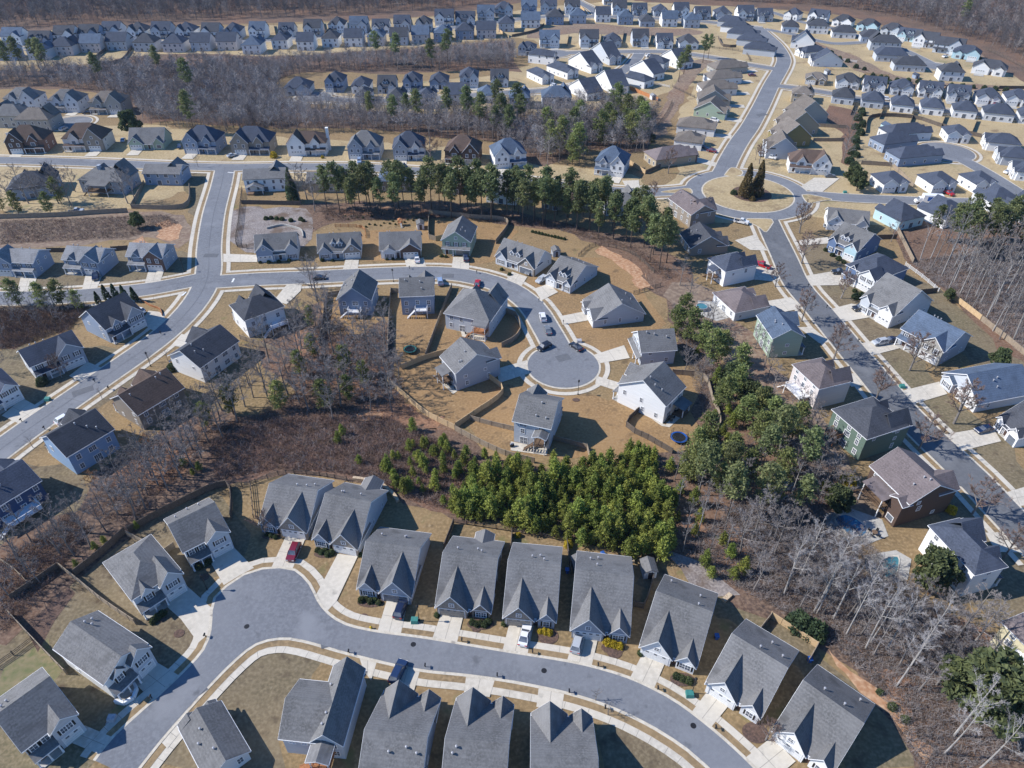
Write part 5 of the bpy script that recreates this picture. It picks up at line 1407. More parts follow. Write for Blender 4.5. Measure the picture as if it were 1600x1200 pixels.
house((1129, 448), (1173, 438), 9.5, 'r', 'hip2', 'white', 'slate', "white two storey house with slate hip roof and blue porch", GE, h=5.6, seed=59, deck=(.3, .6, 2.6, 2.2, 's', 'd'))
house((1146, 502), (1194, 492), 12, 'r', 'one', 'offwhite', 'rose', "low white house with mauve hip roof beside the round pool", GE, h=3.1, pitch=.55, seed=60)
house((1200, 559), (1246, 556), 11.5, 'r', 'two', 'sage', 'blue', "green house with pale blue-grey roof and white porch", GE, h=6.9, pitch=.6, axis='x', gable='green', seed=61, mirror=True)
house((1269, 640), (1313, 629), 10.5, 'r', 'hip2', 'pink', 'rose', "pale two storey house with mauve roof and big back deck", GE, h=7.0, deck=(.2, .8, 3.2, 2.7, None, 'w'), seed=62)
house((1340, 720), (1402, 699), 11, 'r', 'hip2', 'green', 'dark', "dark green two storey house with dark hip roof and wooden stairs", GE, h=7.2, deck=(.55, .85, 2.6, 2.7, None, 'o'), seed=63)
house((1404, 821), (1472, 800), 11.5, 'r', 'two', 'brown', 'rose', "brown two storey house with screened porch above the swimming pool", GE, h=7.2, pitch=.6, deck=(.3, .8, 3.4, 3.0, 's', 'd'), gable='brown', seed=64, ext=(.0, .28, 1.6, 6.6))
house((1500, 932), (1546, 920), 12, 'r', 'hip2', 'white', 'slate', "white two storey house with slate roof near the teal pool", GE, h=7.2, seed=65, mirror=True)
house((1634, 1100), (1700, 1070), 12, 'r', 'hip2', 'cream', 'rose', "cream house cut by the right edge, with white gazebo behind it", GE, h=7, seed=66)
# outer side of the right-hand street
GO = "houses on the outer side of the right-hand street"
house((1290, 357), (1352, 364), 10, 'n', 'cape', 'white', 'gray', "white low house with silver pickup near the roundabout", GO, detail=2, h=3.2, pitch=.6, dorm=0, seed=67)
house((1335, 410), (1370, 392), 11, 'l', 'cape', 'blue' if False else 'slate', 'gray', "blue house with white columned porch and two gables", GO, h=4.6, pitch=.6, gable='aqua', mirror=True, seed=68)
house((1362, 460), (1410, 441), 11.5, 'l', 'two', 'slate', 'slate', "slate blue house with white dormer gables and hip roof", GO, axis='hip', h=5.2, gable='offwhite', mirror=True, seed=69)
house((1390, 512), (1448, 489), 11.5, 'l', 'cape', 'ltgray', 'gray', "pale lavender house with two white front gables and dark pickup", GO, h=4.6, pitch=.7, gable='white', mirror=True, dorm=0, seed=70)
house((1466, 571), (1506, 548), 13.0, 'l', 'two', 'gray', 'blue', "grey house with stone front behind a parked silver car", GO, h=5.2, pitch=.6, gable='greige', mirror=True, seed=71)
house((1524, 644), (1606, 628), 13, 'l', 'one', 'ltgray', 'blue', "pale blue single storey house with white garage gable", GO, axis='y', h=3.2, pitch=.65, gable='white', mirror=True, seed=72)
house((1588, 699), (1650, 690), 7.5, 'l', 'cape', 'white', 'dark', "white house with dark garage doors at the right edge", GO, h=3.4, mirror=True, garage='dark', dorm=0, seed=73)
# inner right block above the roundabout
house((1231, 268), (1295, 273), 9, 'n', 'big', 'white', 'brown', "white farmhouse with brown roof and long porch above the roundabout", None, detail=1, h=4.6, mirror=True, seed=74)
GI = "houses on the right of the winding road"
for A, B, wl, lb in [((1198, 248), (1242, 250), 'ltgray', "pale grey gable house next to the white farmhouse"), ((1216, 232), (1264, 229), 'olive', "olive gable house behind the pale grey one"),
                     ((1224, 214), (1276, 211), 'tan', "tan gable house, third above the roundabout"), ((1238, 197), (1290, 194), 'greige', "beige-grey gable house with fenced back lawn beside the hedge")]:
    house(A, B, 11, 'l', 'one', wl, 'tan', lb, GI, detail=1, axis='x', h=4.8, pitch=.78, mirror=True)
GM_ = "houses on the left of the winding road"
for A, B, wl, ax, lb in [((1117, 118), (1165, 114), 'greige', 'hip', "low tan-roofed house, topmost left of the winding road"), ((1110, 134), (1156, 131), 'offwhite', 'hip', "white low house second from the top of the winding road"),
                     ((1096, 150), (1148, 149), 'offwhite', 'hip', "white low house third from the top of the winding road"), ((1090, 166), (1137, 168), 'greige', 'x', "beige gable house fourth down the winding road"),
                     ((1083, 181), (1129, 188), 'sage', 'x', "sage green gable house with white car by the winding road"), ((1056, 208), (1112, 214), 'white', 'hip', "white house with wide tan roof beside the bank"),
                     ((1052, 231), (1092, 236), 'white', 'hip', "white house behind the tan brick hip roofed house")]:
    house(A, B, 11, 'r', 'one', wl, 'tan', lb, GM_, detail=1, axis=ax, h=3.6, pitch=.6, drive=9)
# houses round the right-hand cul-de-sac
GC = "dark roofed houses round the right-hand cul-de-sac"
for A, B, D, fr, st, wl, lb in [
    ((1376, 301), (1416, 299), 10, 'n', 'one', 'white', "white low house left of the moving truck, beside the green box"), ((1452, 302), (1491, 299), 10, 'n', 'one', 'white', "white house with red car before its dark garage"),
    ((1519, 301), (1552, 298), 10, 'n', 'one', 'white', "white house at the corner right of the red car"), ((1402, 261), (1467, 255), 10, 'r', 'one', 'bluegray', "long blue-grey house at the lower rim of the right cul-de-sac"),
    ((1378, 239), (1428, 233), 10, 'r', 'one', 'bluegray', "blue-grey house with white end and small rear porch"), ((1388, 223), (1450, 219), 10, 'r', 'one', 'offwhite', "house with pale garden shed inside the curved fence"),
    ((1477, 222), (1513, 224), 10, 'n', 'one', 'white', "small white house at the top of the right cul-de-sac"), ((1540, 235), (1590, 240), 10, 'l', 'one', 'white', "white house with two front gables right of the cul-de-sac"),
    ((1562, 258), (1608, 262), 10, 'l', 'one', 'ltgray', "pale grey house second right of the cul-de-sac"), ((1585, 282), (1630, 286), 10, 'l', 'one', 'white', "white house cut by the right edge below the cul-de-sac"),
    ((1402, 361), (1440, 352), 12, 'f', 'one', 'aqua', "pale aqua house with dark roof below the moving truck"), ((1472, 358), (1512, 346), 12, 'f', 'one', 'white', "white house with dark roof right of the aqua house"),
    ((1545, 332), (1590, 328), 11, 'f', 'one', 'offwhite', "dark roof behind the pines at the right edge"), ((1592, 348), (1640, 340), 11, 'f', 'one', 'white', "white wall and dark roof cut off behind the right edge pines")]:
    house(A, B, D, fr, st, wl, 'slate', lb, GC, detail=1, h=3.9, pitch=.62)

# ---- the far rows: every house its own object, told apart by its place in its row
ORD = ["first", "second", "third", "fourth", "fifth", "sixth", "seventh", "eighth", "ninth", "tenth", "eleventh", "twelfth", "thirteenth", "fourteenth", "fifteenth", "sixteenth",
       "seventeenth", "eighteenth", "nineteenth", "twentieth", "twenty-first", "twenty-second", "twenty-third", "twenty-fourth", "twenty-fifth", "twenty-sixth", "twenty-seventh", "twenty-eighth", "twenty-ninth", "thirtieth"]
def far_row(desc, spec, front, styles, walls, roofs, seed, D=12, det=0, drive=6, tilt=0.0, h2=5.2, pitch=.72, axis=None):
    rnd = random.Random(seed)
    spec = sorted(spec)
    for i, s in enumerate(spec):
        x0, x1, yb = s[:3]; fr = s[3] if len(s) > 3 else front
        st = styles[i % len(styles)] if rnd.random() < .7 else rnd.choice(styles); wl = rnd.choice(walls); rf = rnd.choice(roofs)
        w = x1 - x0
        off = max(-.16, min(.16, (800 - x0) / 800 * .2))      # the visible end wall takes part of the width
        xa, xb = (x0 - .03 * w, x1 - .10 * w) if x0 < 800 else (x0 + .08 * w, x1 + .02 * w)
        a, b = (xa, yb - tilt * w * .5), (xb, yb + tilt * w * .5)
        if axis: xb = x0 + .74 * w; xa = x0 + .04 * w
        a, b = (xa, yb - tilt * w * .5), (xb, yb + tilt * w * .5)
        two = st in ('two', 'hip2', 'big', 'twof')
        last = " and last" if i == len(spec) - 1 else ""
        house(a, b, D, fr, st, wl, rf, f"{WNAME[wl]} house, {ORD[i]} from the left in {desc}", desc, detail=det, mirror=rnd.random() < .5,
              h=h2 + .7 if two else 3.9, seed=seed * 100 + i, drive=drive if fr == 'n' else None, pitch=pitch, axis=axis if not two and fr != 'n' else None)
WH = ['white', 'white', 'offwhite', 'ltgray', 'ltgray', 'bluegray']; RF = ['slate', 'slate', 'blue', 'dark']
far_row("the farthest row along the woods", [(7, 40, 71), (48, 82, 72), (88, 122, 68), (127, 160, 66), (163, 193, 61), (203, 234, 62), (240, 271, 61), (278, 309, 62), (318, 347, 63), (352, 380, 62), (392, 418, 61), (437, 462, 58), (477, 505, 57), (515, 542, 52), (548, 577, 52), (583, 611, 52), (617, 643, 50), (651, 677, 50), (681, 712, 40), (713, 745, 39), (747, 775, 33), (774, 804, 27)], 'n', ['two', 'hip2', 'two', 'cape'], WH, RF, 1, h2=5)
far_row("the far left row backing the wood", [(-4, 27, 95), (47, 78, 94), (82, 120, 87), (129, 163, 82), (170, 203, 79), (212, 248, 81), (257, 292, 82), (301, 333, 80), (342, 374, 79), (381, 412, 85), (427, 453, 77), (466, 494, 79), (505, 532, 74), (540, 570, 73), (576, 603, 72), (611, 640, 71), (645, 673, 68), (679, 708, 66), (713, 743, 62), (746, 778, 60), (780, 806, 50)], 'f', ['two', 'hip2', 'hip2', 'two'], ['bluegray', 'ltgray', 'ltgray', 'white', 'pink'], RF, 2, h2=5)
far_row("the small top street's upper row", [(447, 489, 149, 'n'), (511, 541, 144), (551, 581, 146), (592, 621, 146), (632, 661, 144), (673, 703, 139), (720, 750, 137), (768, 797, 136)], 'n', ['one', 'hip2', 'cape', 'one', 'cape'], WH, RF, 3)
far_row("the small top street's lower row", [(557, 582, 162), (606, 636, 170), (653, 684, 170), (699, 730, 164), (747, 779, 161), (797, 831, 170), (843, 891, 169)], 'f', ['one', 'hip2', 'hip2', 'two'], ['ltgray', 'bluegray', 'white'], RF, 4, h2=4.8)
far_row("the very top centre cluster", [(843, 869, 22), (813, 838, 23), (881, 905, 23), (940, 976, 8)], 'n', ['two', 'hip2'], WH, RF, 5)
far_row("the line below the topmost cluster", [(812, 843, 44), (851, 880, 39), (888, 915, 37), (929, 953, 35), (964, 988, 39), (998, 1022, 42), (1032, 1057, 42), (1067, 1092, 44)], 'f', ['two', 'hip2', 'one'], ['ltgray', 'white', 'bluegray'], RF, 6, h2=4.8)
far_row("the top woods line right of centre", [(955, 978, 24), (987, 1010, 25), (1019, 1043, 26), (1051, 1075, 28), (1084, 1109, 31), (1116, 1142, 30), (1150, 1176, 33), (1182, 1206, 34)], 'n', ['two', 'cape', 'one'], WH, RF, 7, h2=4.8)
far_row("the slanting line by the top road", [(1117, 1156, 43), (1121, 1168, 52), (1131, 1179, 62), (1146, 1192, 73), (1156, 1206, 87)], 'r', ['one', 'one'], ['white', 'ltgray'], ['slate', 'dark'], 8, D=9, tilt=.1)
far_row("the loop street's top row", [(841, 873, 75), (904, 934, 74), (943, 970, 74), (986, 1012, 73), (1024, 1050, 76), (1058, 1090, 77)], 'n', ['two', 'cape', 'one'], WH, RF, 9, h2=4.8)
far_row("the left cul-de-sac group", [(14, 66, 172, 'n'), (83, 133, 175, 'n'), (146, 200, 178, 'n'), (-6, 47, 200), (32, 88, 206)], 'f', ['hip2', 'big'], ['white', 'offwhite', 'greige'], ['tan', 'gray'], 12, D=11, det=1)
far_row("the right side street's lower row", [(1295, 1331, 163), (1341, 1377, 169), (1387, 1424, 176), (1433, 1471, 180), (1483, 1522, 185), (1530, 1580, 190), (1586, 1634, 195)], 'f', ['one'], ['white', 'offwhite', 'ltgray'], ['slate', 'slate', 'dark'], 13, D=10, tilt=.1)
far_row("the right side street's upper row", [(1302, 1340, 139), (1344, 1380, 145), (1386, 1424, 149), (1430, 1468, 153), (1475, 1511, 159), (1520, 1560, 164), (1565, 1606, 166)], 'n', ['one', 'cape', 'one'], ['white', 'ltgray', 'offwhite'], ['slate', 'slate', 'dark'], 14, D=10, tilt=.08)
house((1257, 131), (1290, 134), 9, 'n', 'one', 'tan', 'tan', "tan hip roofed house at the corner of the right side street", None, detail=1, h=3.2)
house((1235, 160), (1268, 163), 10, 'f', 'hip2', 'tan', 'tan', "tan two storey house with brown roof opposite the corner house", None, detail=1, h=4.6)
far_row("the row below the top right woods", [(1222, 1246, 31), (1258, 1288, 37), (1296, 1328, 42), (1334, 1368, 49), (1371, 1406, 56), (1397, 1433, 65), (1421, 1459, 74), (1452, 1500, 84), (1482, 1527, 93), (1512, 1568, 117)], 'n', ['one', 'two', 'cape'], ['white', 'white', 'ltgray', 'aqua'], ['slate', 'dark'], 15, D=10, tilt=.12, h2=4.6)
far_row("the upper right street's lower row", [(1219, 1246, 51), (1257, 1292, 53), (1296, 1335, 60), (1341, 1376, 67), (1354, 1404, 80), (1363, 1416, 97), (1391, 1443, 112), (1463, 1502, 127)], 'f', ['one', 'hip2', 'one'], ['white', 'offwhite', 'ltgray'], ['slate', 'dark'], 16, D=10, tilt=.05, h2=4.6)
house((1270, 104), (1315, 105), 10, 'l', 'one', 'white', 'slate', "white gable ended house beside the stepped hedges of the top right", None, detail=1, axis='x', h=3.4)
house((1257, 91), (1290, 87), 9, 'l', 'one', 'white', 'slate', "low slate roofed house behind the white gable ended house", None, detail=1, h=3.2)
house((1236, 75), (1270, 78), 9, 'l', 'cape', 'white', 'slate', "white house with two front gables beside the top right road", None, detail=1, h=4.4, dorm=0)

for A, B, D, ax, st, wl, lb in [
    ((888, 103), (922, 115), 9.5, 'x', 'one', 'white', "white gable ended house in the middle of the loop street"), ((921, 88), (951, 102), 9, 'x', 'one', 'ltgray', "pale grey gable house at the top of the loop street"),
    ((889, 144), (917, 158), 10, 'x', 'one', 'white', "white gable house lowest on the loop street, nearest the woods"), ((930, 131), (956, 148), 10, 'x', 'one', 'white', "white gable house above the lowest loop street house"),
    ((974, 130), (1006, 139), 8.5, 'hip', 'one', 'offwhite', "low off-white house by the orange fence"), ((984, 115), (1020, 127), 9, 'x', 'one', 'white', "broad white gable house above the orange fence"),
    ((1011, 109), (1036, 113), 8.5, 'hip', 'hip2', 'ltgray', "two storey grey house beside the broad white gable house"), ((1031, 97), (1061, 109), 10, 'x', 'one', 'white', "white gable house beside the pines at the top of the bank"),
    ((825, 98), (862, 102), 9, 'hip', 'hip2', 'white', "white two storey house at the left end of the loop street"), ((854, 113), (885, 124), 9, 'hip', 'one', 'white', "long low white house inside the loop street"),
    ((823, 121), (846, 132), 8.5, 'hip', 'one', 'white', "small white hip roofed house at the left bend")]:
    house(A, B, D, 'r' if A[0] < 970 and A[1] < 128 else 'l', st, wl, 'slate', lb, "houses of the loop street", detail=1, axis=ax, h=5.2 if st == 'hip2' else 4.0, pitch=.56)
house((810, 86), (836, 87), 9, 'n', 'hip2', 'ltgray', 'slate', "grey house at the far left of the loop street", "houses of the loop street", detail=1, h=4.6)

# ------------------------------------------------------------------ driveways, pools, small structures
for px_ in ([(447, 838), (477, 843), (457, 890), (424, 888)], [(528, 866), (559, 870), (526, 940), (510, 957), (493, 932)], [(605, 937), (637, 941), (626, 993), (590, 987)],
            [(690, 958), (724, 963), (714, 1005), (675, 1000)], [(796, 974), (834, 978), (824, 1023), (785, 1018)], [(898, 990), (935, 995), (924, 1042), (886, 1033)],
            [(1005, 1020), (1040, 1034), (1021, 1078), (984, 1060)], [(1107, 1078), (1140, 1101), (1110, 1138), (1079, 1115)], [(1206, 1152), (1243, 1190), (1195, 1230), (1160, 1188)],
            [(325, 872), (363, 853), (397, 888), (376, 899), (350, 915)], [(257, 945), (291, 915), (336, 955), (333, 985), (310, 1005), (283, 968)], [(209, 1066), (243, 1034), (290, 1062), (240, 1097)],
            [(104, 1158), (133, 1134), (182, 1155), (163, 1182)], [(560, 1023), (590, 1031), (580, 1064), (568, 1048)], [(620, 1038), (657, 1046), (647, 1080), (610, 1072)],
            [(729, 1053), (774, 1060), (765, 1090), (725, 1082)], [(842, 1073), (882, 1081), (877, 1112), (838, 1105)], [(252, 1160), (278, 1128), (290, 1135), (262, 1170)],
            [(776, 577), (828, 562), (830, 583), (780, 599)], [(845, 598), (868, 602), (874, 594), (858, 588)], [(925, 556), (975, 540), (984, 560), (938, 568)], [(932, 588), (973, 600), (968, 613), (930, 600)],
            [(874, 495), (919, 486), (926, 500), (879, 508)], [(834, 452), (857, 444), (872, 457), (846, 470)], [(800, 425), (824, 433), (812, 452), (788, 441)], [(708, 402), (733, 402), (733, 421), (706, 418)],
            [(632, 404), (662, 403), (666, 418), (636, 421)], [(540, 406), (561, 406), (558, 429), (534, 428)], [(349, 397), (402, 399), (402, 410), (349, 410)], [(428, 470), (448, 476), (470, 455), (472, 443), (450, 443)],
            [(268, 540), (284, 522), (303, 529), (292, 545)], [(220, 505), (232, 486), (250, 488), (266, 507), (250, 523), (236, 515)], [(108, 588), (137, 566), (173, 581), (154, 595), (125, 596)],
            [(3, 650), (36, 623), (72, 643), (38, 666)], [(33, 432), (59, 432), (50, 456), (27, 458)], [(134, 430), (161, 429), (151, 453), (128, 455)], [(232, 424), (257, 422), (249, 446), (225, 449)],
            [(1245, 296), (1272, 278), (1312, 279), (1285, 300)], [(1248, 376), (1294, 371), (1294, 381), (1250, 384)], [(1246, 434), (1303, 424), (1324, 434), (1318, 446), (1255, 447)],
            [(1288, 486), (1330, 475), (1360, 480), (1372, 494), (1314, 504)], [(1340, 538), (1407, 525), (1420, 541), (1362, 556)], [(1410, 611), (1467, 597), (1480, 616), (1430, 631)],
            [(1472, 680), (1550, 667), (1564, 690), (1498, 706)], [(1555, 775), (1612, 758), (1612, 790), (1575, 792)], [(1314, 586), (1349, 582), (1364, 601), (1330, 605)], [(1247, 512), (1268, 511), (1296, 535), (1280, 537)],
            [(1398, 660), (1413, 648), (1440, 672), (1420, 681)], [(1452, 742), (1476, 740), (1498, 760), (1462, 769)], [(1539, 833), (1570, 832), (1606, 864), (1556, 863)], [(1148, 376), (1180, 367), (1199, 392), (1172, 391)],
            [(1170, 421), (1200, 414), (1228, 427), (1215, 441), (1174, 437)], [(1198, 471), (1235, 465), (1256, 482), (1208, 491)], [(972, 283), (998, 282), (1000, 299), (982, 299)], [(1090, 246), (1120, 255), (1122, 262), (1088, 254)]):
    concrete(px_)
for px_ in ([(699, 588), (714, 612), (708, 616), (676, 587)], [(798, 690), (856, 702), (854, 712), (798, 704)], [(1018, 655), (1040, 664), (1060, 640), (1078, 640), (1046, 668), (1034, 666)], [(720, 518), (762, 528), (758, 534), (722, 526)]):
    concrete(px_, "patio", M_CONC, .09)
concrete([(1290, 803), (1330, 795), (1378, 812), (1388, 838), (1352, 852), (1310, 843), (1290, 822)], "patio", M_CONC2, .09)
concrete([(1350, 868), (1400, 860), (1424, 874), (1418, 906), (1380, 915), (1353, 892)], "patio", M_CONC2, .09)
concrete([(1090, 470), (1120, 472), (1142, 496), (1120, 502), (1092, 492)], "patio", M_CONC2, .09)

def pool(px, label, m):
    w = spline(gpx(px), 1.0, True); c = sum(w, Vector((0, 0))) / len(w)
    root = empty("swimming_pool", (c.x, c.y, 0)); tag(root, label, "swimming pool")
    mb = MB(); n = len(w)
    out = [(c + (p - c) * 1.14) - c for p in w]; inn = [p - c for p in w]
    for i in range(n):
        j = (i + 1) % n
        mb.hexa([(out[i].x, out[i].y, .05), (out[j].x, out[j].y, .05), (inn[j].x, inn[j].y, .05), (inn[i].x, inn[i].y, .05)],
                [(out[i].x, out[i].y, .24), (out[j].x, out[j].y, .24), (inn[j].x, inn[j].y, .24), (inn[i].x, inn[i].y, .24)])
    mb.build("coping", M_CONC, root)
    s = sheet("water", [p - c for p in w], .17, m, None, root)
pool([(1305, 812), (1320, 805), (1342, 815), (1354, 828), (1345, 839), (1325, 834)], "blue kidney shaped swimming pool behind the brown house", M_POOL)
pool([(1379, 876), (1402, 871), (1402, 890), (1394, 906), (1384, 903), (1380, 890)], "small teal swimming pool beside the white slate roofed house", M_POOL2)
c = at(1096, 483); root = empty("swimming_pool", (c.x, c.y, 0)); tag(root, "round above ground pool beside the low white house", "swimming pool")
m = MB(); m.lathe([(2.2, 0), (2.3, 1.15), (2.2, 1.2), (2.05, 1.18), (2.05, 1.0)], 24); m.build("pool_wall", M_METAL, root)
m = MB(); disk_mb(m, Vector((0, 0)), 2.06, 1.05); m.build("water", M_POOL2, root); root.scale = (.8, .8, 1)

def shed(px, label, w=2.6, d=3.2, wall='gray', roof='gray', rz=0.2):
    c = at(*px); root = empty("garden_shed", (c.x, c.y, 0), rz); tag(root, label, "shed")
    H = House("s", root, w, d, wall, roof, 0); H.block(-w / 2, w / 2, -d / 2, d / 2, 2.1, .5, 'y', .2)
    H.walls.build("wall", H.wm, root); H.roofs.build("roof", H.rm, root); link("door", door_mesh(), root, (0, -d / 2, 0))
shed((868, 398), "small grey shed behind the dormered house")
shed((1012, 894), "small grey garden shed at the edge of the young pines", wall='ltgray', rz=.1)
shed((657, 356), "grey shed at the top of the fenced brown slope", wall='offwhite')
shed((1385, 202), "pale blue shed inside the curved grey fence", wall='aqua', roof='blue', w=4, d=5)
shed((1292, 116), "tiny pale shed behind the tan corner house", wall='ltgray')
shed((1430, 122), "small blue-grey shed on the lawn above the hedge", wall='bluegray', roof='slate')
shed((1020, 155), "small white shed at the orange fence", wall='white', roof='light')
shed((908, 855) if False else (903, 888), "low grey shed between two near houses", wall='gray', w=2.2, d=3)

c = at(1588, 1044); root = empty("gazebo", (c.x, c.y, 0), .35); tag(root, "white peaked gazebo on a wooden deck at the right edge", "gazebo")
m = MB(); m.box(-2.6, 2.6, -2.6, 2.6, 2.0, 2.2); m.build("deck", M_DECK, root)
for x in (-1.8, 1.8):
    for y in (-1.8, 1.8):
        m = MB(); m.box(x - .08, x + .08, y - .08, y + .08, 0, 4.4); m.build("post", M_DECK, root)
m = MB(); m.add([(-2.1, -2.1, 4.3), (2.1, -2.1, 4.3), (2.1, 2.1, 4.3), (-2.1, 2.1, 4.3), (0, 0, 5.3), (-2.1, -2.1, 4.1), (2.1, -2.1, 4.1), (2.1, 2.1, 4.1), (-2.1, 2.1, 4.1)],
                [(0, 1, 4), (1, 2, 4), (2, 3, 4), (3, 0, 4), (5, 6, 1, 0), (6, 7, 2, 1), (7, 8, 3, 2), (8, 5, 0, 3)]); m.build("canopy", M_TRIM, root)

def garden_wall(px, label, m_, h=.9, t=.35):
    w = spline(gpx(px), 1.0); o0 = w[0]; mb = MB()
    for a, b in zip(w, w[1:]): mb.bar((a.x - o0.x, a.y - o0.y, h / 2), (b.x - o0.x, b.y - o0.y, h / 2), t, h)
    o = mb.build("retaining_wall", m_); o.location = (o0.x, o0.y, 0); tag(o, label, "garden wall")
garden_wall([(552, 749), (588, 755), (612, 771), (622, 785)], "pale stacked stone wall curving behind the near houses", M_STONEW, .8, .7)
garden_wall([(417, 358), (440, 353), (458, 356), (471, 361), (474, 372)], "curved pale garden wall behind a blue-grey house", M_CONC2, .8)
garden_wall([(181, 1098), (196, 1101), (210, 1092), (215, 1078), (211, 1070)], "curved white wall round a front porch", M_TRIM, .9, .45)
garden_wall([(215, 466), (235, 478), (250, 484), (254, 494)], "low wooden retaining wall beside the corner driveway", M_DECKO, .7, .2)
garden_wall([(1130, 940), (1141, 930)], "short pale stone wall on the gravel slope", M_STONEW, .6, .9)

# ------------------------------------------------------------------ moving truck
c = at(1447, 319); root = empty("moving_truck", (c.x, c.y, .23), at(1500, 319).x * 0 + R(90) + math.atan2((at(1480, 317) - at(1420, 314)).y, (at(1480, 317) - at(1420, 314)).x) + R(0))
tag(root, "white moving truck with blue side panel on the side road", "truck")
m = MB(); m.box(-1.25, 1.25, -5.2, 2.2, .95, 3.9); m.build("cargo_box", M_WHITEP, root)
for sgn in (-1, 1):
    m = MB(); m.box(sgn * 1.25 if sgn > 0 else -1.27, 1.27 if sgn > 0 else -1.25, -3.6, .6, 1.6, 3.3); m.build("side_panel", M_BLUE, root)
m = MB(); m.hexa([(-1.1, 2.25, .6), (1.1, 2.25, .6), (1.1, 4.6, .6), (-1.1, 4.6, .6)], [(-1.05, 2.25, 2.6), (1.05, 2.25, 2.6), (1.05, 3.3, 2.6), (-1.05, 3.3, 2.6)]); m.hexa([(-1.08, 3.3, .6), (1.08, 3.3, .6), (1.08, 4.7, .6), (-1.08, 4.7, .6)], [(-1.04, 3.3, 1.7), (1.04, 3.3, 1.7), (1.02, 4.65, 1.35), (-1.02, 4.65, 1.35)]); m.build("cab", M_WHITEP, root)
m = MB(); m.hexa([(-.95, 4.0, 1.62), (.95, 4.0, 1.62), (.95, 4.06, 1.6), (-.95, 4.06, 1.6)], [(-.9, 3.35, 2.5), (.9, 3.35, 2.5), (.9, 3.42, 2.5), (-.9, 3.42, 2.5)]); m.build("windscreen", M_GLASS, root)
for sgn in (-1, 1):
    for yy in (-4.0, -2.8, 3.4):
        m = MB(); ring = lambda x: [(x, yy + .5 * math.cos(6.2832 * k / 12), .5 + .5 * math.sin(6.2832 * k / 12)) for k in range(12)]
        m.hexa(ring(sgn * .85), ring(sgn * 1.2)); m.build("wheel", M_TYRE, root)

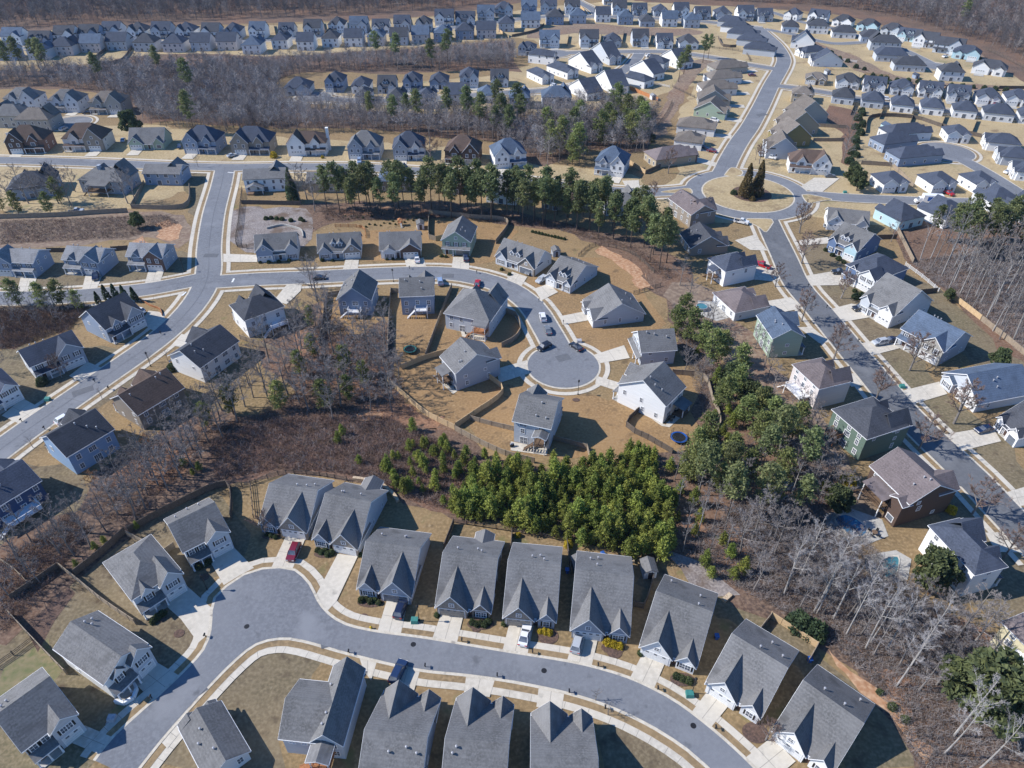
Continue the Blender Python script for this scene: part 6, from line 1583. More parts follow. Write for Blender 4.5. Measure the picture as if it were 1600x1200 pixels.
# ------------------------------------------------------------------ cars
for p, hd, k, col_, lb in [
    ((460, 866), (452, 885), 'suv', 'burgundy', "burgundy car parked on the driveway of the leftmost gabled house"),
    ((627, 954), (633, 938), 'suv', 'navy', "dark blue car before the dark garage door"),
    ((820, 996), (824, 980), 'sedan', 'white', "white sedan on the driveway beside round yellow bushes"),
    ((902, 1007), (906, 992), 'suv', 'silver', "silver car on the driveway before tall yellow bushes"),
    ((623, 1053), (630, 1038), 'suv', 'blue', "dark blue car half hidden by a grey gable below the near street"),
    ((848, 499), (844, 484), 'suv', 'white', "white car parked at the kerb above the cul-de-sac"),
    ((856, 519), (852, 505), 'sedan', 'gray', "grey car parked behind the white car by the cul-de-sac"),
    ((850, 545), (838, 551), 'suv', 'black', "black car parked at an angle on the left of the cul-de-sac"),
    ((900, 545), (890, 538), 'sedan', 'black', "black car with pale roof on the right of the cul-de-sac"),
    ((829, 427), (818, 435), 'suv', 'gray', "dark grey car on the driveway near the small shed"),
    ((846, 440), (835, 447), 'suv', 'silver', "silver car on the driveway of the house by the clay bank"),
    ((652, 408), (651, 396), 'sedan', 'white', "white car on the wide driveway of the brown gabled garage"),
    ((728, 406), (726, 396), 'suv', 'navy', "dark car before the narrow two storey house"),
    ((688, 443), (686, 434), 'suv', 'lightblue', "pale blue car behind the blue-grey deck house"),
    ((746, 446), (748, 438), 'sedan', 'red', "red car behind the tall hip roofed house"),
    ((499, 437), (515, 436), 'sedan', 'black', "black sedan driving on the cul-de-sac street under a bare tree"),
    ((151, 434), (149, 446), 'pickup', 'navy', "dark pickup truck on the driveway of a blue-grey house"),
    ((217, 489), (206, 486), 'suv', 'white', "white car parked by the corner house garage"),
    ((103, 658), (120, 648), 'suv', 'white', "white van on the left street above the light blue house"),
    ((193, 221), (196, 214), 'sedan', 'lightblue', "pale blue car between two front lawns on the long street"),
    ((281, 231), (280, 238), 'sedan', 'navy', "dark car in the shade of the slate roofed house"),
    ((363, 245), (370, 243), 'sedan', 'silver', "silver car on a driveway left of the junction"),
    ((562, 254), (561, 262), 'suv', 'lightblue', "light blue car before double gabled house"),
    ((1158, 349), (1172, 352), 'pickup', 'white', "white pickup truck driving off the roundabout"),
    ((1191, 417), (1176, 412), 'pickup', 'red', "red pickup truck beside the white hip roofed house"),
    ((1112, 238), (1122, 240), 'sedan', 'burgundy', "dark red car on a driveway above the road curve"),
    ((1100, 233), (1110, 235), 'sedan', 'navy', "dark blue car next to the dark red one"),
    ((1298, 357), (1310, 359), 'pickup', 'silver', "silver pickup before the white low house near the roundabout"),
    ((1312, 428), (1300, 428), 'pickup', 'black', "black pickup on the driveway under a leafless tree"),
    ((1344, 484), (1332, 486), 'pickup', 'black', "black pickup before the white gabled lavender house"),
    ((1374, 538), (1362, 540), 'suv', 'silver', "silver car before the stone fronted grey house"),
    ((1393, 534), (1405, 532), 'sedan', 'navy', "dark car nose to tail with the silver car"),
    ((1535, 674), (1523, 677), 'sedan', 'navy', "dark blue sedan before the dark garage doors at the right edge"),
    ((1575, 271), (1585, 269), 'sedan', 'white', "white car right of the right-hand cul-de-sac"),
    ((1481, 304), (1488, 307), 'sedan', 'red', "bright red car on the driveway right of the moving truck"),
    ((1296, 277), (1308, 277), 'sedan', 'gray', "grey car beside the white farmhouse"),
    ((1205, 248), (1213, 250), 'suv', 'white', "white car before the pale grey gable house"),
    ((1188, 243), (1190, 250), 'sedan', 'silver', "silver car left of the pale grey gable house"),
    ((1116, 190), (1126, 192), 'suv', 'white', "white car at the sage green house"),
    ((1175, 119), (1184, 119), 'sedan', 'burgundy', "dark red car at the topmost low tan-roofed house"),
    ((1553, 166), (1556, 161), 'sedan', 'red', "red car on the right side street"),
    ((1385, 157), (1393, 158), 'suv', 'white', "white car parked on the right side street"),
    ((1476, 90), (1484, 88), 'sedan', 'white', "white car below the stepped hedges"),
    ((972, 91), (982, 90), 'suv', 'navy', "dark car on the upper middle loop street"),
    ((1014, 89), (1022, 88), 'suv', 'white', "white car at the upper middle corner"),
    ((866, 136), (874, 138), 'suv', 'white', "white car near the small top centre street bend"),
    ((1169, 33), (1176, 33), 'sedan', 'white', "white car before a house by the top woods"),
    ((100, 204), (106, 201), 'suv', 'silver', "silver car in the left cul-de-sac"),
    ((137, 178), (145, 177), 'sedan', 'black', "black car between two houses of the left cul-de-sac"),
    ((120, 332), (132, 331), 'pickup', 'silver', "silver pickup parked behind the long board fence")]:
    car(p, hd, k, col_, lb, "parked cars", parts=p[1] > 380, z=.23 if p not in ((120, 332),) else .02)

# ------------------------------------------------------------------ things left out on patios and lawns
def patio_set(px, n, lb, rz=0.0, z=.1):
    c = at(*px); t = empty("patio_table", (c.x, c.y, z), rz); tag(t, "round table on the " + lb, "table")
    m = MB(); m.lathe([(.0, .70), (.62, .70), (.62, .74), (.0, .745)], 14); m.build("tabletop", M_DECK, t)
    m = MB(); m.lathe([(.28, 0), (.28, .03), (.04, .05), (.04, .7)], 8); m.build("leg", M_BLACK, t)
    for k in range(n):
        a = rz + 6.2832 * k / n; q = empty("patio_chair", (c.x + 1.05 * math.cos(a), c.y + 1.05 * math.sin(a), z), a + R(90)); tag(q, "dark chair round the table on the " + lb, "chair", "chairs on the " + lb)
        m = MB(); m.box(-.26, .26, -.26, .26, .4, .46); m.build("seat", M_BLACK, q)
        m = MB(); m.box(-.26, .26, -.3, -.25, .46, .95); m.build("backrest", M_BLACK, q)
        for sx_ in (-.22, .22):
            for sy_ in (-.22, .22):
                m = MB(); m.box(sx_ - .02, sx_ + .02, sy_ - .02, sy_ + .02, 0, .4); m.build("leg", M_BLACK, q)
patio_set((703, 600), 4, "patio of the white gable ended house", .3); patio_set((832, 700), 4, "patio below the cul-de-sac", .1); patio_set((733, 525), 3, "stone patio of the tall hip roofed house", .5)
patio_set((1046, 655), 4, "patio of the big white house", .2); patio_set((975, 872), 3, "cluttered lawn behind the silver car house", .4, .02); patio_set((1365, 835), 4, "terrace of the blue pool", .7, .1)
def grill(px, lb):
    c = at(*px); t = empty("grill", (c.x, c.y, .1), .4); tag(t, lb, "grill")
    m = MB(); m.box(-.5, .5, -.25, .25, .1, .8); m.build("cabinet", M_BLACK, t)
    m = MB(); m.hexa([(-.45, -.25, .8), (.45, -.25, .8), (.45, .25, .8), (-.45, .25, .8)], [(-.42, -.1, 1.1), (.42, -.1, 1.1), (.42, .18, 1.1), (-.42, .18, 1.1)]); m.build("lid", M_METAL, t)
grill((713, 607), "black grill at the corner of the white gable ended house"); grill((800, 698), "black grill on the patio below the cul-de-sac"); grill((1056, 643), "black grill on the patio of the big white house")
for k, (p, mm, lb) in enumerate((((925, 872), M_WHITEP, "white bundle of stored things behind the silver car house"), ((932, 876), M_GREENP, "green storage chest behind the silver car house"), ((960, 873), M_DECK, "brown planter box behind the silver car house"), ((988, 876), M_STONEW, "pale planter box behind the silver car house"), ((943, 868), M_BLUE, "blue storage chest at the foot of the young pines"), ((1272, 690), M_BLUE, "blue play chest behind the dark green house"), ((1290, 684), M_GREENP, "green play chest behind the dark green house"))):
    c = at(*p); t = empty("storage_chest", (c.x, c.y, .02), .5 * k); tag(t, lb, "chest")
    m = MB(); m.box(-.7, .7, -.4, .4, 0, .55); m.build("box", mm, t)
    m = MB(); m.hexa([(-.74, -.43, .55), (.74, -.43, .55), (.74, .43, .55), (-.74, .43, .55)], [(-.7, -.3, .68), (.7, -.3, .68), (.7, .3, .68), (-.7, .3, .68)]); m.build("lid", mm, t)
c = at(907, 384); t = empty("play_tower", at(626, 352).to_3d(), .3); tag(t, "small wooden play tower on the mulched slope", "play tower")
for sx_ in (-.7, .7):
    for sy_ in (-.7, .7):
        m = MB(); m.box(sx_ - .06, sx_ + .06, sy_ - .06, sy_ + .06, 0, 2.4); m.build("post", M_DECKO, t)
m = MB(); m.box(-.8, .8, -.8, .8, 1.2, 1.3); m.build("platform", M_DECKO, t)
m = MB(); m.add([(-.95, -.95, 2.4), (.95, -.95, 2.4), (.95, .95, 2.4), (-.95, .95, 2.4), (0, 0, 3.1)], [(0, 1, 4), (1, 2, 4), (2, 3, 4), (3, 0, 4), (3, 2, 1, 0)]); m.build("roof", M_DECKO, t)
m = MB(); m.hexa([(-.3, -.8, 1.2), (.3, -.8, 1.2), (.3, -2.6, .1), (-.3, -2.6, .1)], [(-.3, -.8, 1.28), (.3, -.8, 1.28), (.3, -2.6, .18), (-.3, -2.6, .18)]); m.build("slide", M_CONC2, t)

# ------------------------------------------------------------------ fences
FB = "board fences round back lawns"
for px_, m_, kd, hh, lb in [
    ([(118, 900), (158, 868), (197, 833)], M_FENCED, 'board', 1.9, "dark board fence at the back of the second hip roofed house, bottom left"),
    ([(203, 832), (280, 790), (355, 760), (362, 812)], M_FENCED, 'board', 1.9, "dark board fence curving behind the house nearest the thicket"),
    ([(200, 838), (228, 852), (256, 868), (274, 856)], M_FENCE, 'board', 1.8, "board fence dividing the first and second knuckle house lawns"),
    ([(95, 888), (128, 914), (160, 940), (213, 976)], M_FENCE, 'board', 1.8, "weathered board fence running down between two left bottom lawns"),
    ([(20, 938), (92, 889)], M_FENCED, 'board', 1.8, "dark board fence above the mulch bed at the bottom left"),
    ([(17, 962), (60, 1008), (105, 1054)], M_FENCE, 'board', 1.8, "board fence slanting down to the house with curved wall"),
    ([(-10, 1046), (22, 1024), (52, 1001)], M_FENCED, 'rail', 1.4, "rail fence in the left bottom corner"),
    ([(0, 876), (24, 892), (46, 914)], M_FENCE, 'rail', 1.4, "rail fence beside the dark blue house lawn"),
    ([(362, 765), (400, 755), (435, 742), (460, 740), (500, 744), (542, 751)], M_FENCED, 'rail', 1.4, "dark rail fence behind the two leftmost gabled houses"),
    ([(392, 758), (397, 810)], M_FENCED, 'rail', 1.4, "short dark rail fence on the lawn beside the leftmost gabled house"),
    ([(542, 751), (536, 766)], M_FENCED, 'rail', 1.4, "very short dark rail fence between two back lawns"),
    ([(709, 817), (755, 824), (800, 831), (885, 846)], M_FENCED, 'rail', 1.4, "dark rail fence along the bottom of the young pines"),
    ([(709, 819), (694, 858)], M_FENCED, 'board', 1.8, "dark board fence left of the house with round bushes"),
    ([(800, 834), (798, 866)], M_FENCED, 'board', 1.7, "short dark fence between two gabled house lawns"),
    ([(885, 848), (892, 898)], M_FENCED, 'board', 1.7, "dark fence left of the cluttered back yard"),
    ([(1027, 878), (1016, 920), (1005, 951), (991, 948)], M_FENCED, 'board', 1.8, "dark fence right of the house with tall yellow bushes"),
    ([(1203, 965), (1240, 989), (1275, 1012)], M_FENCET, 'board', 1.8, "new tan board fence at the edge of the birch wood"),
    ([(1275, 1013), (1262, 1036)], M_FENCE, 'board', 1.8, "end of fence beside the blue bin"),
    ([(1184, 990), (1203, 966)], M_FENCE, 'board', 1.8, "short fence at the back corner of the house on the bend"),
    ([(605, 597), (640, 628), (670, 652), (711, 672)], M_FENCET, 'board', 1.9, "long new tan fence along the top of the brown thicket"),
    ([(711, 673), (750, 694), (790, 712), (835, 724)], M_FENCE, 'board', 1.8, "grey fence along the top of the young pines"),
    ([(712, 669), (740, 650), (786, 615), (764, 592)], M_FENCET, 'board', 1.9, "tan fence folded round the lawn right of the covered deck house"),
    ([(735, 656), (768, 665), (802, 673)], M_FENCE, 'board', 1.5, "grey fence left of the house with the two level deck"),
    ([(858, 686), (890, 694), (917, 702), (922, 733)], M_FENCE, 'board', 1.6, "grey fence right of the house with the two level deck"),
    ([(1001, 641), (978, 667), (1012, 687), (1050, 709)], M_FENCED, 'board', 1.8, "dark fence in front of the blue trampoline"),
    ([(1050, 585), (1099, 592), (1112, 625), (1124, 655), (1122, 675), (1108, 691)], M_FENCE, 'board', 1.8, "curved grey fence behind the big white house"),
    ([(706, 450), (687, 500), (665, 560)], M_FENCE, 'board', 1.9, "fence left of the tall hip roofed house"),
    ([(628, 577), (665, 562), (698, 553)], M_FENCET, 'board', 1.8, "curved tan fence below the lawn with the green trampoline"),
    ([(611, 457), (608, 505), (606, 556)], M_FENCE, 'board', 1.8, "straight fence between the two blue-grey houses"),
    ([(611, 457), (629, 459)], M_FENCE, 'board', 1.8, "short fence joining the blue-grey deck house"),
    ([(511, 465), (506, 500), (500, 541)], M_FENCED, 'board', 1.8, "shaded fence left of the blue-grey gable house"),
    ([(511, 464), (531, 461)], M_FENCE, 'board', 1.7, "short fence left of the rear gable"),
    ([(783, 488), (806, 495), (813, 520), (800, 535), (784, 543)], M_FENCE, 'board', 1.8, "fence bulging round the lawn beside the cul-de-sac street"),
    ([(376, 530), (405, 540), (482, 568)], M_FENCE, 'board', 1.6, "brown fence below the white deck house"),
    ([(671, 335), (740, 342), (793, 349), (775, 381)], M_FENCE, 'board', 1.9, "fence round the back lawn of the narrow two storey house"),
    ([(671, 336), (671, 374), (692, 374)], M_FENCE, 'board', 1.9, "fence left of the narrow two storey house"),
    ([(524, 355), (566, 357), (572, 372)], M_FENCEO, 'rail', 1.3, "orange brown rail fence at the foot of the mulched slope"),
    ([(378, 319), (424, 320), (470, 321)], M_FENCED, 'board', 1.8, "dark fence behind the white two storey house by the junction"),
    ([(379, 298), (374, 345), (371, 386), (402, 386)], M_FENCED, 'rail', 1.8, "black iron fence on the corner beside the side street"),
    ([(-5, 342), (88, 339), (145, 335), (200, 332)], M_FENCE, 'board', 1.9, "long grey board fence above the brown slope"),
    ([(206, 326), (288, 325), (297, 293)], M_FENCE, 'board', 1.9, "fence round the lawn of the long plain roof"),
    ([(226, 288), (206, 325)], M_FENCE, 'board', 1.8, "left side fence of the square lawn"),
    ([(75, 394), (106, 394)], M_FENCED, 'board', 1.7, "dark fence between the first two houses before the brown slope"),
    ([(175, 392), (201, 390)], M_FENCED, 'board', 1.7, "dark fence between the second and third houses before the brown slope"),
    ([(975, 251), (1008, 272)], M_FENCET, 'board', 1.8, "new tan fence right of the lone pale blue house"),
    ([(1009, 272), (1036, 260)], M_FENCED, 'board', 1.8, "dark fence in front of the brick hip roofed house"),
    ([(904, 401), (930, 384), (985, 396), (1022, 427)], M_FENCED, 'rail', 1.4, "dark rail fence along the top of the orange clay bank"),
    ([(990, 460), (1032, 447)], M_FENCED, 'rail', 1.4, "dark rail fence at the lower end of the clay bank"),
    ([(1414, 415), (1440, 434), (1466, 456)], M_FENCEW, 'rail', 1.4, "white rail fence at the edge of the right wood"),
    ([(1370, 374), (1400, 373)], M_FENCED, 'board', 1.8, "dark fence between the white and blue houses on the right"),
    ([(1400, 358), (1413, 385), (1426, 411)], M_FENCE, 'board', 1.8, "fence running down behind the blue house"),
    ([(1485, 465), (1508, 482), (1531, 500)], M_FENCET, 'board', 1.8, "bright tan fence before the right wood"),
    ([(1532, 501), (1570, 531), (1600, 556)], M_FENCE, 'board', 1.8, "grey fence continuing down from the bright tan one"),
    ([(1425, 461), (1463, 457)], M_FENCED, 'board', 1.8, "dark fence behind the lavender house"),
    ([(1352, 208), (1362, 184), (1425, 185), (1465, 197), (1500, 207), (1545, 218)], M_FENCED, 'board', 1.8, "long curved dark fence below the right side street houses"),
    ([(1345, 257), (1392, 260)], M_FENCE, 'board', 1.8, "grey fence left of the long blue-grey house"),
    ([(1395, 262), (1410, 277), (1426, 293)], M_FENCE, 'board', 1.8, "grey fence between the two rows right of the roundabout"),
    ([(1275, 198), (1322, 201)], M_FENCE, 'board', 1.7, "upper grey fence behind the tan gable houses"),
    ([(1270, 221), (1318, 221)], M_FENCE, 'board', 1.7, "lower grey fence behind the olive gable house"),
    ([(1540, 78), (1572, 93), (1605, 110)], M_FENCED, 'rail', 1.8, "dark fence at the top right woods"),
    ([(166, 79), (147, 98), (187, 98), (207, 76)], M_FENCED, 'board', 1.9, "dark fence round one back lawn in the far left row"),
    ([(984, 140), (1028, 158)], M_FENCEO, 'board', 1.9, "bright orange board fence at the top middle"),
    ([(1015, 131), (1046, 137)], M_FENCEW, 'rail', 1.5, "white fence beside the slate roofed loop houses"),
    ([(1050, 136), (1085, 153)], M_FENCED, 'rail', 1.5, "dark rail fence on the bank of the winding road"),
    ([(1050, 160), (1040, 180), (1020, 205)], M_FENCED, 'rail', 1.5, "stepped dark fence down the bank"),
    ([(1110, 75), (1160, 82), (1172, 96)], M_FENCED, 'rail', 1.5, "rail fence round the lawn at the upper corner"),
    ([(1122, 60), (1130, 73), (1150, 74)], M_FENCED, 'board', 1.7, "dark fence behind the slanting line of houses"),
    ([(1300, 92), (1338, 98)], M_FENCEW, 'rail', 1.5, "grey white rail fence by the white gable ended house"),
    ([(1350, 118), (1388, 121)], M_FENCET, 'board', 1.7, "tan fence behind the right side street fronts"),
    ([(1430, 59), (1480, 76), (1545, 104)], M_STONEW, 'board', 1.0, "pale stepped wall on the slope of the top right"),
    ([(1560, 139), (1600, 139)], M_FENCED, 'board', 1.7, "dark fence at the far right behind the side street"),
    ([(800, 58), (835, 50), (850, 40)], M_FENCED, 'board', 1.7, "dark curved fence at the top centre cluster"),
    ([(905, 10), (917, 22)], M_FENCET, 'board', 1.7, "tan fence beside the top road"),
    ([(778, 48), (795, 60)], M_FENCET, 'board', 1.7, "pale tan fence at the end of the far row"),
]:
    near = max(p[1] for p in px_) > 330
    fence(px_, lb, m_, hh, kd, 2.4 if near else 3.6, posts=True)
rnd = random.Random(77)
for x, yb, L_ in [(428, 37, 14), (505, 33, 14), (540, 31, 14), (572, 29, 13), (639, 27, 12), (669, 25, 12), (794, 12, 10)]:
    fence([(x, yb + 4), (x + 3, yb + 4 + L_)], "short brown fence between two back lawns of the farthest row", M_FENCEO if x % 2 else M_FENCED, 1.8, 'board', 3.6, group="dividing fences of the farthest row")
for x in (1342, 1382, 1425, 1471, 1514, 1560):
    fence([(x, 121 + (x - 1342) * .13), (x - 5, 141 + (x - 1342) * .13)], "dark fence between two houses of the right side street row", M_FENCED, 1.8, 'board', 3.6, group="dividing fences of the right side street")
for x in (1336, 1381, 1429, 1477, 1526):
    fence([(x, 163 + (x - 1336) * .14), (x - 7, 180 + (x - 1336) * .14)], "dark fence between two back lawns below the right side street", M_FENCED, 1.8, 'board', 3.6, group="dividing fences below the right side street")
for x, y in ((889, 57), (940, 56), (975, 52), (1018, 55)):
    fence([(x, y), (x - 3, y + 16)], "dark fence between two houses of the upper middle loop street", M_FENCED, 1.8, 'board', 3.6, group="dividing fences of the loop street")

# ------------------------------------------------------------------ lamps, mailboxes, boxes, bins, trampolines
for p, lb in (((655, 970), "black street lamp beside the green box on the near street"), ((903, 617), "black street lamp at the foot of the cul-de-sac"), ((288, 425), "black street lamp beside the brick fronted corner house"),
              ((324, 922), "black street lamp at the left of the knuckle"), ((1081, 1083), "black street lamp between the two white gabled houses"), ((615, 441), "black street lamp between the two blue-grey houses"), ((236, 573), "black street lamp on the left street")):
    lamp(p, lb)
for p in ((546, 1021), (665, 1043), (777, 1058), (722, 1003), (832, 1021), (934, 1042), (1027, 1078), (1117, 1139), (889, 1083), (945, 1108), (322, 996), (238, 1092)):
    mailbox(p, "black mailbox on a post at the kerb of the near street").__setitem__("group", "mailboxes of the near street")
for p in ((35, 660), (149, 598), (71, 672), (171, 609), (252, 523)): mailbox(p, "black mailbox on a post at the kerb of the left street").__setitem__("group", "mailboxes of the left street")
for p in ((1262, 449), (1291, 482), (1340, 535), (1474, 677)): mailbox(p, "black mailbox on a post at the kerb of the right street").__setitem__("group", "mailboxes of the right street")
for p in ((880, 506), (842, 472), (745, 428), (640, 421)): mailbox(p, "black mailbox on a post at the cul-de-sac street").__setitem__("group", "mailboxes of the cul-de-sac street")
utility_box((648, 972), "green utility box under the lamp on the near street"); utility_box((1077, 1087), "green utility box between the white gabled houses"); utility_box((176, 1125), "grey utility box by the curved porch wall", M_METAL)
utility_box((1409, 606), "green utility box on the right street sidewalk"); utility_box((75, 626), "green utility box on the left street lawn"); utility_box((1320, 302), "large green utility box right of the roundabout"); utility_box((905, 535), "grey utility box on the lawn near the cul-de-sac", M_METAL)
c = at(580, 983); root = empty("fire_hydrant", (c.x, c.y, .1)); tag(root, "yellow fire hydrant at the kerb of the near street", "fire hydrant")
m = MB(); m.lathe([(.22, 0), (.22, .08), (.15, .1), (.15, .6), (.2, .62), (.2, .68), (.13, .8), (.03, .88)], 10); m.build("barrel", M_YELP, root)
m = MB(); m.tube([(-.32, 0, .48), (.32, 0, .48)], [.08, .08], 8); m.build("outlet", M_YELP, root)
trampoline((1060, 687), "round blue trampoline behind the big white house", M_BLUE); trampoline((641, 549), "green trampoline with net on the fenced lawn", M_GREENP, 1.9)
bin_((1119, 998), "blue bin beside the plain white garage house"); bin_((1264, 1034), "blue bin at the corner of the house on the bend"); bin_((886, 895), "blue bin between two near houses")
for p, lb in (((646, 1008), "iron manhole cover left of centre on the near street"), ((850, 1049), "iron manhole cover in the middle of the near street"), ((1083, 1135), "iron manhole cover right on the near street"), ((386, 980), "iron manhole cover in the knuckle")):
    c = at(*p); m = MB(); m.lathe([(.5, .22), (.5, .262), (.44, .27), (.43, .262), (.02, .262)], 20); o = m.build("manhole_cover", M_BLACK); o.location = (c.x, c.y, 0); tag(o, lb, "manhole cover")

# ------------------------------------------------------------------ planting
def bed(px, rx, ry, name="mulch_bed", m=None, z=.088):
    c = at(*px); sheet(name, [c + Vector((rx * math.cos(6.2832 * k / 18), ry * math.sin(6.2832 * k / 18))) for k in range(18)], z + zlift() * .2, m or M_MULCH)
def row(kind, pts, label, cat, group, sc=1.0):
    for p in pts:
        c = at(*p); kind.put(c.x, c.y, sc * kind.rnd.uniform(.85, 1.15), label, cat, group)
for p, rx, ry in (((507, 866), 2.2, 1.0), ((579, 941), 2.6, 1.2), ((751, 975), 2.6, 1.3), ((856, 994), 2.0, 1.8), ((958, 1012), 2.2, 1.4), ((1066, 1062), 2.2, 1.3), ((424, 838), 2.0, .9), ((568, 965), .9, .9), ((744, 982), .9, .9), ((320, 902), .9, .9), ((280, 990), 1.0, .9), ((310, 884), 1.6, 1.0), ((246, 967), 1.8, 1.0), ((1180, 1145), 2.2, 1.8), ((960, 1020), 1.4, 1.2), ((900, 625), 1.0, .8), ((655, 405), 1.2, .9), ((330, 990), .1, .1)):
    bed(p, rx, ry)
row(SHRUB, [(497, 861), (503, 864), (508, 862), (513, 867), (518, 865)], "round green bush before the house with the small back gable", "bush", "bushes of the second gabled house", .9)
row(SHRUB, [(565, 939), (572, 937), (579, 941), (586, 939), (592, 943)], "round green bush before the house with dark garage", "bush", "bushes of the dark garage house", .85)
row(SHRUB, [(738, 974), (745, 977), (751, 975), (757, 977), (763, 973)], "round bush in the bed of the stone trimmed house", "bush", "bushes of the stone trimmed house", .95)
row(YSHRUB, [(844, 988), (851, 988), (858, 990)], "round yellow bush before the house with the white sedan", "bush", "three round yellow bushes", .8)
row(YSHRUB, [(949, 1005), (958, 1008), (968, 1011)], "tall yellow bush before the house with the silver car", "bush", "tall yellow bushes", 1.0)
row(SHRUB, [(1057, 1058), (1066, 1062), (1076, 1065)], "low bush before the plain white garage house", "bush", "bushes of the plain white garage house", .9)
row(SHRUB, [(417, 836), (424, 838), (431, 840)], "reddish low bush before the leftmost gabled house", "bush", "bushes of the leftmost gabled house", .7)
row(SHRUB, [(311, 888), (319, 884), (326, 880)], "low bush at the porch nearest the thicket", "bush", "bushes of the porch nearest the thicket", .9)
row(SHRUB, [(240, 972), (247, 966), (255, 960)], "low bush at the porch of the second hip roofed house", "bush", "bushes of the second knuckle house", 1.0)
row(SHRUB, [(683, 962), (788, 976), (1001, 1022), (563, 868)], "small bush beside a garage of the gabled row", "bush", "small bushes beside garages", .75)
row(SHRUB, [(407, 411), (420, 411), (436, 410), (452, 408), (504, 408), (520, 408), (605, 406), (614, 406), (690, 401), (697, 402), (784, 422), (796, 430)], "foundation bush on the north side of the cul-de-sac street", "bush", "foundation bushes on the cul-de-sac street", .9)
row(SHRUB, [(1290, 392), (1300, 400), (1310, 406), (1318, 411), (1335, 456), (1345, 462), (1352, 465)], "dark bush before the blue houses on the right", "bush", "bushes before the blue houses", 1.2)
row(DSHRUB, [(1336, 466), (1352, 468)], "big dark bush beside the lavender house", "bush", "big dark bushes by the lavender house", .9)
row(DSHRUB, [(1247, 979), (1270, 991)], "dense round evergreen beside the new tan fence", "bush", "two evergreens beside the new tan fence", 1.35)
row(DSHRUB, [(67, 600), (270, 578)], "dark round bush at the end wall of a white house", "bush", "dark bushes at white end walls", .95)
row(SHRUB, [(1374, 1083), (1393, 1106), (1414, 1126)], "small bush in the line along the bottom right lawn edge", "bush", "line of small bushes", 1.0)
row(DSHRUB, [(1346 - i * 1.3 + 5 * math.sin(i * 2.7), 174 + i * 7.3 + 2 * math.cos(i * 4.1)) for i in range(13)], "dark evergreen in the hedge strip above the roundabout", "bush", "hedge strip above the roundabout", 1.2)
row(DSHRUB, [(1246 + i * 13, 60 + i * 6.2 + (i % 2) * 3) for i in range(14)], "dark evergreen in the stepped planting of the top right", "bush", "stepped planting of the top right", 1.0)
row(DSHRUB, [(1350 + i * 17, 122 + i * 1.6) for i in range(14)], "dark evergreen in the hedge behind the right side street", "bush", "hedge behind the right side street", 1.0)
row(SHRUB, [(1415 + i * 11.5 + (j * 6), 48 + i * 3.6 + j * 6) for i in range(10) for j in range(3)], "small dark shrub on the terraced slope", "bush", "shrubs on the terraced slope", 1.5)
row(SHRUB, [(1012 + 9 * math.cos(i), 180 + i * 6) for i in range(8)], "dark shrub on the bank left of the winding road", "bush", "shrubs on the bank", 1.7)
row(THUJA, [(155, 474), (169, 470), (183, 468), (197, 470), (212, 471)], "cone shaped evergreen in the row behind the corner house", "tree", "five cone shaped evergreens", 1.05)
row(SHRUB, [(832 + i * 5.0, 363 + i * 1.15) for i in range(11)], "small dark cone shrub in the line above the dormered house", "bush", "line of small cone shrubs", .85)
row(SHRUB, [(416, 343), (424, 342), (433, 343), (441, 344), (455, 346), (470, 344), (474, 346)], "low green shrub on the gravel bed", "bush", "shrubs on the gravel bed", 1.2)
row(SHRUB, [(540 + (i * 37) % 125, 338 + (i * 13) % 18) for i in range(22)], "tiny shrub on the mulched slope below the pines", "bush", "tiny shrubs on the mulched slope", .55)
con = Kind([conifer(300, 14, 3.2, M_BRONZE, "conifer_tree", 5200, .42), conifer(301, 14.5, 3.0, M_BRONZE, "conifer_tree", 5200, .42)])
c = at(1163, 309); con.put(c.x, c.y, 1, "left of the two tall bronze conifers on the roundabout", "tree")
c = at(1181, 306); con.put(c.x, c.y, 1, "right of the two tall bronze conifers on the roundabout", "tree")
c = at(1146, 304); DSHRUB.put(c.x, c.y, .9, "round dark bush left of the roundabout conifers", "bush")
c = at(1175, 314); k_ = Kind([shrub(310, 1.4, 1.9, M_BRONZE, "shrub", 900, .2)]); k_.put(c.x, c.y, 1, "bronze round bush before the roundabout conifers", "bush")
mg = Kind([conifer(320, 14, 3.0, M_EVER, "evergreen_tree", 5200, .4)]); c = at(459, 316); mg.put(c.x, c.y, 1, "tall dark evergreen right of the white junction house", "tree")
c = at(208, 213); BIGEVER.put(c.x, c.y, 1.45, "dark round evergreen beside the low sage house", "tree")
c = at(1520, 1112); BIGEVER.put(c.x, c.y, 1.95, "very large round evergreen in the bottom right wood", "tree", None, None, .85)
c = at(1450, 916); BIGEVER.put(c.x, c.y, 1.2, "evergreen in front of the white slate roofed house", "tree")
c = at(1302, 797); BIGEVER.put(c.x, c.y, .9, "round evergreen left of the blue pool", "tree")
for p, lb in (((1329, 288), "left evergreen of the pair right of the farmhouse"), ((1338, 298), "right evergreen of the pair right of the farmhouse")):
    c = at(*p); BIGEVER.put(c.x, c.y, 1.0, lb, "tree")
c = at(218, 357); BIGEVER.put(c.x, c.y, .75, "lone green bush tree on the brown slope", "tree")
c = at(1480, 582 if False else 470); BIGEVER.put(c.x, c.y, .5, "small blue-green spruce by the bright tan fence", "tree")
c = at(1557, 575); BIGEVER.put(c.x, c.y, .75, "evergreen behind the pale blue single storey house", "tree")
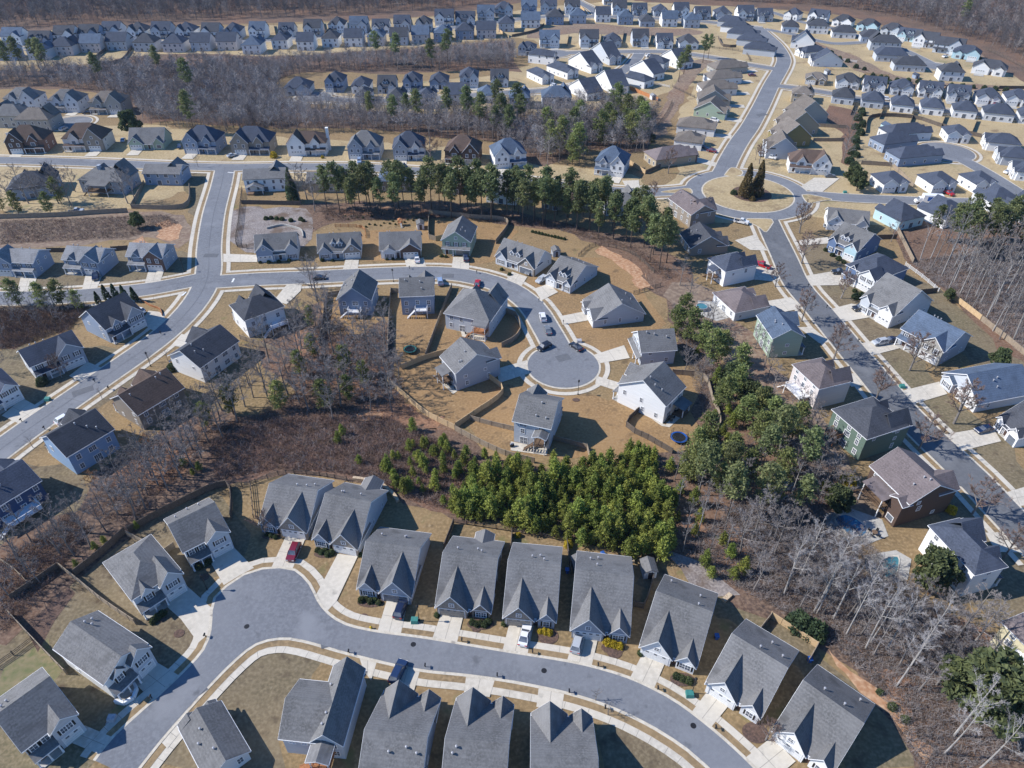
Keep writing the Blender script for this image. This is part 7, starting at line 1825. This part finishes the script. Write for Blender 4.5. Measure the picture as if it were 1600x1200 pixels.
for p, lb, s_ in (((428, 246), "yellow bush left of the white brown-roofed house", 2.2), ((504, 247), "low yellow bush before the white brown-roofed house", 1.0), ((1322, 758), "bright yellow tree beside the brown house", 2.6), ((1291, 762), "smaller yellow bush beside the bright yellow tree", 1.6), ((888, 853), "round golden bush at the corner of the young pines", 1.3), ((809, 838), "small golden bush at the rail fence", .9), ((1485, 800), "yellow bush beside the brown house porch", 1.5)):
    c = at(*p); YSHRUB.put(c.x, c.y, s_, lb, "bush")

# street trees
for p, lb, s_ in (((1252, 502), "first leafless street tree on the inner side of the right street", 1.0), ((1302, 562), "second leafless street tree, with shadow across the right street", 1.1), ((1367, 627), "leafless street tree before the pale mauve roofed house", 1.0),
              ((1435, 703), "leafless street tree beside the dark green house", 1.05), ((1519, 803), "leafless street tree in a red mulch ring", 1.0), ((1314, 466), "leafless tree beside the black pickup driveway", .9),
              ((1421, 579), "wide leafless tree before the stone fronted house", 1.15), ((1490, 662), "wide leafless tree before the pale blue house", 1.25), ((1249, 364), "wide leafless tree at the roundabout exit", 1.15), ((1252, 412), "wide leafless tree left of the blue house", 1.1),
              ((1211, 448), "small reddish leafless tree on the right street", .8), ((1044, 271), "leafless tree before the brick hip roofed house", 1.3), ((1186, 256), "leafless tree between the road arms", 1.1), ((1021, 313), "thin leafless tree near the traffic island", .9),
              ((673, 253), "large leafless tree before the white slate roofed house", 1.4), ((1568, 872), "leafless tree at the lower end of the right street", .9), ((97, 590), "pale leafless tree before the slate roofed left house", .9), ((415, 836), "thin leafless tree left of the burgundy car", .8),
              ((400, 232), "leafless tree left of the dark gabled house", 1.0), ((1196, 1157), "small leafless tree in the bed on the bend", .7)):
    c = at(*p); STREET.put(c.x, c.y, s_ * (1.35 if p[0] > 1200 and p[1] < 900 else 1.1), lb, "tree")
for i, p in enumerate(((235, 566), (262, 563), (160, 624), (52, 700), (194, 530), (950, 1118), (930, 1095), (1180, 250), (1226, 240), (310, 262), (1390, 270))):
    c = at(*p); SAPL.put(c.x, c.y, 1.0 if p[1] > 500 else 1.5, "thin leafless sapling beside a street", "tree", "saplings beside streets")

def grove(kind, px, n, mind, seed, label, group, s0=.85, s1=1.15, cat="tree"):
    r = random.Random(seed)
    for p in scatter(px, n, mind, seed):
        kind.put(p.x, p.y, r.uniform(s0, s1), label, cat, group)
def along(kind, pts, label, group, s0=.85, s1=1.15, cat="tree"):
    for p in pts:
        c = at(*p); kind.put(c.x, c.y, kind.rnd.uniform(s0, s1), label, cat, group)
# tall pines
grove(PINES, [(508, 320), (600, 314), (745, 320), (745, 340), (640, 342), (515, 338)], 30, 5.2, 1, "tall pine in the grove behind the mulched slope", "pine grove behind the mulched slope", .8, 1.05)
grove(PINES, [(748, 324), (830, 326), (905, 336), (990, 352), (1035, 388), (1058, 424), (1030, 430), (1000, 398), (930, 372), (850, 355), (750, 346)], 50, 4.4, 2, "tall pine in the belt above the clay bank", "pine belt above the clay bank", .75, 1.0)
grove(PINES, [(560, 182), (700, 192), (800, 188), (830, 192), (800, 230), (760, 212), (600, 204)], 13, 9, 3, "pine standing among the bare trees behind the long street", "pines in the middle wood", .8, 1.1)
grove(BPINES, [(850, 205), (960, 180), (1010, 195), (1000, 232), (930, 232), (905, 268), (850, 258)], 20, 7, 4, "dense pine in the clump above the lone pale blue house", "dense pines above the lone house", .9, 1.3)
grove(PINES, [(1085, 772), (1110, 735), (1180, 715), (1240, 705), (1260, 745), (1255, 805), (1230, 832), (1180, 842), (1120, 805)], 8, 6.5, 5, "pine in the dark clump right of the young pines", "dark pine clump", .62, .85)
along(BPINES, [(1055, 524), (1078, 534), (1110, 570), (1126, 562), (1160, 668), (1180, 692), (1200, 672), (1216, 702), (1236, 690), (1100, 700), (1086, 714), (1180, 655), (1128, 640), (1150, 622), (1096, 548), (1066, 508), (1152, 590)], "green pine in the line left of the inner right houses", "pines left of the inner right houses", .7, .95)
along(BIGEVER, [(1140, 607), (1166, 632), (1187, 644)], "dark dense evergreen in the line beside the curved fence", "dark evergreens beside the curved fence", .85, 1.0)
grove(PINES, [(1480, 366), (1604, 372), (1604, 412), (1490, 402)], 13, 5, 6, "pine at the right edge above the bare wood", "pines at the right edge", .8, 1.0)
along(PINES, [(1453, 375), (1478, 380)], "pine left of the right edge pines", "two pines of the right wood", .7, .9)
along(BPINES, [(100, 480), (30, 478), (72, 482), (125, 486)], "pine beside the left side road", "pines beside the left side road", .55, .8)
along(BPINES, [(326, 668), (366, 648), (470, 588), (508, 640), (545, 625), (570, 600), (440, 640), (540, 585), (487, 510), (490, 560)], "thin green pine among the bare trees of the middle wood", "thin pines of the middle wood", .55, .8)
along(PINES, [(160, 135), (200, 20), (420, 12), (1500, 45), (20, 118), (36, 112), (64, 112), (76, 118), (300, 156), (305, 210), (250, 120), (590, 100), (620, 104), (675, 112), (700, 108)], "single pine standing in the far left woods", "single pines of the far woods", .9, 1.15)
along(PINES, [(1106, 92), (1098, 98), (1068, 116), (1060, 128)], "pine on the bank at the top of the winding road", "pines at the top of the winding road", .75, 1.0)
along(BPINES, [(30, 335), (5, 330), (80, 334), (96, 318)], "evergreen behind the long grey board fence", "evergreens behind the board fence", .6, .85)
# young pines
grove(YPINES, [(700, 800), (722, 770), (745, 742), (770, 752), (800, 722), (832, 742), (868, 730), (895, 746), (935, 722), (962, 736), (985, 706), (1015, 716), (1030, 745), (1022, 775), (1052, 790), (1040, 822), (1050, 850), (1036, 880), (1010, 866), (985, 878), (940, 853), (912, 858), (880, 843), (850, 838), (800, 826), (770, 815), (740, 818)], 180, 1.95, 7, "bushy young pine in the bright plantation above the near houses", "young pine plantation", .7, 1.5)
along(YPINES, [(529, 692), (562, 724), (645, 674), (695, 692), (662, 702), (615, 718), (607, 738), (655, 722), (662, 733), (710, 718), (728, 715), (757, 715), (717, 740), (602, 737), (616, 750), (715, 742), (725, 792), (707, 797), (742, 730), (775, 722), (690, 700), (640, 705), (535, 680), (680, 712)], "young pine scattered in the brown thicket", "scattered young pines of the thicket", .55, 1.0)
along(YPINES, [(632, 772), (620, 762), (640, 768)], "dark young pine at the end of the stone wall", "pines at the stone wall", .8, .95)
along(YPINES, [(1110, 902), (1145, 904), (1100, 885), (1160, 895), (1128, 850), (1140, 870), (1115, 655), (1135, 690), (1125, 710)], "young pine on the slope beside the gravel", "young pines beside the gravel", .6, 1.0)
along(YPINES, [(312, 735), (302, 742), (288, 728), (215, 826), (150, 858), (165, 850), (122, 888)], "small green pine in the lower left bare wood", "small pines of the lower left wood", .35, .6)
along(BPINES, [(1079, 752), (1105, 742), (1121, 770), (1165, 752), (1196, 790), (1216, 760), (1140, 728)], "broad green pine in the stand right of the young pines", "broad pine stand", .7, .95)
along(YPINES, [(1118, 600), (1128, 622), (1136, 648), (1142, 668), (1128, 680), (1110, 702), (1098, 690), (1090, 720), (1075, 712), (1066, 730), (1072, 750), (1085, 742), (1096, 545), (1088, 555), (1150, 655), (1062, 770)], "young pine along the outside of the curved fence", "young pines along the curved fence", .5, 1.1)
grove(WOODT, [(1080, 850), (1100, 760), (1180, 720), (1250, 720), (1270, 790), (1250, 840), (1180, 850), (1120, 830)], 20, 4.5, 21, "leafless tree among the dark pine clump", "bare trees in the dark pine clump", .6, .85)
grove(WOODT, [(560, 176), (700, 190), (830, 186), (800, 232), (600, 206)], 26, 6, 22, "leafless tree behind the long street beside the pines", "bare trees behind the long street", .75, 1.0)
grove(YPINES, [(690, 692), (740, 735), (735, 790), (705, 805), (655, 765), (620, 715), (650, 690)], 26, 2.6, 31, "small young pine where the plantation thins into brush", "thin edge of the plantation", .4, .95)
grove(YPINES, [(1046, 735), (1090, 750), (1092, 840), (1048, 870)], 9, 3.2, 32, "young pine at the right rim of the plantation", "right rim of the plantation", .5, 1.05)
grove(WOODT, [(1048, 735), (1095, 745), (1150, 830), (1130, 880), (1048, 872)], 11, 4.0, 33, "leafless tree between plantation and pines", "bare trees beside the plantation", .5, .75)
# bare trees
grove(BARE, [(150, 800), (200, 752), (250, 715), (302, 665), (340, 640), (395, 632), (345, 690), (265, 772), (205, 820), (110, 875)], 62, 3.1, 8, "grey leafless tree in the lower left wood", "bare trees of the lower left wood", .65, 1.0)
grove(BARE, [(455, 530), (500, 485), (545, 545), (605, 535), (635, 600), (640, 645), (560, 660), (480, 655), (405, 640), (385, 605)], 48, 4.0, 9, "grey leafless tree in the wood between the middle houses", "bare trees between the middle houses", .7, 1.05)
grove(BARE, [(-5, 870), (100, 805), (118, 855), (60, 920), (-5, 975)], 20, 4.2, 10, "grey leafless tree at the bottom left", "bare trees at the bottom left", .55, .85)
along(BIRCH, [(1225, 928), (1271, 957), (1276, 959), (1302, 967), (1322, 992), (1352, 1014), (1360, 1004), (1400, 1073), (1415, 1052), (1475, 1178), (1530, 1202), (1290, 930), (1335, 960), (1385, 1015), (1430, 1030), (1250, 900), (1490, 1150)], "tall pale trunked leafless tree in the lower right wood", "pale trees of the lower right wood", .85, 1.1)
grove(BARE, [(1150, 850), (1220, 800), (1270, 850), (1350, 905), (1420, 945), (1480, 965), (1540, 1015), (1500, 1060), (1440, 1085), (1380, 1045), (1300, 978), (1230, 945), (1170, 920)], 46, 3.8, 11, "grey leafless tree in the lower right wood", "grey bare trees of the lower right wood", .6, .95)
grove(BARE, [(1205, 610), (1260, 650), (1296, 725), (1318, 785), (1262, 795), (1215, 720), (1195, 650)], 22, 4.2, 12, "grey leafless tree behind the inner right houses", "bare trees behind the inner right houses", .5, .8)
grove(WOODT, [(1432, 405), (1500, 400), (1604, 404), (1604, 548), (1560, 530), (1500, 468)], 66, 4.2, 13, "tall leafless tree in the right edge wood", "bare trees of the right edge wood", .95, 1.3)
grove(BARE, [(-5, 482), (90, 478), (140, 478), (110, 510), (60, 515), (-5, 540)], 14, 5, 14, "leafless tree beside the left side road", "bare trees beside the left side road", .4, .65)
along(BARE, [(45, 318), (70, 326), (92, 318), (112, 322), (58, 310), (100, 308), (118, 300), (20, 326), (200, 318), (212, 318)], "big leafless tree behind the long grey board fence", "bare trees behind the board fence", .8, 1.1)
along(BARE, [(495, 470), (488, 452)], "dark leafless tree beside the cul-de-sac street", "two bare trees by the cul-de-sac street", .9, 1.1)
along(BARE, [(480, 312), (492, 330), (470, 318), (545, 318)], "tall leafless tree left of the pine grove", "bare trees left of the pine grove", .9, 1.1)
along(BARE, [(1062, 446), (1076, 470), (1112, 512), (1100, 520), (1132, 540), (1180, 545), (1195, 572), (1200, 590), (1070, 580), (1096, 600)], "pale leafless tree near the round pool", "bare trees near the round pool", .5, .75)
along(BARE, [(1392, 378), (1330, 195), (1322, 230), (1318, 250), (1100, 345)], "leafless tree beside a back lawn on the right", "bare trees beside right back lawns", .55, .75)
along(RUST, [(216, 722), (236, 706), (152, 764), (246, 724), (1450, 935)], "leafless tree with rust brown leaves", "rust leaved trees", .6, .9)
grove(BARE, [(850, 205), (960, 180), (1010, 195), (1000, 232), (930, 232), (905, 262), (850, 255)], 30, 6, 16, "grey leafless tree among the dense pines above the lone house", "bare trees among the dense pines", .7, 1.0)
grove(BARE, [(-5, 560), (10, 556), (22, 575), (-5, 590)], 2, 3, 15, "leafless tree at the left edge", "bare trees at the left edge", .4, .6)

for k_ in (PINES, YPINES, BPINES, BARE, BIRCH, WOODT, STREET, SAPL, SHRUB, DSHRUB, YSHRUB, THUJA, BIGEVER, RUST): k_.trim()

# far woods and brush that nobody could count
wood_mass("far_woodland", "grey leafless forest behind the farthest houses", [(-60, -32), (1660, -32), (1660, 105), (1590, 92), (1560, 78), (1480, 52), (1405, 28), (1330, 15), (1260, 8), (1180, 4), (1010, -4), (985, -8), (880, -14), (800, -4), (700, 14), (580, 22), (420, 28), (250, 34), (140, 37), (0, 46), (-60, 50)], 5200, 3.6, 50, 14, 52, w=.075, dark=True)
wood_mass("far_woodland", "leafless wood on the left behind the small top centre street", [(-60, 118), (60, 120), (90, 116), (150, 118), (190, 112), (300, 104), (420, 106), (520, 99), (640, 92), (760, 84), (800, 82), (808, 96), (790, 108), (700, 109), (600, 111), (500, 111), (440, 124), (432, 150), (440, 165), (425, 205), (350, 206), (285, 203), (225, 192), (208, 164), (150, 142), (60, 134), (-60, 136)], 2000, 3.0, 51, 11, 60, w=.055)
wood_mass("far_woodland", "leafless wood between the long street and the small top centre street", [(430, 160), (480, 170), (560, 173), (640, 179), (760, 182), (830, 180), (900, 176), (960, 170), (1008, 172), (1024, 200), (1010, 236), (980, 240), (930, 232), (850, 258), (820, 248), (770, 222), (690, 216), (610, 210), (540, 208), (440, 207), (350, 205), (380, 178)], 1400, 2.9, 52, 10.5, 60, w=.05)
BR = [([(330, 692), (420, 657), (520, 652), (600, 652), (650, 672), (740, 722), (760, 740), (715, 800), (640, 780), (600, 755), (520, 736), (430, 733), (340, 750)], 5200, 1.2), ([(120, 800), (240, 690), (400, 650), (470, 600), (505, 480), (555, 530), (605, 520), (650, 655), (500, 655), (330, 690), (200, 825)], 2600, 1.1),
      ([(1070, 850), (1200, 760), (1330, 820), (1440, 940), (1580, 1020), (1600, 1190), (1440, 1200), (1360, 1060), (1250, 970), (1100, 890)], 5200, 1.2), ([(1190, 620), (1250, 640), (1310, 740), (1330, 800), (1230, 800)], 1100, 1.0), ([(-20, 482), (140, 478), (110, 515), (20, 545), (-20, 545)], 2000, 1.3), ([(1420, 410), (1604, 380), (1604, 560), (1500, 470)], 3000, 1.1),
      ([(500, 326), (750, 330), (900, 352), (1000, 392), (1060, 430), (1040, 440), (980, 390), (860, 356), (700, 342), (510, 346)], 1800, .9), ([(0, 346), (260, 336), (280, 350), (200, 372), (0, 382)], 2600, .7), ([(1050, 470), (1080, 520), (1130, 590), (1160, 650), (1120, 690), (1100, 640), (1060, 540)], 900, 1.0), ([(0, 880), (110, 800), (140, 830), (40, 960), (0, 990)], 1000, 1.0)]
BL = ["brown bramble thicket above the near houses", "bare undergrowth of the lower left woods", "bare undergrowth of the lower right wood", "bare undergrowth behind the inner right houses", "dark brush beside the left side road", "bare undergrowth of the right edge wood", "low brush under the tall pines", "dry weeds on the brown slope", "low brush along the curved fence", "bare undergrowth at the bottom left"]
for i, ((px_, n_, h_), lb_) in enumerate(zip(BR, BL)):
    thicket("undergrowth", lb_, px_, n_, 400 + i, h_, M_TWIGB if i % 3 != 2 else M_TWIG)

# ------------------------------------------------------------------ the air: a thin even haze over the whole place
m = bpy.data.materials.new("thin_haze"); m.use_nodes = True
nt = m.node_tree; nt.nodes.remove(nt.nodes["Principled BSDF"])
pv = nt.nodes.new("ShaderNodeVolumePrincipled")
pv.inputs["Color"].default_value = (.55, .75, 1.0, 1)
pv.inputs["Density"].default_value = HAZE
pv.inputs["Anisotropy"].default_value = 0.2
nt.links.new(pv.outputs[0], nt.nodes["Material Output"].inputs["Volume"])
mb = MB(); mb.box(-1300, 1300, -300, 1500, -1.0, CAM_H + 4)
tag(mb.build("haze", m), kind='stuff')
